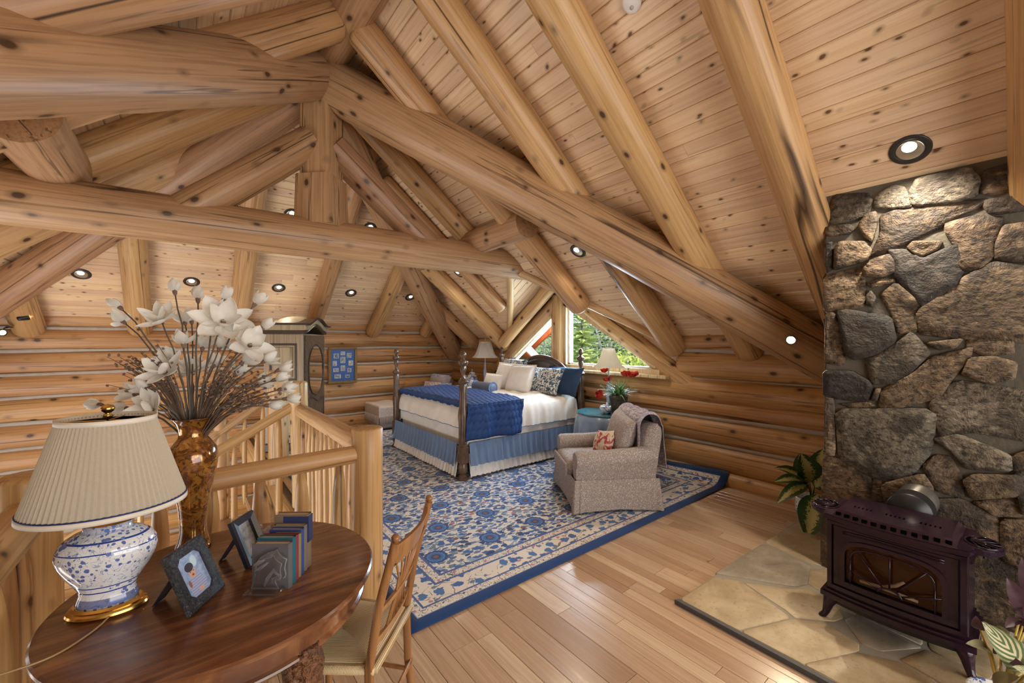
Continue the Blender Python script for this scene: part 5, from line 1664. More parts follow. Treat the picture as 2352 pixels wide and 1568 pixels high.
PZ = [(0.0, 0.0), (0.066, 0.0), (0.066, 0.03), (0.052, 0.035), (0.045, 0.05), (0.036, 0.06), (0.05, 0.085), (0.055, 0.12), (0.05, 0.16), (0.04, 0.185), (0.047, 0.195)]
PZ2 = [(0.044, 0.36), (0.050, 0.38), (0.040, 0.395), (0.046, 0.42), (0.046, 0.60), (0.050, 0.66), (0.053, 0.70), (0.049, 0.76), (0.042, 0.80), (0.040, 0.95), (0.045, 1.03), (0.036, 1.06), (0.052, 1.075), (0.056, 1.09), (0.046, 1.105), (0.026, 1.12), (0.018, 1.14), (0.017, 1.17), (0.030, 1.20), (0.036, 1.235), (0.028, 1.26), (0.046, 1.275), (0.054, 1.295), (0.050, 1.315), (0.024, 1.33), (0.016, 1.345), (0.026, 1.36), (0.033, 1.385), (0.029, 1.41), (0.012, 1.432), (0.0, 1.437)]
for (px, py) in ((BX0, BY0), (BX0, BY1), (BX1, BY0), (BX1, BY1)):
    mb = MB()
    T_ = Matrix.Translation((px, py, 0.016))
    v, f = lathe_vf(PZ, 20)
    mb.add([T_ @ Vector(q) for q in v], f)
    v, f = lathe_vf(PZ2, 48)
    v = [(x * (1 + 0.045 * math.cos(12 * math.atan2(y, x))), y * (1 + 0.045 * math.cos(12 * math.atan2(y, x))), z) for x, y, z in v]
    mb.add([T_ @ Vector(q) for q in v], f)
    mb.box(px - 0.048, px + 0.048, py - 0.048, py + 0.048, 0.20, 0.385, 0.005)
    mb.build('bedpost', M_POST, bed, auto=40)
mb = MB()
for yy in (BY0 + 0.045, BY1 - 0.045): mb.box(BX0, BX1, yy - 0.018, yy + 0.018, 0.22, 0.36)
mb.box(BX0 - 0.018, BX0 + 0.018, BY0, BY1, 0.22, 0.36); mb.box(BX1 - 0.018, BX1 + 0.018, BY0, BY1, 0.22, 0.36)
mb.build('bed_rails', M_POSTP, bed)
# headboard: low shoulders and a round arch with two mouldings
HY = (BY0 + BY1) / 2 - 0.12
def arch(r, n=26, base=0.60, flat=0.62):
    pts = []
    for k in range(n + 1):
        a = PI * k / n
        pts.append((HY + r * math.cos(a), base + flat * r * 1.0 * math.sin(a)))
    return pts
def plate(mb, outline, x0, x1):
    n = len(outline)
    mb.add([(x0, y, z) for y, z in outline] + [(x1, y, z) for y, z in outline], [tuple(range(n - 1, -1, -1)), tuple(range(n, 2 * n))] + [(i, (i + 1) % n, n + (i + 1) % n, n + i) for i in range(n)])
mb = MB(); plate(mb, [(BY1, 0.3), (BY0, 0.3), (BY0, 0.78)] + [(y, z) for y, z in arch(0.73, base=0.74, flat=0.80)] + [(BY1, 0.78)], BX1 - 0.02, BX1 + 0.015)
hb = mb.build('headboard', M_POSTP, bed)
def arch_tube(r, rad, dx):
    mb = MB(); mb.tube([(BX1 + dx, y, z) for y, z in arch(r, base=0.74, flat=0.80)], rad, 10)
    mb.build('arch_moulding', M_POSTP, hb, smooth=True)
arch_tube(0.725, 0.028, -0.012); arch_tube(0.64, 0.012, -0.022); arch_tube(0.50, 0.010, -0.022)
mb = MB(); mb.box(BX0 + 0.05, BX1 - 0.03, BY0 + 0.05, BY1 - 0.05, 0.30, BT - 0.02, 0.06)
mat_o = tag(mb.build('mattress', M_SHEET), 'thick white mattress under the bed linen', 'mattress')

def drape(x0, x1, y0, y1, z, drop_y0, drop_y1, drop_x0, nx, ny, seed, puff=0.0, ripple=0.02, top_noise=0.012, lift=0.0, wav=9.0, scallop=0.0, hang_out=0.02):
    """cloth over the mattress; hangs at low-y side, high-y side and at the foot (x0)"""
    W = drop_y0 + (y1 - y0) + drop_y1
    Lx = drop_x0 + (x1 - x0)
    def fn(u, w):
        a = w * W - drop_y0            # signed along y
        b_ = u * Lx - drop_x0          # signed along x
        zz = z + lift
        y = y0 + a; x = x0 + b_
        hy = 0.0; sy = 0
        if a < 0: hy = -a; sy = -1
        elif a > y1 - y0: hy = a - (y1 - y0); sy = 1
        hx = -b_ if b_ < 0 else 0.0
        sc = 1.0
        if scallop and hy > 0.8 * (drop_y0 if sy < 0 else drop_y1): pass
        if sy:
            edge = y0 if sy < 0 else y1
            rp = ripple * math.sin(x * wav * 2.1 + seed) * min(1, hy * 4) + ripple * 0.6 * math.sin(x * wav * 4.7 + seed * 2) * min(1, hy * 4)
            y = edge + sy * (hang_out * (1 - math.exp(-hy * 18)) + rp * 0.5)
            zz = zz - hy + 0.018 * math.exp(-hy * 20)
        if hx:
            rp = ripple * math.sin(y * wav * 2.0 + seed) * min(1, hx * 4)
            x = x0 - (hang_out * (1 - math.exp(-hx * 18)) + rp * 0.5)
            zz = zz - hx * (1.0 if not sy else 0.4)
            if sy: y += sy * 0.01
        if not sy and not hx:
            ed = min(a, (y1 - y0) - a, b_ + 0.3)
            zz += puff * min(1, ed * 6) + top_noise * fbm(x * 3.2 + seed, y * 3.2, 0, 3) + top_noise * 0.45 * abs(fbm(x * 9 + seed, y * 2.6 + x * 2, 3, 2))
        return (x, y, zz)
    return grid_vf(nx, ny, fn)
# flat sheet / coverlet hanging to the ruffle
mx0, mx1, my0, my1 = BX0 + 0.075, BX1 - 0.05, BY0 + 0.03, BY1 - 0.03
v, f, uv = drape(mx0, mx1 - 0.02, my0, my1, BT - 0.012, 0.34, 0.34, 0.32, 70, 90, 1, ripple=0.006, top_noise=0.0, hang_out=0.03)
o = mk('bedspread', v, f, M_SHEET, smooth=True); tag(o, 'white coverlet hanging around the bed above the ruffles', 'bedspread')
# ruffles: gathered strips on three sides
def ruffle(name, mat, z0, z1, out, amp, freq, label, flare=0.03):
    th_ = thing(name, label, 'bed skirt', (0, 0, 0))
    segs = [((BX1 - 0.06, BY0), (BX0 + 0.055, BY0), (0, -1)), ((BX0, BY0 + 0.055), (BX0, BY1 - 0.055), (-1, 0)), ((BX0 + 0.055, BY1), (BX1 - 0.06, BY1), (0, 1))]
    for (a, b_, nn) in segs:
        a = Vector((*a, 0)); b_ = Vector((*b_, 0)); nn = Vector((*nn, 0))
        L_ = (b_ - a).length; n = int(L_ / 0.011)
        v = []; f = []
        for i in range(n + 1):
            s = L_ * i / n
            p = a.lerp(b_, i / n)
            g = math.sin(s * freq) + 0.5 * math.sin(s * freq * 1.73 + 1.0) + 0.9 * fbm(s * 7, z0 * 10, 0, 2)
            for j in range(6):
                w = j / 5
                q = p + nn * (out + amp * g * (0.25 + 0.75 * w) + flare * w * w)
                v.append((q.x, q.y, z1 + (z0 - z1) * w))
        for i in range(n):
            for j in range(5):
                f.append((i * 6 + j, i * 6 + j + 1, (i + 1) * 6 + j + 1, (i + 1) * 6 + j))
        mk('ruffle_panel', v, f, mat, th_, smooth=True)
    return th_
ruffle('bed_skirt', M_WHITERUF, 0.045, 0.30, 0.03, 0.011, 95, 'white gathered flounce along the bottom of the bed')
ruffle('bed_skirt', M_BLUERUF, 0.165, 0.42, 0.045, 0.013, 70, 'slate blue gathered ruffle above the white flounce')
# ivory duvet with scalloped edge
v, f, uv = drape(mx0 - 0.01, mx1 - 0.05, my0, my1, BT, 0.26, 0.26, 0.19, 110, 130, 4, puff=0.05, ripple=0.022, top_noise=0.042, wav=11, hang_out=0.055)
v = [(x, y, z - 0.010 * abs(math.sin(x * 38)) if z < BT - 0.22 else (z - 0.010 * abs(math.sin(y * 38)) if (z < BT - 0.16 and x < mx0) else z)) for x, y, z in v]
o = mk('duvet', v, f, M_LINEN, smooth=True); tag(o, 'ivory duvet with scalloped edge puffed over the bed', 'duvet')
mb = MB(); mb.tube([v[i] for i in range(0, 111, 2)], 0.004, 6)
c2 = 111
mb.tube([v[j * c2] for j in range(0, 131, 2)], 0.004, 6)
mb.build('scalloped_piping', fabric('blue_piping', (0.14, 0.22, 0.36)), o, smooth=True)
# navy quilt folded across the foot end
def quilt_pts(u, w):
    W = 0.40 + (my1 - my0) + 0.04
    a = w * W - 0.40
    x = mx0 - 0.055 + u * 0.80
    yy = my0 + a
    q = BT + 0.098
    hy = 0
    pu = u * 12; pw = w * 26
    r_ = int(pw)
    sx_ = (pu + 0.5 * (r_ % 2)) % 1.0 - 0.5; sw = pw % 1.0 - 0.5
    puff = 0.012 * max(0.0, 1 - (sx_ * 1.9) ** 2 - (sw * 1.7) ** 2) ** 0.5 if (sx_ * 1.9) ** 2 + (sw * 1.7) ** 2 < 1 else 0.0
    hx = 0.055 - u * 0.80
    if a < 0:
        hy = -a
        return (x - 0.02 * math.sin(hy * 3), my0 - 0.105 - 0.02 * math.sin(x * 17) * min(1, hy * 5) - puff * 0.9, q - hy * 1.0 + 0.02 * math.sin(u * 5) * hy)
    z = q + puff
    if hx > 0: z -= hx * 0.8
    ed = min(1, a * 9)
    return (x, yy - 0.105 * (1 - ed), z + 0.010 * fbm(x * 3, yy * 3, 2, 2) - 0.03 * (1 - ed))
v, f, uv = grid_vf(84, 170, quilt_pts)
nv = len(v)
v2 = [(x + 0.0, y + (0.012 if z < BT else 0), z - 0.020) for x, y, z in v]
ring = list(range(85)) + [j * 85 + 84 for j in range(1, 171)] + [170 * 85 + i for i in range(83, -1, -1)] + [j * 85 for j in range(169, 0, -1)]
f2 = f + [tuple(nv + i for i in q[::-1]) for q in f] + [(ring[k], nv + ring[k], nv + ring[(k + 1) % len(ring)], ring[(k + 1) % len(ring)]) for k in range(len(ring))]
tag(mk('quilt', v + v2, f2, M_QUILT, smooth=True), 'navy blue scallop-quilted velvet blanket folded across the foot of the bed', 'quilt')

# pillows
def pillow_vf(w, h, t, flange=0.0, frill=0.0, n=22, p=2.6):
    v = []; f = []
    for side in (1, -1):
        for j in range(n + 1):
            for i in range(n + 1):
                a = 2 * i / n - 1; b_ = 2 * j / n - 1
                k = max(0.0, (1 - abs(a) ** p)) ** 0.55 * max(0.0, (1 - abs(b_) ** p)) ** 0.55
                pin = 1 - 0.07 * (1 - abs(b_) ** 2) * abs(a) ** 3 * 0
                x = a * w / 2 * (1 - 0.06 * (1 - abs(a)) * 0) * (1 - 0.05 * (1 - b_ * b_) * (abs(a) > 0.9))
                z = b_ * h / 2 * (1 - 0.05 * (1 - a * a) * (abs(b_) > 0.9))
                y = side * t / 2 * k
                v.append((x, y + 0.006 * fbm(a * 3 + w * 9, b_ * 3, side, 2) * k * 4 * t, z))
    c_ = n + 1; tot_ = c_ * c_
    for j in range(n):
        for i in range(n):
            q = (j * c_ + i, j * c_ + i + 1, (j + 1) * c_ + i + 1, (j + 1) * c_ + i)
            f.append(q[::-1]); f.append(tuple(tot_ + k for k in q))
    return v, f
def frill_vf(w, h, wid_, amp, n=120):
    v = []; f = []
    per = [(-1, -1), (1, -1), (1, 1), (-1, 1)]
    pts = []
    for k in range(4):
        a, b_ = per[k], per[(k + 1) % 4]
        for i in range(n // 4):
            t = i / (n // 4)
            pts.append((a[0] + (b_[0] - a[0]) * t, a[1] + (b_[1] - a[1]) * t))
    m = len(pts)
    for (s, k) in ((0.0, 0.0), (0.5, 0.6), (1.0, 1.0)):
        for i, (a, b_) in enumerate(pts):
            q = amp * math.sin(i * 2.2) * k
            sc = 0.94 * (1 + 0.0)
            nx, nz = a, b_
            v.append((a * w / 2 * 0.955 + a * wid_ * s, q, b_ * h / 2 * 0.955 + b_ * wid_ * s))
    for j in range(2):
        for i in range(m):
            e = (i + 1) % m
            f.append((j * m + i, j * m + e, (j + 1) * m + e, (j + 1) * m + i))
    return v, f
def pillow(label, p, w, h, t, mat, yaw, lean, roll=0.0, frill=None, name='pillow', fm=None, cat='pillow', p_exp=2.6):
    """p: centre of the bottom edge; front faces -y before yaw"""
    th = thing(name, label, cat, p, yaw)
    Mx = Matrix.Rotation(-lean, 4, 'X') @ Matrix.Rotation(roll, 4, 'Y') @ Matrix.Translation((0, 0, h / 2))
    v, f = pillow_vf(w, h, t, p=p_exp)
    c_ = mk('cushion', v, f, mat, th, Mx, smooth=True)
    if frill:
        v, f = frill_vf(w, h, frill, 0.006)
        mk('frill', v, f, fm or mat, th, Mx, smooth=True)
    return th
M_IVORY = fabric('ivory_pillow', (0.85, 0.81, 0.76))
def toile(name, a, b_, sc=30, base=(0.76, 0.72, 0.62)):
    t = NT(name)
    c = t.coord()
    n = t.noise(c, sc, 3, 0.6, 1.5)
    vd = t.voro(c, sc * 0.26)
    m = t.ramp(n, [(0.47, 0.0), (0.52, 1.0)])
    col = t.mix(m, base, a)
    col = t.mix(t.ramp(vd, [(0.20, 1.0), (0.25, 0.0)]), col, t.mix(m, b_, a))
    return t.bsdf(col, 0.85)
M_TOILE = toile('blue_floral_fabric', (0.035, 0.085, 0.15), (0.02, 0.05, 0.10))
M_NAVYP = simple('navy_velvet_pillow', (0.006, 0.036, 0.095), 0.7, (200, 0.3, 0.002), 0.2)
YW = -PI / 2            # fronts face -x (towards the foot)
PB_ = BT + 0.045
pillow('teal navy velvet sham leaning at the window side of the headboard', (4.10, 4.18, PB_), 0.70, 0.42, 0.16, M_NAVYP, YW, 0.45)
pillow('blue floral sham on the near side of the bed', (3.97, 4.40, PB_), 0.62, 0.41, 0.17, M_TOILE, YW + 0.10, 0.50)
pillow('blue floral sham on the far side of the bed', (4.06, 5.28, PB_ + 0.03), 0.66, 0.46, 0.17, M_TOILE, YW - 0.05, 0.40)
pillow('large ivory pillow with frilled edge left of its twin', (3.88, 5.12, PB_), 0.50, 0.42, 0.17, M_IVORY, YW + 0.25, 0.42, 0.05, 0.022)
pillow('large ivory pillow with frilled edge right of its twin', (3.80, 4.72, PB_), 0.50, 0.42, 0.18, M_IVORY, YW + 0.1, 0.45, -0.05, 0.022)
pillow('small ivory cushion with scalloped frill at the front of the pillows', (3.62, 5.12, PB_), 0.32, 0.26, 0.12, M_IVORY, YW + 0.35, 0.4, 0.05, 0.014)
bo = thing('bolster', 'slate blue neck roll lying on the duvet in front of the pillows', 'pillow', (3.44, 5.02, PB_ + 0.075), math.radians(95))
mb = MB(); mb.lathe([(0.0, -0.20), (0.03, -0.205), (0.062, -0.195), (0.072, -0.17), (0.074, 0.0), (0.072, 0.17), (0.062, 0.195), (0.03, 0.205), (0.0, 0.20)], 24, M=Matrix.Rotation(PI / 2, 4, 'Y'))
mb.build('roll', fabric('slate_satin', (0.12, 0.155, 0.24), rough=0.5), bo, smooth=True)
for s in (-1, 1):
    mb = MB(); mb.lathe([(0.066, s * 0.178), (0.078, s * 0.19), (0.084, s * 0.20), (0.070, s * 0.195)], 28, M=Matrix.Rotation(PI / 2, 4, 'Y'))
    mb.build('end_frill', fabric('blue_frill', (0.09, 0.17, 0.35)), bo)

# ================================================================== round bedside table
def skirt_cloth(name, label, p, r, z, mat, folds=13, amp=0.055, cat='tablecloth'):
    n = 132; rows = 10
    v = []; f = []
    v.append((0, 0, z))
    for j in range(rows + 1):
        t = j / rows
        for i in range(n):
            a = 2 * PI * i / n
            if j <= 2:
                rr_ = r * (j + 1) / 3; zz = z
            else:
                t2 = (j - 2) / (rows - 2)
                rr_ = r + 0.008 + (amp * (0.5 + 0.5 * math.sin(folds * a + 0.8 * math.sin(3 * a))) + 0.02) * t2 ** 0.45
                zz = z - 0.006 - (z - 0.028) * t2
            v.append((rr_ * math.cos(a), rr_ * math.sin(a), zz))
    for i in range(n): f.append((0, 1 + i, 1 + (i + 1) % n))
    for j in range(rows):
        for i in range(n):
            e = (i + 1) % n
            f.append((1 + j * n + i, 1 + (j + 1) * n + i, 1 + (j + 1) * n + e, 1 + j * n + e))
    o = mk(name, v, f, mat, None, Matrix.Translation(p), smooth=True)
    return tag(o, label, cat)
M_SATIN = simple('slate_blue_satin', (0.20, 0.275, 0.40), 0.38, None, 0.1, Sheen_Weight=0.3)
RT = Vector((4.08, 3.30, 0.016)); RTZ = 0.675
rt = thing('side_table', 'round bedside table hidden under a slate blue cloth', 'table', (RT.x, RT.y, 0.0))
mb = MB(); mb.lathe([(0.0, 0.64), (0.335, 0.64), (0.335, 0.665), (0.0, 0.665)], 48); mb.build('tabletop', M_POSTP, rt)
mb = MB(); mb.lathe([(0.16, 0.017), (0.16, 0.04), (0.04, 0.07), (0.035, 0.5), (0.06, 0.64)], 20); mb.build('pedestal', M_POSTP, rt, smooth=True)
skirt_cloth('tablecloth', 'slate blue satin cloth falling in folds over the round bedside table', (RT.x, RT.y, 0.0), 0.345, RTZ, M_SATIN)
M_TGLASS = simple('teal_glass_top', (0.06, 0.24, 0.30), 0.08, None, 0.05, Coat_Weight=0.5, Alpha=0.85)
mb = MB(); mb.lathe([(0.0, RTZ + 0.001), (0.352, RTZ + 0.001), (0.354, RTZ + 0.004), (0.352, RTZ + 0.008), (0.0, RTZ + 0.008)], 64, M=Matrix.Translation((RT.x, RT.y, 0)))
tag(mb.build('glass_top', M_TGLASS, smooth=False, auto=30), 'round teal glass sheet on top of the bedside table', 'glass top')
GZ = RTZ + 0.009
M_LSH = shade_mat(); M_LSH.name = 'white_lamp_shade'
for nd in M_LSH.node_tree.nodes:
    if nd.type == 'VALTORGB':
        nd.color_ramp.elements[0].color = (0.70, 0.66, 0.60, 1); nd.color_ramp.elements[1].color = (0.78, 0.74, 0.68, 1)
M_SILVER = simple('silver_grey_lamp', (0.42, 0.44, 0.47), 0.35, None, 0.2, Metallic=0.35)
def bell_lamp(label, p, h_base, r0, r1, hs, panels=6, bell=0.30, body=0.02):
    lp = thing('bedside_lamp', label, 'lamp', p, 0.3)
    prof = [(0.0, 0.0), (0.055, 0.0), (0.058, 0.01), (0.04, 0.02), (0.018, 0.04), (0.016, 0.06), (0.026, 0.09), (body * 1.5, h_base * 0.35), (body * 1.7, h_base * 0.52), (body, h_base * 0.62), (0.018, h_base * 0.66), (0.024, h_base * 0.70), (0.012, h_base * 0.74), (0.011, h_base), (0.0, h_base)]
    mb = MB(); mb.lathe(prof, 20); mb.build('lamp_base', M_SILVER, lp, smooth=True)
    n = panels * 8; rows = 8; v = []; f = []
    for j in range(rows + 1):
        t = j / rows
        r = r0 + (r1 - r0) * (t ** 0.55 if bell else t)
        for i in range(n):
            a = 2 * PI * i / n
            seg = 2 * PI / panels; da = (a % seg) - seg / 2
            rr_ = r * (math.cos(seg / 2) / math.cos(da) * 0.5 + 0.5)
            v.append((rr_ * math.cos(a), rr_ * math.sin(a), h_base - 0.02 + hs * t))
    for j in range(rows):
        for i in range(n):
            e = (i + 1) % n
            f.append((j * n + i, j * n + e, (j + 1) * n + e, (j + 1) * n + i))
    sh_ = mk('lamp_shade', v, f, M_LSH, lp, smooth=True)
    mb = MB()
    for k in range(panels):
        i = k * 8
        mb.tube([Vector(v[j * n + i]) * 1.003 for j in range(rows + 1)], 0.0022, 5)
    mb.tube([v[i] for i in range(n)] + [v[0]], 0.003, 5); mb.tube([v[rows * n + i] for i in range(n)] + [v[rows * n]], 0.003, 5)
    mb.build('shade_ribs', M_TRIM, sh_)
    mb = MB(); mb.lathe([(0.004, h_base - 0.02), (0.004, h_base + hs), (0.010, h_base + hs), (0.013, h_base + hs + 0.02), (0.006, h_base + hs + 0.04), (0.008, h_base + hs + 0.05), (0.0, h_base + hs + 0.07)], 10)
    mb.build('finial', M_SILVER, lp, smooth=True)
    return lp
bell_lamp('bedside lamp with grey bell shade in front of the window', (4.16, 3.32, GZ), 0.565, 0.205, 0.075, 0.235, 8)
# blue bowl
M_PORC2 = porcelain('blue_white_small', 1.6, None, scale=60)
bw2 = thing('bowl', 'small blue and white lobed bowl on the glass bedside table', 'bowl', (3.98, 3.20, GZ))
v, f = lathe_vf([(0.0, 0.0), (0.04, 0.0), (0.042, 0.008), (0.075, 0.03), (0.088, 0.06), (0.080, 0.085), (0.070, 0.095), (0.066, 0.092), (0.078, 0.06), (0.0, 0.02)], 36)
v = [(x * (1 + 0.06 * math.cos(9 * math.atan2(y, x))), y * (1 + 0.06 * math.cos(9 * math.atan2(y, x))), z) for x, y, z in v]
mk('bowl_body', v, f, M_PORC2, bw2, smooth=True)
mb = MB(); mb.lathe([(0.02, 0.085), (0.028, 0.10), (0.012, 0.115), (0.014, 0.13), (0.0, 0.14)], 12); mb.build('lid_knob', M_PORC2, bw2, smooth=True)
# poppies in a clay pot
pp = thing('potted_poppies', 'rusty clay pot of red poppies on the bedside table', 'potted plant', (4.02, 3.06, GZ))
M_CLAY = stone_mat('aged_clay', [(0.06, 0.045, 0.035), (0.11, 0.085, 0.065), (0.16, 0.13, 0.10), (0.24, 0.20, 0.15)], 9, 1.5)
mb = MB(); mb.lathe([(0.0, 0.0), (0.075, 0.0), (0.088, 0.10), (0.105, 0.20), (0.110, 0.215), (0.106, 0.235), (0.095, 0.235), (0.09, 0.20), (0.0, 0.20)], 28); mb.build('pot', M_CLAY, pp, smooth=True)
M_LEAF = simple('poppy_leaf', (0.16, 0.30, 0.115), 0.6, None, 0.3)
M_POPPY = simple('poppy_petal', (0.58, 0.035, 0.018), 0.6, None, 0.25)
M_POPC = simple('poppy_centre', (0.02, 0.02, 0.025), 0.7)
rr = random.Random(3)
def blade(L, w, bend, n=5):
    v = []; f = []
    for k in range(n + 1):
        t = k / n
        ww = w * math.sin(PI * (0.12 + 0.88 * t)) if k < n else 0.0008
        z = L * t * (1 - 0.25 * bend * t); x = bend * L * t * t
        v += [(x, -ww, z + 0.15 * ww), (x, 0, z), (x, ww, z + 0.15 * ww)]
    for k in range(n):
        for i in (0, 1):
            f.append((k * 3 + i, k * 3 + i + 1, (k + 1) * 3 + i + 1, (k + 1) * 3 + i))
    return v, f
for k in range(120):
    v, f = blade(rr.uniform(0.10, 0.24), rr.uniform(0.006, 0.012), rr.uniform(0.2, 1.1), 4)
    Mx = Matrix.Translation((rr.uniform(-.05, .05), rr.uniform(-.05, .05), 0.215)) @ Matrix.Rotation(rr.uniform(0, 6.28), 4, 'Z') @ Matrix.Rotation(rr.uniform(0, 0.8), 4, 'Y')
    mk('leaf', v, f, M_LEAF, pp, Mx, smooth=True)
def poppy(p0, p1, s, droop=False):
    p0 = Vector(p0); p1 = Vector(p1)
    mid = (p0 + p1) / 2 + Vector((0, 0, 0.05))
    mb = MB(); mb.tube([p0, p0.lerp(mid, 0.5) + Vector((0, 0, .02)), mid, mid.lerp(p1, .5) + Vector((0, 0, .015)), p1], 0.0025, 5)
    mb.build('stem', M_LEAF, pp, smooth=True)
    fl = mk('flower_centre', *lathe_vf([(0, 0), (0.010, 0.004), (0.010, 0.012), (0, 0.016)], 8), M_POPC, pp, Matrix.Translation(p1) @ Matrix.Rotation(rr.uniform(-.5, .5) + (2.2 if droop else 0), 4, 'X') @ Matrix.Rotation(rr.uniform(-.5, .5), 4, 'Y'), smooth=True)
    for k in range(5):
        v, f, uv = grid_vf(5, 5, lambda u, w: ((u - 0.5) * 2 * s * 0.75 * (0.35 + 0.75 * math.sin(PI * min(1, w * 0.75))), s * w * 0.75 + 0.002, 0.028 * w * w + s * 0.35 * w + 0.004 * math.sin(9 * u)))
        mk('petal', v, f, M_POPPY, fl, Matrix.Rotation(k * 1.257, 4, 'Z'), smooth=True)
# directions: camera right is (0.785,-0.619)
cr = Vector((0.785, -0.619, 0))
for (a, z, s, dr, dd) in ((-0.165, 0.50, 0.045, False, 0), (-0.115, 0.395, 0.05, False, 0.02), (-0.255, 0.255, 0.055, True, 0), (0.10, 0.455, 0.060, False, 0.03), (0.165, 0.450, 0.068, False, -0.02)):
    q = cr * a + Vector((0.5 * dd, dd, z))
    poppy((q.x * 0.1, q.y * 0.1, 0.21), q, s, dr)
for (a, z) in ((-0.20, 0.34), (0.02, 0.40), (0.14, 0.33)):
    q = cr * a + Vector((0, 0.02, z))
    mb = MB(); mb.tube([(q.x * 0.1, q.y * 0.1, 0.21), (q.x * 0.6, q.y * 0.6, z * 0.85), tuple(q)], 0.002, 5)
    v, f = lathe_vf([(0, -0.016), (0.009, -0.008), (0.010, 0.004), (0, 0.016)], 8); mb.add([Vector(b_) + q for b_ in v], f)
    mb.build('seed_head', M_LEAF, pp, smooth=True)

# ================================================================== far bedside: nightstand, lamp, ginger jars
M_DIST = simple('whitewashed_wood', (0.60, 0.56, 0.47), 0.5, (30, 0.2, 0.004), 0.15)
ns = thing('nightstand', 'whitewashed nightstand with scalloped top beyond the bed', 'nightstand', (4.17, 6.42, 0.0))
mb = MB(); mb.box(-0.24, 0.24, -0.27, 0.27, 0.70, 0.735, 0.012); mb.build('top', M_DIST, ns)
mb = MB(); mb.box(-0.21, 0.21, -0.23, 0.23, 0.10, 0.70, 0.006); mb.build('cabinet', M_DIST, ns)
for a in (-1, 1):
    for b_ in (-1, 1):
        mb = MB(); mb.box(a * 0.19 - 0.02, a * 0.19 + 0.02, b_ * 0.21 - 0.02, b_ * 0.21 + 0.02, 0.0, 0.10); mb.build('leg', M_DIST, ns)
for z0 in (0.14, 0.42):
    mb = MB(); mb.box(-0.222, -0.208, -0.20, 0.20, z0, z0 + 0.25, 0.006); dwr = mb.build('drawer', M_DIST, ns)
    mb = MB(); mb.lathe([(0.006, 0), (0.006, 0.01), (0.014, 0.018), (0.0, 0.026)], 10, M=Matrix.Translation((-0.222, 0, z0 + 0.125)) @ Matrix.Rotation(-PI / 2, 4, 'Y')); mb.build('knob', M_BRASS, dwr, smooth=True)
bell_lamp('bedside lamp with white square bell shade near the far corner', (4.28, 6.22, 0.736), 0.545, 0.235, 0.105, 0.28, 6)
def ginger(label, p, s):
    g = thing('ginger_jar', label, 'jar', p, 0, 'ginger jars on the nightstand')
    mb = MB(); mb.lathe([(r * s, z * s) for r, z in [(0.0, 0.0), (0.06, 0.0), (0.065, 0.01), (0.085, 0.08), (0.088, 0.12), (0.075, 0.16), (0.045, 0.175), (0.04, 0.185), (0.0, 0.185)]], 24); mb.build('jar_body', M_PORC2, g, smooth=True)
    mb = MB(); mb.lathe([(r * s, z * s) for r, z in [(0.0, 0.183), (0.052, 0.183), (0.054, 0.195), (0.035, 0.215), (0.012, 0.225), (0.010, 0.235), (0.016, 0.248), (0.0, 0.262)]], 20); mb.build('lid', M_PORC2, g, smooth=True)
ginger('round bright blue ginger jar at the left of the three', (4.02, 6.52, 0.736), 0.92)
ginger('tallest ginger jar with pointed lid at the back', (4.22, 6.56, 0.736), 1.12)
ginger('pale ginger jar with flower panel at the right of the three', (4.03, 6.30, 0.736), 0.78)
# small porcelain on the window sill
for i, (y, s, lab) in enumerate(((5.72, 0.085, 'blue and white teapot on the sill behind the far lamp'), (5.15, 0.065, 'left of two small blue patterned cups on the window sill'), (4.98, 0.065, 'right of two small blue patterned cups on the window sill'))):
    c_ = thing('sill_cup', lab, 'cup', (XR - 0.045, y, SILL_Z + 0.0305))
    mb = MB(); mb.lathe([(0.0, 0.0), (s * 0.5, 0.0), (s * 0.72, s * 0.25), (s * 0.78, s * 0.7), (s * 0.6, s * 1.1), (s * 0.52, s * 1.15), (s * 0.56, s * 1.1), (s * 0.7, s * 0.7), (0.0, s * 0.15)], 20)
    mb.build('cup_body', M_PORC2, c_, smooth=True)
    mb = MB(); mb.tube([(0, s * 0.7 * -1, s * 0.85), (0, -s * 1.1, s * 0.75), (0, -s * 1.05, s * 0.4), (0, -s * 0.7, s * 0.3)], s * 0.07, 6); mb.build('handle', M_PORC2, c_, smooth=True)

# ================================================================== chaise by the back wall
M_CHAISE = fabric('mauve_grey_upholstery', (0.36, 0.31, 0.31))
M_THROW = toile('woven_beige_throw', (0.52, 0.42, 0.36), (0.6, 0.5, 0.43), 90, (0.72, 0.62, 0.54))
cz = thing('chaise', 'upholstered chaise longue along the log wall behind the bed', 'chaise', (3.35, 7.32, 0.0))
mb = MB(); mb.box(-0.72, 0.72, -0.33, 0.33, 0.03, 0.26, 0.03); mb.build('base', M_CHAISE, cz)
mb = MB(); mb.box(-0.70, 0.66, -0.32, 0.32, 0.26, 0.42, 0.06); mb.build('seat_cushion', M_CHAISE, cz)
v, f = pillow_vf(0.70, 0.56, 0.26, p=6)
mk('backrest', v, f, M_CHAISE, cz, Matrix.Translation((0.60, 0.02, 0.60)) @ Matrix.Rotation(0.25, 4, 'Y') @ Matrix.Rotation(PI / 2, 4, 'Z'), smooth=True)
th = thing('throw_blanket', 'fringed beige woven throw over the foot of the chaise', 'blanket', (2.86, 7.32, 0.0))
def tfn(u, w):
    a = (w - 0.5) * 1.06; y = max(-0.345, min(0.345, a)); hz = max(0, abs(a) - 0.345)
    b_ = u * 0.62; x = -0.255 + max(0, b_ - 0.16); hx = max(0, 0.16 - b_)
    return (x - (0.012 if hx > 0 else 0), y + math.copysign(0.012, a) * (hz > 0), 0.432 - hz - hx + 0.01 * math.sin(u * 9) * (hz == 0))
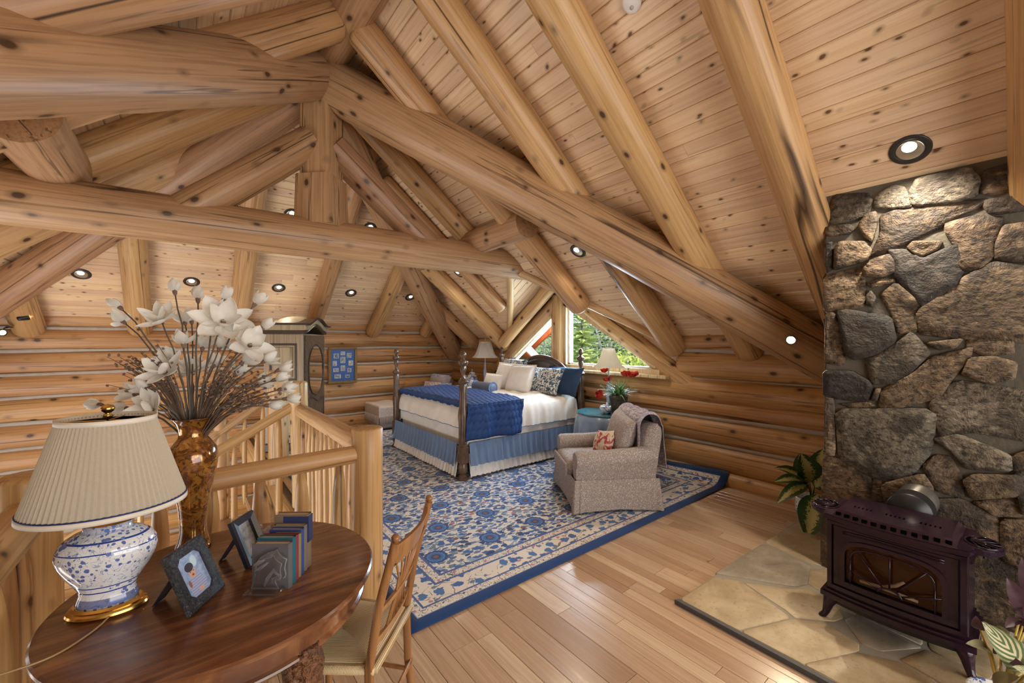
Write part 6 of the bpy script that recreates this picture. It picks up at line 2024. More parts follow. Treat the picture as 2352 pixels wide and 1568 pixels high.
v, f, uv = grid_vf(26, 44, tfn); mk('throw_cloth', v, f, M_THROW, th, smooth=True)
mb = MB()
for k in range(34):
    x = -0.25 + k * 0.0205 * 0.72
    for s in (-1,):
        mb.tube([(x * 1.0, s * 0.358, 0.25), (x, s * 0.362, 0.20), (x + 0.004 * math.sin(k * 3), s * 0.364, 0.13)], [0.005, 0.006, 0.004], 5)
for k in range(30):
    y = -0.34 + k * 0.0235
    mb.tube([(-0.268, y, 0.27), (-0.272, y, 0.2), (-0.274, y + 0.004 * math.sin(k * 3), 0.13)], [0.005, 0.006, 0.004], 5)
o = mb.build('fringe', M_THROW, th, smooth=True); o['kind'] = 'stuff'
M_PATCH = toile('patchwork_blue', (0.24, 0.29, 0.50), (0.42, 0.30, 0.36), 22, (0.55, 0.55, 0.63))
M_MAUVE = toile('mauve_patch', (0.38, 0.26, 0.29), (0.5, 0.4, 0.4), 20, (0.62, 0.56, 0.54))
pillow('lavender blue folded quilt over the back of the chaise', (3.98, 7.42, 0.60), 0.66, 0.30, 0.22, M_PATCH, YW, 0.2, name='folded_quilt', cat='blanket', p_exp=6)
pillow('mauve patchwork cushion leaning on the chaise back', (3.66, 7.22, 0.43), 0.44, 0.36, 0.14, M_MAUVE, YW + 0.35, 0.35, frill=0.01, name='cushion', cat='cushion')
pillow('light blue patchwork cushion on the chaise beside the mauve one', (3.78, 6.98, 0.43), 0.40, 0.36, 0.13, M_PATCH, YW + 0.1, 0.35, name='cushion', cat='cushion')
pillow('small tan cushion at the front of the chaise cushions', (3.50, 7.16, 0.43), 0.34, 0.16, 0.10, fabric('tan_cushion', (0.55, 0.42, 0.30)), YW + 0.3, 0.5, name='cushion', cat='cushion')

# ================================================================== armchair
def leafprint():
    t = NT('taupe_leaf_print')
    c = t.coord()
    vd = t.voro(t.addv(c, t.math('MULTIPLY', t.noise(c, 60, 1), 0.02)), 115)
    n = t.noise(c, 125, 1, 0.5, 0.8)
    m = t.math('MULTIPLY', t.ramp(vd, [(0.30, 1.0), (0.40, 0.0)]), t.ramp(n, [(0.40, 0.0), (0.46, 1.0)]))
    col = t.mix(m, (0.315, 0.265, 0.245), (0.70, 0.65, 0.60))
    return t.bsdf(col, 0.9, t.bump(t.noise(c, 400, 1), 0.2, 0.002))
M_ARM = leafprint()
AC = Vector((3.255, 2.665, 0.016)); AROT = math.radians(-122.7)
ac = thing('armchair', 'taupe leaf-print skirted armchair beside the bedside table', 'armchair', AC, AROT)
mb = MB(); mb.box(-0.40, 0.40, -0.36, 0.36, 0.08, 0.30, 0.03); mb.build('base', M_ARM, ac)
v, f = pillow_vf(0.52, 0.62, 0.17, p=9, n=20)
mk('seat_cushion', v, f, M_ARM, ac, Matrix.Translation((0, -0.13, 0.355)) @ Matrix.Rotation(PI / 2, 4, 'X'), smooth=True)
mb = MB(); mb.box(-0.262, 0.262, -0.442, -0.42, 0.30, 0.405, 0.008); mb.build('cushion_boxing', M_ARM, ac)
for s in (-1, 1):
    # rolled arm: section swept front to back
    sec = []
    for k in range(9): a = PI * 1.05 - k * PI * 1.15 / 8; sec.append((0.105 + 0.095 * math.cos(a), 0.465 + 0.085 * math.sin(a)))
    sec = [(0.045, 0.10)] + [(0.03, 0.40)] + sec + [(0.155, 0.385), (0.155, 0.10)]
    n = len(sec); v = []; f = []
    ys = [-0.375, -0.355, -0.30, -0.1, 0.15, 0.36]
    sc = [0.90, 0.985, 1.0, 1.0, 1.0, 1.0]; dzs = [0, 0, 0, 0.0, 0.015, 0.04]
    for y, q, dz in zip(ys, sc, dzs):
        for (x, z) in sec:
            cx_, cz_ = 0.10, 0.36
            v.append((s * (0.245 + cx_ + (x - cx_) * q), y, cz_ + (z - cz_) * q + (dz if z > 0.3 else 0)))
    for j in range(len(ys) - 1):
        for i in range(n):
            e = (i + 1) % n
            q = (j * n + i, j * n + e, (j + 1) * n + e, (j + 1) * n + i)
            f.append(q if s > 0 else q[::-1])
    f.append(tuple(range(n)) if s < 0 else tuple(range(n - 1, -1, -1)))
    o = mk('arm', v, f, M_ARM, ac); shade_auto(o.data, 45)
v, f = pillow_vf(0.80, 0.66, 0.20, p=7, n=20)
mk('backrest', v, f, M_ARM, ac, Matrix.Translation((0, 0.33, 0.46)) @ Matrix.Rotation(-0.16, 4, 'X'), smooth=True)
# skirt with corner pleats
v = []; f = []
per = []
hx_, hy_ = 0.408, 0.388
for (x0, y0, x1, y1, n) in ((-hx_, -hy_, hx_, -hy_, 80), (hx_, -hy_, hx_, hy_, 76), (hx_, hy_, -hx_, hy_, 80), (-hx_, hy_, -hx_, -hy_, 76)):
    for i in range(n):
        t = i / n; per.append((x0 + (x1 - x0) * t, y0 + (y1 - y0) * t))
m = len(per)
for j in range(6):
    w = j / 5
    for (x, y) in per:
        dc = min(math.hypot(abs(x) - hx_, abs(y) - hy_), 1)
        pl = 0.020 * math.exp(-(dc / 0.08) ** 2) * math.sin(dc * 120) * (0.35 + 0.65 * w)
        sc_ = 1 + (0.012 + 0.045 * math.exp(-(dc / 0.10) ** 2)) * w + 0.006 * fbm(x * 6, y * 6, 0, 2) * w
        ln = math.hypot(x, y)
        z = 0.30 - 0.285 * w + 0.018 * w * (1 - min(1, dc / 0.35)) * 0 + 0.02 * w * min(1, dc / 0.4)
        v.append((x * sc_ + pl * x / ln, y * sc_ + pl * y / ln, z))
for j in range(5):
    for i in range(m):
        e = (i + 1) % m
        f.append((j * m + i, (j + 1) * m + i, (j + 1) * m + e, j * m + e))
mk('skirt', v, f, M_ARM, ac, smooth=True)
v, f = pillow_vf(0.50, 0.44, 0.19, p=3.4)
RZ = Matrix.Rotation(AROT, 4, 'Z')
def ac_at(x, y, z):
    p = RZ @ Vector((x, y, z)); return (AC.x + p.x, AC.y + p.y, AC.z + p.z)
bc = pillow('taupe leaf-print back cushion standing in the armchair', ac_at(0.02, 0.10, 0.42), 0.50, 0.42, 0.18, M_ARM, AROT, 0.28, 0.12, name='back_cushion', cat='cushion', p_exp=4)
M_NEEDLE = toile('needlepoint_cushion', (0.42, 0.06, 0.07), (0.5, 0.35, 0.2), 16, (0.66, 0.56, 0.42))
pillow('small cream and red needlepoint cushion in the armchair', ac_at(0.10, -0.06, 0.43), 0.30, 0.25, 0.12, M_NEEDLE, AROT + 0.15, 0.35, -0.2, name='small_cushion', cat='cushion')
# throw over the chair back
M_PAIS = toile('paisley_throw', (0.30, 0.29, 0.42), (0.44, 0.36, 0.42), 34, (0.60, 0.55, 0.54))
def thr(u, w):
    a = u * 1.05                       # arc length over the back
    x = 0.03 + (w - 0.5) * 0.62 + 0.03 * math.sin(u * 7)
    rp = 0.020 * math.sin(w * 21 + u * 2)
    top = 0.80; R_ = 0.115
    if a < 0.30:   y, z = 0.205 - 0.0 , top - 0.05 - (0.30 - a); y -= 0.0; nrm = (-1, 0)
    elif a < 0.30 + PI * R_:
        th_ = (a - 0.30) / R_; y, z = 0.315 - 0.11 * math.cos(th_), top - 0.05 + R_ * math.sin(th_) ; nrm = (-math.cos(th_), math.sin(th_))
    else: y, z = 0.435 + 0.03 * math.sin(3 * (a - 0.6)), top - 0.05 - (a - 0.30 - PI * R_); nrm = (1, 0)
    return (x, y + nrm[0] * rp + 0.03, z + nrm[1] * rp)
tb_ = thing('throw_blanket', 'pale paisley throw draped over the back of the armchair', 'blanket', AC, AROT)
v, f, uv = grid_vf(44, 40, thr); mk('throw_cloth', v, f, M_PAIS, tb_, smooth=True)
def thr2(u, w):
    x = -0.30 - 0.05 * u + (w - 0.5) * (0.24 + 0.1 * u) + 0.02 * math.sin(u * 6)
    a = u * 0.62; rp = 0.02 * math.sin(w * 15 + u)
    th_ = min(a / 0.10, PI / 2)
    y = 0.40 + 0.10 * math.sin(th_); z = 0.74 + 0.06 * math.cos(th_) - max(0, a - 0.157)
    return (x, y + rp + 0.02 * u, z)
v, f, uv = grid_vf(26, 24, thr2); mk('throw_tail', v, f, M_PAIS, tb_, smooth=True)

# ================================================================== armoire
M_ARMO = wood_log('armoire_wood', (0.44, 0.345, 0.225), (0.36, 0.27, 0.165), (0.20, 0.14, 0.08), knot_size=0.005, crack_on=False, rough=0.3, gscale=1.2)
M_ARMC = carved('armoire_carving', (0.17, 0.105, 0.06), 30, 0.02, 0.35)
M_ARMD = simple('armoire_dark_moulding', (0.055, 0.035, 0.024), 0.35)
def mirror_mat():
    t = NT('mirror_glass'); return t.bsdf((0.80, 0.84, 0.86), 0.03, None, Metallic=1.0)
# local: front faces -y, width along x ; placed so that the side panel faces the viewer
A_ROT = math.radians(90 - 31)
ar = thing('armoire', 'tall carved armoire with mirrored door and arched cornice', 'armoire', (1.31, 6.95, 0.0), A_ROT)
AW, AD, AH = 0.92, 0.52, 1.66
mb = MB(); mb.box(-AW / 2, AW / 2, -AD / 2, AD / 2, 0.10, AH, 0.01); mb.build('carcass', M_ARMO, ar)
mb = MB(); mb.box(-AW / 2 - 0.03, AW / 2 + 0.03, -AD / 2 - 0.03, AD / 2 + 0.02, 0.0, 0.12, 0.015); mb.build('plinth', M_ARMD, ar)
# side panels with raised moulding
for s in (-1, 1):
    for (z0, z1) in ((0.20, 0.92), (1.00, 1.52)):
        mb = MB()
        x = s * (AW / 2 + 0.002)
        for (y0, y1, a, b_) in ((-0.18, 0.18, z0, z0 + 0.025), (-0.18, 0.18, z1 - 0.025, z1), (-0.18, -0.155, z0, z1), (0.155, 0.18, z0, z1)):
            mb.box(min(x, x + s * 0.012), max(x, x + s * 0.012), y0, y1, a, b_, 0.004)
        pn = mb.build('panel_moulding', M_ARMD, ar)
        mb = MB(); mb.box(min(x - s * 0.004, x + s * 0.008), max(x - s * 0.004, x + s * 0.008), -0.13, 0.13, z0 + 0.05, z1 - 0.05, 0.006)
        mb.build('raised_panel', M_ARMO, pn)
# arched cornice: straight on the sides, swept up in the middle of the front
def corn(x): return 0.105 * (0.5 + 0.5 * math.cos(PI * max(-1.0, min(1.0, x / 0.40)))) ** 0.8
def cornice(name, z0, z1, out, mat, dz=0):
    v = []; f = []
    xs = [(-AW / 2 - out) + (AW + 2 * out) * i / 30 for i in range(31)]
    for x in xs:
        zc = corn(x)
        v += [(x, -AD / 2 - out, z0 + zc), (x, -AD / 2 - out - 0.02, (z0 + z1) / 2 + zc), (x, -AD / 2 - out, z1 + zc), (x, AD / 2, z1 + zc * 0.5), (x, AD / 2, z0)]
    for i in range(30):
        for k in range(5):
            e = (k + 1) % 5
            f.append((i * 5 + k, i * 5 + e, (i + 1) * 5 + e, (i + 1) * 5 + k))
    f.append((4, 3, 2, 1, 0)); f.append(tuple(150 + k for k in range(5)))
    mk(name, v, f, mat, ar)
mb = MB()
v, f, uv = grid_vf(16, 10, lambda u, w: ((u - 0.5) * (AW + 0.02), (w - 0.5) * (AD - 0.06), AH + 0.10 + corn((u - 0.5) * AW) * 0.9 + 0.075 * math.sin(PI * u) ** 0.5 * math.sin(PI * w) ** 0.5))
mk('domed_top', v, f, simple('pale_top', (0.52, 0.42, 0.29), 0.5), ar, smooth=True)
cornice('cornice', AH, AH + 0.05, 0.02, M_ARMD); cornice('cornice', AH + 0.05, AH + 0.12, 0.045, M_ARMO); cornice('cornice', AH + 0.12, AH + 0.15, 0.075, M_ARMD)
# mirrored doors
for s in (1,):
    x0, x1 = -AW / 2 + 0.05, AW / 2 - 0.05
    mb = MB(); mb.box(x0, x1, -AD / 2 - 0.025, -AD / 2, 0.16, AH - 0.02, 0.006); dr = mb.build('door', M_ARMC, ar)
    cx_ = (x0 + x1) / 2; w2 = (x1 - x0) / 2 - 0.11
    out_ = []
    for k in range(41):
        a = 2 * PI * k / 40
        sx_ = math.copysign(abs(math.cos(a)) ** 0.45, math.cos(a)); sz_ = math.copysign(abs(math.sin(a)) ** 0.6, math.sin(a))
        out_.append((cx_ + w2 * sx_, 1.12 + 0.34 * sz_ + 0.05 * math.cos(2 * PI * (sx_ / 2)) * (1 if sz_ > 0.5 else (-0.8 if sz_ < -0.5 else 0))))
    out_ = out_[:-1]
    n = len(out_)
    mk('mirror', [(x, -AD / 2 - 0.031, z) for x, z in out_] + [(x, -AD / 2 - 0.02, z) for x, z in out_], [tuple(range(n)), tuple(range(2 * n - 1, n - 1, -1))] + [(i, n + i, n + (i + 1) % n, (i + 1) % n) for i in range(n)], mirror_mat(), dr)
    mb = MB(); mb.tube([(x, -AD / 2 - 0.030, z) for x, z in out_] + [(out_[0][0], -AD / 2 - 0.030, out_[0][1])], 0.011, 8); mb.build('mirror_moulding', M_ARMD, dr, smooth=True)
    mb = MB(); pts = []
    for k in range(25):
        t = k / 24; x = x0 + 0.05 + (x1 - x0 - 0.10) * t
        pts.append((x, -AD / 2 - 0.028, 0.66 + 0.05 * math.sin(t * PI * 2 + 0.5) + 0.03 * math.sin(t * PI)))
    mb.tube(pts, 0.010, 8); mb.tube([(x0 + 0.05, -AD / 2 - 0.028, 0.24), pts[0]], 0.008, 8); mb.tube([(x1 - 0.05, -AD / 2 - 0.028, 0.24), pts[-1]], 0.008, 8); mb.tube([(x0 + 0.05, -AD / 2 - 0.028, 0.24), (x1 - 0.05, -AD / 2 - 0.028, 0.24)], 0.008, 8)
    mb.build('panel_scroll', M_ARMD, dr, smooth=True)
# framed collage
M_GILT = carved('gilt_frame', (0.34, 0.20, 0.065), 80, 0.006, 0.35)
fp = thing('framed_collage', 'gilt framed blue collage of small photographs on the log wall', 'picture', (2.24, YB - 0.035, 0.79))
FW, FH, FB = 0.50, 0.66, 0.045
for (x0, x1, z0, z1) in ((-FW / 2, FW / 2, 0, FB), (-FW / 2, FW / 2, FH - FB, FH), (-FW / 2, -FW / 2 + FB, FB, FH - FB), (FW / 2 - FB, FW / 2, FB, FH - FB)):
    mb = MB(); mb.box(x0, x1, -0.03, 0.03, z0, z1, 0.008); mb.build('frame_bar', M_GILT, fp)
mb = MB(); mb.box(-FW / 2 + 0.02, FW / 2 - 0.02, -0.008, 0.02, 0.02, FH - 0.02)
mt = mb.build('blue_mat', simple('collage_blue_mat', (0.035, 0.105, 0.33), 0.35), fp)
M_BW = [photo_mat_generic('small_photo_%d' % k, a, b_) for k, (a, b_) in enumerate((((0.06, 0.06, 0.07), (0.50, 0.50, 0.50)), ((0.20, 0.20, 0.21), (0.62, 0.62, 0.60))))]
for i, (x, z, w, h) in enumerate(((-0.115, 0.50, 0.085, 0.085), (0.0, 0.545, 0.075, 0.065), (0.11, 0.505, 0.08, 0.085), (-0.14, 0.365, 0.07, 0.085), (0.0, 0.425, 0.085, 0.11), (0.14, 0.365, 0.08, 0.09), (-0.12, 0.245, 0.095, 0.065), (0.0, 0.275, 0.075, 0.095), (0.115, 0.235, 0.07, 0.07), (-0.09, 0.13, 0.11, 0.07), (0.08, 0.125, 0.075, 0.055))):
    mb = MB(); mb.box(x - w / 2, x + w / 2, -0.011, -0.0078, z - h / 2, z + h / 2); pr = mb.build('photo_mount', simple('photo_border', (0.62, 0.62, 0.62), 0.5) if i == 0 else bpy.data.materials['photo_border'], mt)
    w -= 0.012; h -= 0.012
    mb = MB(); mb.box(x - w / 2, x + w / 2, -0.0125, -0.0105, z - h / 2, z + h / 2); mb.build('photograph', M_BW[i % 2], mt)
# ================================================================== cast iron stove
def enamel():
    t = NT('aubergine_enamel')
    c = t.coord()
    n = t.noise(c, 5, 2)
    col = t.ramp(n, [(0.3, (0.015, 0.006, 0.015)), (0.7, (0.026, 0.010, 0.020))])
    return t.bsdf(col, 0.14, t.bump(t.noise(c, 70, 2), 0.08, 0.003), Specular_IOR_Level=0.45)
M_EN = enamel()
M_FIREBOX = simple('firebox_dark', (0.05, 0.035, 0.03), 0.7)
M_FGLASS = glass_mat('stove_glass', (0.70, 0.55, 0.42))
for _n in M_FGLASS.node_tree.nodes:
    if _n.type == 'LAYER_WEIGHT': _n.inputs['Blend'].default_value = 0.35
HZ = 0.031
# local: x along the width (world -y), front = -y (world -x)
sv = thing('gas_stove', 'glossy aubergine enamel stove with sunburst window on the hearth', 'stove', (2.965, 0.455, HZ), -PI / 2)
W2, D2 = 0.262, 0.165
def bow(x, k=0.05): return -k * (1 - (x / 0.30) ** 2)
def bowed_slab(mb, hw, y_back, y_front, z0, z1, k, n=18, bev=0.0):
    top = []
    for i in range(n + 1):
        x = -hw + 2 * hw * i / n
        top.append((x, y_front - k * (1 - (x / hw) ** 2)))
    top += [(hw, y_back), (-hw, y_back)]
    mb.prism([(x, y) for x, y in top], z0, z1)
mb = MB(); mb.box(-W2, W2, -D2 + 0.03, D2, 0.135, 0.545, 0.008); mb.build('body', M_EN, sv)
mb = MB(); bowed_slab(mb, W2 + 0.028, D2, -D2 - 0.03, 0.120, 0.145, 0.035); bowed_slab(mb, W2 + 0.016, D2, -D2 - 0.02, 0.145, 0.160, 0.032); bowed_slab(mb, W2 + 0.006, D2, -D2 - 0.008, 0.160, 0.176, 0.028)
mb.build('bottom_ledge', M_EN, sv)
mb = MB(); bowed_slab(mb, W2 - 0.02, D2 - 0.03, -D2 + 0.0, 0.085, 0.121, 0.03); mb.build('ash_apron', M_BLACK, sv)
# bowed front with an arched window opening
def front_pt(x, z, off): return (x, -D2 - 0.004 - off - 0.020 * (1 - (x / W2) ** 2), z)
def front_ring(mb, outer, inner, off0, off1):
    n = len(outer)
    v = [front_pt(x, z, off0) for x, z in outer] + [front_pt(x, z, off1) for x, z in outer] + [front_pt(x, z, off1) for x, z in inner] + [front_pt(x, z, off0) for x, z in inner]
    f = []
    for a, b_ in ((0, 1), (1, 2), (2, 3)):
        for i in range(n):
            j = (i + 1) % n
            f.append((a * n + i, a * n + j, b_ * n + j, b_ * n + i))
    mb.add(v, f)
def arch_outline(hw, z0, zs, zt, n=40):
    """closed loop sampled with matching parametrisation"""
    pts = []
    for k in range(10): pts.append((-hw + 2 * hw * k / 10, z0))
    for k in range(5): pts.append((hw, z0 + (zs - z0) * k / 5))
    for k in range(20):
        t = k / 20; a = PI * t
        x = hw * math.copysign(abs(math.cos(a)) ** 0.65, math.cos(a)); z = zs + (zt - zs) * math.sin(a) ** 0.75
        pts.append((x, z))
    for k in range(5): pts.append((-hw, zs + (z0 - zs) * k / 5))
    return pts
def rect_outline(hw, z0, z1):
    pts = []
    for k in range(10): pts.append((-hw + 2 * hw * k / 10, z0))
    for k in range(5): pts.append((hw, z0 + (z1 - z0) * 0.75 * k / 5))
    for k in range(20):
        t = k / 20
        if t < 0.2: pts.append((hw, z0 + (z1 - z0) * (0.75 + 0.25 * t / 0.2)))
        elif t < 0.8: pts.append((hw - 2 * hw * (t - 0.2) / 0.6, z1))
        else: pts.append((-hw, z1 - (z1 - z0) * 0.25 * (t - 0.8) / 0.2))
    for k in range(5): pts.append((-hw, z0 + (z1 - z0) * 0.75 * (1 - k / 5)))
    return pts
mb = MB(); front_ring(mb, rect_outline(W2 - 0.002, 0.178, 0.540), rect_outline(W2 - 0.022, 0.196, 0.524), 0.0, 0.022); mb.build('door_surround', M_EN, sv)
mb = MB(); front_ring(mb, rect_outline(W2 - 0.030, 0.202, 0.518), arch_outline(0.196, 0.222, 0.372, 0.470), 0.0, 0.012); dr = mb.build('door', M_EN, sv)
mb = MB(); front_ring(mb, arch_outline(0.200, 0.218, 0.374, 0.475), arch_outline(0.182, 0.236, 0.367, 0.457), 0.010, 0.022); mb.build('window_rim', M_EN, dr)
v = [front_pt(x, z, 0.0) for x, z in arch_outline(0.186, 0.232, 0.367, 0.462)]
n = len(v); v2 = [(x, y + 0.004, z) for x, y, z in v]
mk('window_glass', v + v2, [tuple(range(n)), tuple(range(2 * n - 1, n - 1, -1))] + [(i, n + i, n + (i + 1) % n, (i + 1) % n) for i in range(n)], M_FGLASS, dr)
mb = MB(); mb.box(-0.20, 0.20, -D2 - 0.010, -D2 + 0.03, 0.20, 0.50); 
mb = MB(); mb.box(-0.19, 0.19, -D2 + 0.028, -D2 + 0.034, 0.22, 0.46); mb.build('firebox', simple('firebrick', (0.22, 0.115, 0.06), 0.7, (30, 0.5, 0.01), 0.35), sv)
mb = MB()
mb.tube([(-0.12, -D2 - 0.016, 0.262), (-0.03, -D2 - 0.022, 0.268), (0.10, -D2 - 0.016, 0.258)], [0.008, 0.010, 0.007], 8); mb.tube([(-0.05, -D2 - 0.02, 0.262), (0.02, -D2 - 0.016, 0.30), (0.05, -D2 - 0.014, 0.33)], [0.009, 0.009, 0.006], 8)
mb.build('ceramic_logs', simple('ceramic_log', (0.36, 0.24, 0.15), 0.8, (40, 0.6, 0.01), 0.3), sv, smooth=True)
# sunburst grille
mb = MB()
inner = arch_outline(0.158, 0.224, 0.360, 0.438)
mb.tube([front_pt(x, z, 0.018) for x, z in inner[14:36]], 0.0042, 6)
for s in (-1, 1): mb.tube([front_pt(s * 0.158, 0.224, 0.018), front_pt(s * 0.158, 0.362, 0.018)], 0.0042, 6)
hub = (0.0, 0.252)
for a in (20, 52, 90, 128, 160):
    ca, sa = math.cos(math.radians(a)), math.sin(math.radians(a))
    L_ = {20: 0.196, 52: 0.215, 90: 0.196, 128: 0.215, 160: 0.196}[a]
    mb.tube([front_pt(hub[0] + 0.040 * ca, hub[1] + 0.030 * sa, 0.019), front_pt(max(-0.194, min(0.194, hub[0] + L_ * ca)), min(0.458, hub[1] + L_ * sa), 0.018)], 0.0040, 6)
mb.tube([front_pt(0.045 * math.cos(PI * k / 10), 0.248 + 0.034 * math.sin(PI * k / 10), 0.02) for k in range(11)], 0.005, 6)
mb.build('sunburst_grille', M_EN, sv, smooth=True)
mb = MB(); mb.tube([front_pt(-0.19 + 0.38 * k / 14, 0.497 + 0.010 * math.sin(PI * k / 14), 0.014) for k in range(15)], 0.005, 6); mb.tube([front_pt(-0.19 + 0.38 * k / 14, 0.485 + 0.010 * math.sin(PI * k / 14), 0.014) for k in range(15)], 0.003, 6)
mb.build('door_ribs', M_EN, dr, smooth=True)
# top plate with curved front and lobed ends
TZ2 = 0.560
def top_outline(hw, n=20):
    pts = []
    for i in range(n + 1):
        x = -0.27 + 0.54 * i / n
        pts.append((x, -D2 - 0.045 - 0.035 * (1 - (x / 0.27) ** 2)))
    for k in range(13):
        a = -PI / 2 + PI * k / 12
        pts.append((0.285 + 0.085 * math.cos(a), -0.045 + 0.105 * math.sin(a) * 1.0))
    pts += [(0.27, D2 * 0.75), (-0.27, D2 * 0.75)]
    for k in range(13):
        a = PI / 2 + PI * k / 12
        pts.append((-0.285 + 0.085 * math.cos(a), -0.045 + 0.105 * math.sin(a)))
    return pts
mb = MB(); P_ = top_outline(0)
mb.prism(P_, TZ2, TZ2 + 0.014); mb.prism([(x * 0.985, y * 0.985) for x, y in P_], TZ2 - 0.010, TZ2); mb.prism([(x * 0.985, y * 0.985) for x, y in P_], TZ2 + 0.014, TZ2 + 0.020)
mb.build('top_plate', M_EN, sv)
def hood():
    mb = MB()
    hw0, hw1 = 0.235, 0.210
    y0f, y1f = -D2 - 0.052, -D2 - 0.022
    v = []; n = 16
    for (hw, yf, yb, z) in ((hw0, y0f, D2 * 0.72, TZ2 + 0.018), (hw1, y1f, D2 * 0.66, TZ2 + 0.050)):
        for i in range(n + 1):
            x = -hw + 2 * hw * i / n
            v.append((x, yf - 0.03 * (1 - (x / hw) ** 2) + 0.0, z))
        v += [(hw, yb, z), (-hw, yb, z)]
    m = n + 3
    f = [tuple(range(m, 2 * m))] + [(i, (i + 1) % m, m + (i + 1) % m, m + i) for i in range(m)]
    mb.add(v, f)
    return mb.build('louvre_hood', M_EN, sv)
hd = hood()
M_SLOT = simple('slot_black', (0.003, 0.003, 0.004), 1.0, Specular_IOR_Level=0.0)
for i in range(12):
    x = -0.205 + 0.41 * i / 11
    yy = -D2 - 0.040 - 0.031 * (1 - (x / 0.225) ** 2)
    mb = MB(); mb.box(x - 0.0105, x + 0.0105, yy - 0.0045, yy + 0.006, TZ2 + 0.027, TZ2 + 0.043)
    mb.build('vent_hole', M_SLOT, hd)
for g in (-0.13, 0.0, 0.13):
    for i in range(5):
        x = g + (i - 2) * 0.017
        mb = MB(); mb.box(x - 0.003, x + 0.003, -0.085, -0.060, TZ2 + 0.0492, TZ2 + 0.0512)
        mb.build('vent_slot', M_SLOT, hd)
for s in (-1, 1):
    mb = MB()
    P2 = [(s * 0.300 + 0.058 * math.cos(2 * PI * k / 20), -0.045 + 0.080 * math.sin(2 * PI * k / 20)) for k in range(20)]
    mb.prism(P2, TZ2 + 0.0195, TZ2 + 0.0212); tr = mb.build('trivet_well', M_SLOT, sv)
    mb = MB()
    for k in range(7):
        a = math.radians(-75 + 25 * k)
        mb.tube([(s * 0.262, -0.045 + 0.012 * (k - 3) * 0.4, TZ2 + 0.022), (s * (0.270 + 0.085 * math.cos(a)), -0.045 + 0.082 * math.sin(a), TZ2 + 0.022)], 0.0035, 6)
    mb.tube([(s * (0.30 + 0.058 * math.cos(2 * PI * k / 20)), -0.045 + 0.080 * math.sin(2 * PI * k / 20), TZ2 + 0.020) for k in range(21)], 0.005, 6)
    mb.build('trivet_bars', M_EN, tr, smooth=True)
    mb = MB(); mb.prism([(0, 0), (0.055, 0), (0.05, -0.012), (0.02, -0.03), (0.008, -0.075), (0, -0.08)], -0.012, 0.012, M=Matrix.Translation((s * W2, -0.05, TZ2 - 0.012)) @ Matrix.Scale(s, 4, (1, 0, 0)) @ Matrix.Rotation(PI / 2, 4, 'X'))
    mb.build('shelf_bracket', M_EN, sv)
# legs
for sx in (-1, 1):
    for sy in (-1, 1):
        v = []; f = []; n = 10
        P3 = [(0.0, 0.0, 0.135, 0.040, 0.026), (0.016, 0.010, 0.105, 0.036, 0.024), (0.028, 0.018, 0.065, 0.024, 0.018), (0.036, 0.024, 0.025, 0.017, 0.014), (0.048, 0.032, 0.006, 0.019, 0.015), (0.050, 0.034, 0.0, 0.018, 0.014)]
        for (dx, dy, z, a, b_) in P3:
            for i in range(n):
                t = 2 * PI * i / n
                v.append((sx * (W2 - 0.03 + dx) + a * math.cos(t), sy * (D2 - 0.03 + dy) + b_ * math.sin(t) - (0.02 if sy < 0 else 0), z))
        for j in range(len(P3) - 1):
            for i in range(n):
                e = (i + 1) % n
                f.append((j * n + i, (j + 1) * n + i, (j + 1) * n + e, j * n + e))
        f.append(tuple(range(n))); f.append(tuple((len(P3) - 1) * n + n - 1 - i for i in range(n)))
        mk('leg', v, f, M_EN, sv, smooth=True)
mb = MB(); mb.tube([(0.305, -0.03, TZ2), (0.305, -0.03, TZ2 - 0.055)], 0.006, 8); mb.build('latch_lever', M_BLACK, sv)
# flue collar
fl = thing('flue_pipe', 'ribbed metal flue pipe running from the stove into the chimney', 'pipe', (3.10, 0.43, 0.625))
mb = MB()
prof = []
for k in range(57):
    t = k / 56; prof.append((0.084 + 0.006 * math.cos(k * PI / 2), t * 0.27))
mb.lathe(prof, 32, M=Matrix.Rotation(PI / 2, 4, 'Y')); mb.build('flex_pipe', simple('galvanised_metal', (0.34, 0.32, 0.28), 0.32, None, 0.1, Metallic=0.9), fl, smooth=True)
mb = MB(); mb.lathe([(0.092, -0.02), (0.096, 0.0), (0.096, 0.09), (0.092, 0.10)], 32, M=Matrix.Rotation(PI / 2, 4, 'Y')); mb.build('collar', M_BLACK, fl, smooth=True)

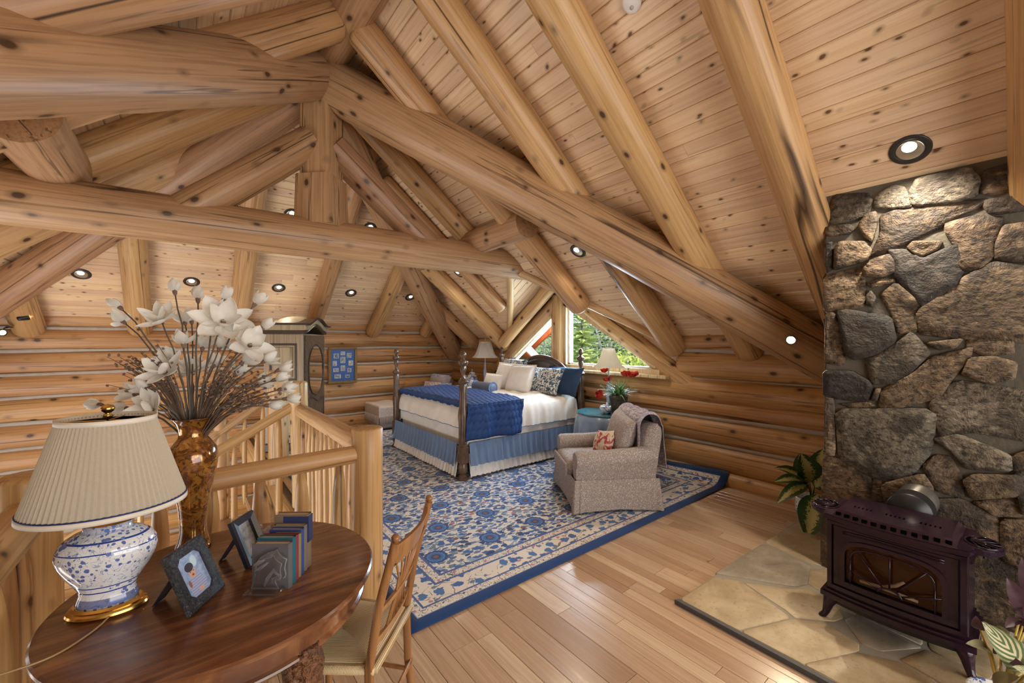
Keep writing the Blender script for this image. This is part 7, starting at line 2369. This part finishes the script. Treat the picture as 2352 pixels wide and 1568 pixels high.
# ================================================================== plants
def leaf_vf(L, w, droop, fold=0.25, nl=10, nw=6, wave=0.0):
    def fn(u, t):
        s = (u - 0.5) * 2
        prof = (math.sin(PI * min(1.0, t ** 0.8 * 0.97 + 0.02)) ** 0.8)
        x = s * w * prof
        a = droop * t
        y = L * (math.sin(a) / max(droop, 1e-3)) if droop > 0.02 else L * t
        z = -L * (1 - math.cos(a)) / max(droop, 1e-3) if droop > 0.02 else 0.0
        return (x, y, z + fold * abs(s) * w * prof + wave * math.sin(t * 14) * abs(s) * w)
    return grid_vf(nw, nl, fn)
def varieg(name, green, cream, size=0.5, kind='dief'):
    t = NT(name)
    uv = t.coord('UV')
    x, y, z = t.sep(uv)
    cx_ = t.math('ABSOLUTE', t.math('SUBTRACT', x, 0.5))
    if kind == 'dief':
        n = t.noise(t.map(uv, (9, 16, 1), rot=(0, 0, 0.0)), 1.0, 3, 0.7)
        d = t.math('ADD', t.math('MULTIPLY', cx_, 1.3), t.math('MULTIPLY', n, 0.9))
        m = t.ramp(d, [(0.66, 1.0), (0.72, 0.0)])
    else:
        wv = t.math('SINE', t.math('ADD', t.math('MULTIPLY', y, 46.0), t.math('MULTIPLY', cx_, -38.0)))
        n = t.noise(t.map(uv, (4, 4, 1)), 1.0, 2)
        m = t.math('MULTIPLY', t.ramp(t.math('ADD', wv, n), [(0.35, 0.0), (0.6, 1.0)]), t.ramp(cx_, [(0.30, 1.0), (0.42, 0.35)]))
    col = t.mix(m, green, cream)
    return t.bsdf(col, 0.38)
M_DIEF = varieg('variegated_leaf', (0.045, 0.105, 0.035), (0.58, 0.56, 0.24))
M_CALA = varieg('striped_leaf', (0.09, 0.15, 0.055), (0.60, 0.52, 0.33), kind='cala')
M_PURP = simple('purple_leaf', (0.070, 0.030, 0.040), 0.45, None, 0.3)
M_OLIVE = simple('olive_leaf', (0.22, 0.20, 0.10), 0.5, None, 0.3)
M_VSTEM = simple('plant_stem', (0.09, 0.13, 0.05), 0.6)
M_YST = simple('yellow_stem', (0.48, 0.33, 0.06), 0.5)
def put_leaf(parent, base, yaw, pitch, L, w, mat, droop=0.8, roll=0.0, stem=None, smat=None):
    v, f, uv = leaf_vf(L, w, droop)
    Mx = Matrix.Translation(base) @ Matrix.Rotation(yaw, 4, 'Z') @ Matrix.Rotation(pitch, 4, 'X') @ Matrix.Rotation(roll, 4, 'Y')
    lf = mk('leaf', v, f, mat, parent, Mx, smooth=True, uvs=uv)
    if stem is not None:
        b0 = Vector(stem); b1 = Vector(base)
        mb = MB(); mb.tube([b0, b0.lerp(b1, 0.5) + Vector((0, 0, 0.04)), b1], [0.005, 0.004, 0.003], 6)
        mb.build('stem', smat or M_VSTEM, parent, smooth=True)
    return lf
def put_leaf2(parent, base, tip, nrm, w, mat, sag=0.25, stem=None, smat=None, fold=0.2):
    """blade from base to tip whose upper face looks along nrm"""
    b0 = Vector(base); t1 = Vector(tip); d = t1 - b0; L_ = d.length; y = d.normalized()
    n_ = Vector(nrm); n_ = (n_ - y * n_.dot(y)).normalized(); x = y.cross(n_)
    def fn(u, t):
        s = (u - 0.5) * 2
        prof = math.sin(PI * min(1.0, t ** 0.75 * 0.985 + 0.015)) ** 0.75
        return (s * w * prof, L_ * t, sag * L_ * math.sin(PI * t) * 0.5 + fold * abs(s) * w * prof + 0.03 * w * math.sin(t * 17 + s * 2))
    v, f, uv = grid_vf(6, 10, fn)
    Mx = Matrix((( x.x, y.x, n_.x, b0.x), (x.y, y.y, n_.y, b0.y), (x.z, y.z, n_.z, b0.z), (0, 0, 0, 1)))
    lf = mk('leaf', v, f, mat, parent, Mx, smooth=True, uvs=uv)
    if stem is not None:
        s0 = Vector(stem)
        mb = MB(); mb.tube([s0, s0.lerp(b0, 0.5) + Vector((0, 0, 0.03)), b0], [0.005, 0.004, 0.003], 6)
        mb.build('stem', smat or M_VSTEM, parent, smooth=True)
# dieffenbachia between chimney and log wall
pd = thing('potted_dieffenbachia', 'variegated leafy plant in a blue and white pot between chimney and log wall', 'potted plant', (4.12, 1.165, HZ))
mb = MB(); mb.lathe([(0.0, 0.0), (0.075, 0.0), (0.08, 0.01), (0.115, 0.08), (0.125, 0.15), (0.118, 0.20), (0.125, 0.215), (0.112, 0.212), (0.10, 0.18), (0.0, 0.17)], 28); mb.build('pot', M_PORC2, pd, smooth=True)
st0 = (0, 0, 0.17)
NV = Vector((-0.85, -0.35, 0.35))
R_ = Vector((0.785, -0.619, 0)); U_ = Vector((0, 0, 1)); F_ = Vector((-0.62, -0.785, 0))
def vp(r, u, k=0.0): return tuple(R_ * r + U_ * u + F_ * k)
for (b_, tp, w_, nn) in (((-0.02, 0.34, 0.0), (-0.14, 0.60, 0.06), 0.085, (0, 0, 0.5)), ((-0.05, 0.33, 0.02), (-0.35, 0.48, 0.06), 0.055, (0, 0, 1.2)), ((-0.08, 0.36, 0.05), (-0.37, 0.37, 0.08), 0.045, (0, 0, 1.0)), ((-0.10, 0.35, 0.08), (-0.37, 0.21, 0.12), 0.045, (0, 0, 1.0)), ((-0.03, 0.27, 0.10), (-0.17, -0.04, 0.18), 0.085, (-.2, 0, 0.2)), ((0.04, 0.38, 0.0), (0.09, 0.62, 0.0), 0.07, (0, 0, 0.4)), ((0.02, 0.30, 0.0), (0.12, 0.46, 0.1), 0.06, (0, 0, 0.4)), ((-0.02, 0.36, -0.03), (-0.04, 0.55, -0.1), 0.07, (0, 0, 0.4))):
    put_leaf2(pd, vp(*b_), vp(*tp), NV + Vector(nn), w_ * 1.25, M_DIEF, 0.22, stem=st0)
# foliage at the lower right edge
pr_ = thing('mixed_foliage_plant', 'mixed striped and purple leaved plant at the lower right corner beside the stove', 'potted plant', (2.50, 0.085, HZ))
mb = MB(); mb.lathe([(0.0, 0.0), (0.07, 0.0), (0.09, 0.12), (0.095, 0.135), (0.085, 0.135), (0.08, 0.11), (0.0, 0.11)], 24); mb.build('pot', M_PORC2, pr_, smooth=True)
rr = random.Random(21)
st0 = (0, 0, 0.11)
NV = Vector((-0.9, 0.1, 0.45))
for (b_, tp, w_, m_, nn) in (((0.10, 0.24, 0.0), (-0.10, 0.44, 0.02), 0.055, M_CALA, (0, 0, 0.2)), ((0.08, 0.20, 0.05), (-0.08, 0.33, 0.1), 0.032, M_CALA, (0, 0, 0.5)), ((0.02, 0.14, 0.05), (-0.14, 0.16, 0.10), 0.030, M_OLIVE, (0, 0, 0.8)), ((0.0, 0.12, 0.05), (-0.12, 0.05, 0.12), 0.028, M_PURP, (0, 0, 0.5)), ((0.04, 0.16, 0.08), (-0.10, 0.11, 0.14), 0.030, M_OLIVE, (0, 0, 0.6)), ((-0.02, 0.30, -0.02), (-0.14, 0.34, 0.0), 0.022, M_OLIVE, (0, 0, 0.3)), ((-0.06, 0.38, -0.02), (-0.10, 0.45, 0.0), 0.020, M_PURP, (0, 0, 0.3)), ((0.10, 0.46, 0.0), (0.02, 0.60, 0.0), 0.032, M_PURP, (0, 0, 0.3)), ((0.12, 0.40, 0.0), (0.0, 0.48, 0.05), 0.028, M_PURP, (0, 0, 0.6)), ((0.14, 0.52, 0.0), (0.08, 0.68, 0.0), 0.034, M_PURP, (0, 0, 0.3)), ((0.16, 0.40, 0.0), (0.20, 0.58, 0.05), 0.036, M_OLIVE, (0, 0, 0.3)), ((0.05, 0.12, 0.10), (-0.02, -0.02, 0.18), 0.030, M_CALA, (0, 0, 0.3)), ((0.12, 0.12, 0.10), (0.10, -0.02, 0.20), 0.034, M_PURP, (0, 0, 0.3)), ((0.12, 0.30, 0.05), (0.20, 0.42, 0.1), 0.04, M_CALA, (0, 0, 0.3))):
    put_leaf2(pr_, vp(*b_), vp(*tp), NV + Vector(nn), w_, m_, 0.2, stem=st0, smat=M_YST)
for k in range(14):
    r0, u0 = rr.uniform(-0.05, 0.2), rr.uniform(0.1, 0.5)
    put_leaf2(pr_, vp(r0, u0, 0), vp(r0 + rr.uniform(-0.10, 0.08), u0 + rr.uniform(-0.06, 0.12), rr.uniform(0, 0.1)), NV + Vector((0, 0, rr.uniform(0, 1))), rr.uniform(0.014, 0.028), rr.choice([M_PURP, M_PURP, M_OLIVE]), 0.2, stem=st0 if k % 2 else None, smat=M_YST)
# ================================================================== ceiling lights, spots, smoke detector
M_RIM = simple('bronze_trim_ring', (0.035, 0.030, 0.030), 0.35)
M_CAN = simple('satin_reflector', (0.62, 0.58, 0.48), 0.25, None, 0.05, Metallic=0.8)
def emit(name, col, s):
    t = NT(name)
    e = t.n('Emission', {'Color': (*col, 1), 'Strength': s})
    t.t.links.new(e.outputs[0], t.o.inputs[0]); return t.m
M_BULB = emit('warm_bulb', (1.0, 0.90, 0.74), 5.0)
def can_light(p, nrm, label, group, watts=16):
    n = Vector(nrm).normalized()            # points into the room
    q = Vector((0, 0, -1)).rotation_difference(n)
    th = thing('recessed_light', label, 'ceiling light', p, 0, group)
    Mx = q.to_matrix().to_4x4()
    UPS = Vector((0, 0, 1)); UPS = (UPS - n * UPS.dot(n)).normalized()
    # local -z is into the room
    mb = MB(); mb.lathe([(0.063, -0.001), (0.066, -0.006), (0.088, -0.006), (0.093, -0.002), (0.093, 0.004), (0.063, 0.004)], 40, M=Mx); mb.build('trim_ring', M_RIM, th, smooth=True)
    mb = MB(); mb.lathe([(0.064, -0.003), (0.060, -0.0075), (0.054, -0.0095), (0.0, -0.0105)], 32, M=Mx)
    mb.build('reflector', M_CAN, th, smooth=True)
    mb = MB(); mb.lathe([(0.034, -0.008), (0.032, -0.0115), (0.018, -0.0135), (0.0, -0.014)], 28, M=Matrix.Translation(UPS * 0.024) @ Mx); mb.build('lamp_lens', M_BULB, th, smooth=True)
    light('recessed_lamp', 'SPOT', (n.x * 0.05, n.y * 0.05, n.z * 0.05), watts, (1.0, 0.87, 0.70), target=(n.x * 0.05 + n.x * 0.15, n.y * 0.05 + n.y * 0.15, n.z * 0.05 - 1.0), spot=math.radians(125), blend=0.9, radius=0.05, parent=th)
    return th
nRin = (-0.8, 0, -1); nBin = (0, -0.733, -1)
can_light((3.27, 0.451, zr(3.27) - 0.002), nRin, 'large round recessed light above the stone chimney', 'recessed ceiling lights', 100)
can_light((3.40, 3.137, zr(3.40) - 0.002), nRin, 'recessed light on the right slope seen edge-on past the diagonal log', 'recessed ceiling lights', 60)
can_light((3.32, 5.55, zr(3.32) - 0.002), nRin, 'recessed light half hidden behind the tie beam above the bed', 'recessed ceiling lights', 40)
for i, (x, lab) in enumerate(((-1.0, 'leftmost recessed light on the back slope'), (0.061, 'recessed light on the back slope above the magnolia buds'), (1.114, 'recessed light on the back slope above the armoire cornice'), (2.192, 'recessed light on the back slope above the framed collage'), (3.258, 'recessed light on the back slope nearest the corner hip log'))):
    can_light((x, 7.18, zb(7.18) - 0.002), nBin, lab, 'recessed ceiling lights', 20)
for x, lab in ((1.086, 'upper recessed light peeping over the tie beam left of the king post'), (2.11, 'upper recessed light peeping over the tie beam right of the king post')):
    can_light((x, 6.03, zb(6.03) - 0.002), nBin, lab, 'recessed ceiling lights', 12)
def spot(label, p, tgt, watts, lit=True):
    th = thing('spotlight', label, 'spotlight', p)
    d = (Vector(tgt) - Vector(p)).normalized()
    q = Vector((0, 0, 1)).rotation_difference(d).to_matrix().to_4x4()
    mb = MB(); mb.lathe([(0.0, -0.05), (0.022, -0.045), (0.028, -0.02), (0.036, 0.03), (0.038, 0.045), (0.034, 0.045), (0.030, 0.02), (0.0, 0.015)], 20, M=q); mb.build('lamp_head', M_BLACK, th, smooth=True)
    mb = MB(); mb.tube([(0, 0, 0), (0.02, 0.02, 0.05), (0.05, 0.05, 0.06)], 0.007, 8); mb.lathe([(0.0, 0.0), (0.03, 0.0), (0.03, 0.012), (0.0, 0.014)], 16, M=Matrix.Translation((0.05, 0.05, 0.055))); mb.build('bracket', M_BLACK, th, smooth=True)
    mb = MB(); mb.lathe([(0.031, 0.028), (0.02, 0.036), (0.0, 0.038)], 18, M=q); mb.build('bulb_face', emit('spot_bulb_' + label[:8].replace(' ', '_'), (1.0, 0.86, 0.62), 40.0 if lit else 3.0), th, smooth=True)
    light('spot_lamp', 'SPOT', tuple(d * 0.05), watts, (1.0, 0.82, 0.58), target=tuple(d * 1.0), spot=math.radians(100), blend=0.8, radius=0.02, parent=th)
spot('bright spotlight glaring above the diagonal log by the chimney', (4.02, 1.285, 1.57), (2.6, 0.95, 1.2), 60)
spot('black spotlight lighting the jack rafter beside the corner hip log', (4.12, 7.52, 1.80), (3.55, 7.35, 1.98), 5)
spot('lit spotlight under the hip log at far left', (-1.52, 7.45, 1.83), (-1.2, 7.6, 1.95), 4)
spot('black spotlight on the wall log at the far left edge', (-1.70, 7.52, 1.66), (-1.4, 6.9, 1.5), 1, False)
sd = thing('smoke_detector', 'white round smoke detector on the ceiling at the top edge', 'smoke detector', (2.103, 1.503, zr(2.103)))
q = Vector((0, 0, -1)).rotation_difference(Vector(nRin).normalized()).to_matrix().to_4x4()
mb = MB(); mb.lathe([(0.0, 0.0), (0.058, 0.0), (0.060, -0.012), (0.054, -0.024), (0.040, -0.030), (0.0, -0.031)], 32, M=q); mb.build('housing', M_WHITE, sd, smooth=True)
mb = MB(); mb.lathe([(0.012, -0.030), (0.012, -0.034), (0.0, -0.035)], 12, M=q @ Matrix.Translation((0.02, 0, 0))); mb.build('test_button', simple('grey_plastic', (0.5, 0.5, 0.5), 0.5), sd, smooth=True)

# ================================================================== outdoors
M_RED = wood_log('red_stained_board', (0.42, 0.115, 0.055), (0.34, 0.085, 0.04), (0.22, 0.05, 0.022), knot_size=0.04, crack_on=False)
M_REDP = simple('red_fascia', (0.47, 0.19, 0.14), 0.6, None, 0.1)
sf = thing('eave_soffit', 'red stained board soffit of the roof outside the left window pane', 'soffit', (0, 0, 0))
y = 5.62
while y < 7.0:
    mb = MB()
    a, b_ = 4.72, 5.75
    mb.add([(a, y + .004, zr(a) - 0.02), (b_, y + .004, zr(b_) - 0.02), (b_, y + .176, zr(b_) - 0.02), (a, y + .176, zr(a) - 0.02), (a, y + .004, zr(a) + 0.01), (b_, y + .004, zr(b_) + 0.01), (b_, y + .176, zr(b_) + 0.01), (a, y + .176, zr(a) + 0.01)],
           [(0, 1, 2, 3), (7, 6, 5, 4), (0, 4, 5, 1), (1, 5, 6, 2), (2, 6, 7, 3), (3, 7, 4, 0)])
    mb.build('soffit_board', M_RED, sf)
    y += 0.18
mb = MB(); a, b_ = 4.72, 5.80
mb.add([(a, 5.585, zr(a) - 0.10), (b_, 5.585, zr(b_) - 0.10), (b_, 5.615, zr(b_) - 0.10), (a, 5.615, zr(a) - 0.10), (a, 5.585, zr(a) + 0.06), (b_, 5.585, zr(b_) + 0.06), (b_, 5.615, zr(b_) + 0.06), (a, 5.615, zr(a) + 0.06)],
       [(0, 1, 2, 3), (7, 6, 5, 4), (0, 4, 5, 1), (1, 5, 6, 2), (2, 6, 7, 3), (3, 7, 4, 0)])
mb.build('barge_board', M_REDP, sf)
for sgn, lab in ((1, 'dark red rake board outside the top of the left window pane'), (-1, 'dark red rake board outside above the right window pane')):
    mb = MB()
    y0, y1 = DR_Y + sgn * 0.0, DR_Y + sgn * 1.75
    z0, z1 = DR_Z - 0.16, DR_Z - 0.16 - DR_S * 1.75
    w_ = 0.20
    x0, x1 = 5.18, 5.24
    P4 = [(y0, z0), (y1, z1), (y1, z1 + w_), (y0, z0 + w_)]
    mb.add([(x0, a, b2) for a, b2 in P4] + [(x1, a, b2) for a, b2 in P4], [(0, 1, 2, 3), (7, 6, 5, 4), (0, 4, 5, 1), (1, 5, 6, 2), (2, 6, 7, 3), (3, 7, 4, 0)])
    tag(mb.build('rake_board', M_RED), lab, 'board')
# sloping meadow outside
M_GRASS = simple('meadow', (0.20, 0.26, 0.07), 0.9, (3, 0.5, 0.2), 0.4)
v, f, uv = grid_vf(30, 30, lambda u, w: (6.0 + u * 46, -12 + w * 50, -2.4 + u * 46 * 0.16 + 0.8 * fbm(u * 6, w * 6, 1, 3)))
tag(mk('meadow_ground', v, f, M_GRASS, smooth=True), 'sunlit green hillside beyond the window', 'ground', kind='structure')
def ground_z(x): return -2.4 + (x - 6) * 0.16
def leafmat(name, a, b_):
    t = NT(name)
    n = t.noise(t.coord(), 2.5, 3)
    col = t.ramp(n, [(0.35, a), (0.65, b_)])
    d = t.n('BsdfDiffuse', {'Color': col}); tl = t.n('BsdfTranslucent', {'Color': col})
    mx = t.n('MixShader', {0: 0.35, 1: d.outputs[0], 2: tl.outputs[0]})
    t.t.links.new(mx.outputs[0], t.o.inputs[0]); return t.m
M_FIR = leafmat('young_fir', (0.34, 0.42, 0.13), (0.60, 0.66, 0.28))
M_FIRD = leafmat('dark_fir', (0.035, 0.055, 0.04), (0.10, 0.13, 0.09))
M_SHRUB = leafmat('spring_shrub', (0.30, 0.36, 0.07), (0.55, 0.58, 0.16))
M_ASPEN = leafmat('grey_green_aspen', (0.22, 0.27, 0.15), (0.42, 0.46, 0.30))
M_BARK = simple('tree_bark', (0.16, 0.14, 0.125), 0.9)
M_BARKP = simple('pale_bark', (0.40, 0.38, 0.36), 0.9)
def conifer(label, x, y, H, R_, mat, seed, rings=26, group=None):
    r_ = random.Random(seed)
    t = thing('fir_tree', label, 'tree', (x, y, ground_z(x)), r_.uniform(0, 6), group)
    mb = MB(); mb.tube([(0, 0, 0), (0, 0, H * 0.5), (0, 0, H)], [H * 0.018, H * 0.010, 0.01], 7); mb.build('trunk', M_BARK, t, smooth=True)
    v = []; f = []
    for k in range(rings):
        rr_ = R_ * (1 - k / rings) ** 0.85 + 0.05
        nb = 9 if k < rings * 0.7 else 6
        for j in range(nb):
            a = 2 * PI * (j + r_.random()) / nb
            L_ = rr_ * r_.uniform(0.6, 1.15)
            z = H * (0.08 + 0.92 * (k + r_.uniform(-0.6, 0.6)) / rings)
            up = L_ * r_.uniform(0.05, 0.5)
            ca, sa = math.cos(a), math.sin(a)
            for q in range(9):
                tq = (q + 0.6) / 9
                bx, bz = L_ * tq, z + up * tq - 0.25 * L_ * tq * tq
                for s in (-1, 1):
                    ln = 0.28 * L_ * (1.1 - tq) + 0.05
                    ang = a + s * 0.9
                    ex, ey = bx * ca + ln * math.cos(ang), bx * sa + ln * math.sin(ang)
                    b0 = len(v)
                    wq = 0.035 + 0.02 * r_.random()
                    v += [(bx * ca - sa * wq * 0.5, bx * sa + ca * wq * 0.5, bz - 0.02), (bx * ca + sa * wq * 0.5, bx * sa - ca * wq * 0.5, bz + 0.03), (ex, ey, bz - 0.03 * r_.random() + 0.02)]
                    f.append((b0, b0 + 1, b0 + 2))
    o = mk('needles', v, f, mat, t); o['kind'] = 'stuff'
def shrub(label, x, y, H, R_, mat, seed, n=2600, trunk=None, leaf=0.07, group=None, z0=None, name='shrub', cat='shrub', flat=0.0):
    r_ = random.Random(seed)
    t = thing(name, label, cat, (x, y, ground_z(x) if z0 is None else z0), 0, group)
    mb = MB()
    for k in range(7):
        a = r_.uniform(0, 6.28); e = Vector((math.cos(a) * R_ * 0.6, math.sin(a) * R_ * 0.6, H * r_.uniform(0.6, 1.0)))
        mb.tube([(0.05 * math.cos(a), 0.05 * math.sin(a), 0), tuple(e * 0.5 + Vector((0, 0, 0.1))), tuple(e)], [0.05, 0.03, 0.012], 6)
    mb.build('stems', trunk or M_BARK, t, smooth=True)
    v = []; f = []
    for k in range(n):
        while True:
            p = Vector((r_.uniform(-1, 1), r_.uniform(-1, 1), r_.uniform(-1, 1)))
            if p.length < 1 and p.length > 0.35: break
        c_ = Vector((p.x * R_, p.y * R_, H * (0.56 + 0.46 * p.z)))
        d = Vector((r_.uniform(-1, 1), r_.uniform(-1, 1), r_.uniform(-1, 1))).normalized()
        e = d.orthogonal().normalized(); s = leaf * r_.uniform(0.6, 1.4)
        b0 = len(v)
        v += [c_ - d * s, c_ + e * s * 0.5, c_ + d * s, c_ - e * s * 0.5]
        f.append((b0, b0 + 1, b0 + 2, b0 + 3))
    o = mk('foliage', v, f, mat, t); o['kind'] = 'stuff'
# directions through the panes: right pane looks along (0.73..0.88, 0.7..0.58)
conifer('bright young fir standing just outside the right window pane', 8.9, 8.05, 5.4, 1.15, M_FIR, 1, 34)
conifer('dark tall fir at the left edge of the right window pane', 13.5, 13.3, 11, 2.0, M_FIRD, 2)
conifer('dark fir farther up the slope behind the young fir', 17, 14.2, 10, 2.1, M_FIRD, 3)
conifer('slim dark fir on the upper slope right of the young fir', 18.5, 13.2, 9, 1.9, M_FIRD, 4)
shrub('yellow green spring shrub below the sloping window log', 8.6, 6.3, 3.3, 1.3, M_SHRUB, 5, 2600)
shrub('yellow green shrub behind the right bedside lamp', 9.6, 7.3, 3.0, 1.3, M_SHRUB, 6, 2400)
shrub('low bright shrub at the foot of the young fir', 8.2, 7.1, 2.4, 1.0, M_SHRUB, 7, 1800)
shrub('yellow green shrub nearest the right corner of the window', 7.7, 4.9, 3.0, 1.0, M_SHRUB, 8, 1800)
shrub('grey green thicket filling the left window pane', 10.2, 11.0, 5.2, 1.7, M_ASPEN, 9, 3600, M_BARKP, name='thicket')
shrub('grey green thicket behind the first in the left window pane', 12.8, 12.6, 6.0, 2.0, M_ASPEN, 10, 3200, M_BARKP, name='thicket')
shrub('light green bush low in the left window pane', 8.1, 8.9, 2.9, 0.9, M_SHRUB, 11, 1600)
shrub('mid green thicket between the firs and the shrubs', 12.5, 9.6, 4.6, 1.9, M_ASPEN, 12, 3000, M_BARKP, name='thicket')
shrub('mid green thicket on the upper right of the window view', 12.6, 7.6, 4.4, 2.0, M_SHRUB, 13, 3000, name='thicket')
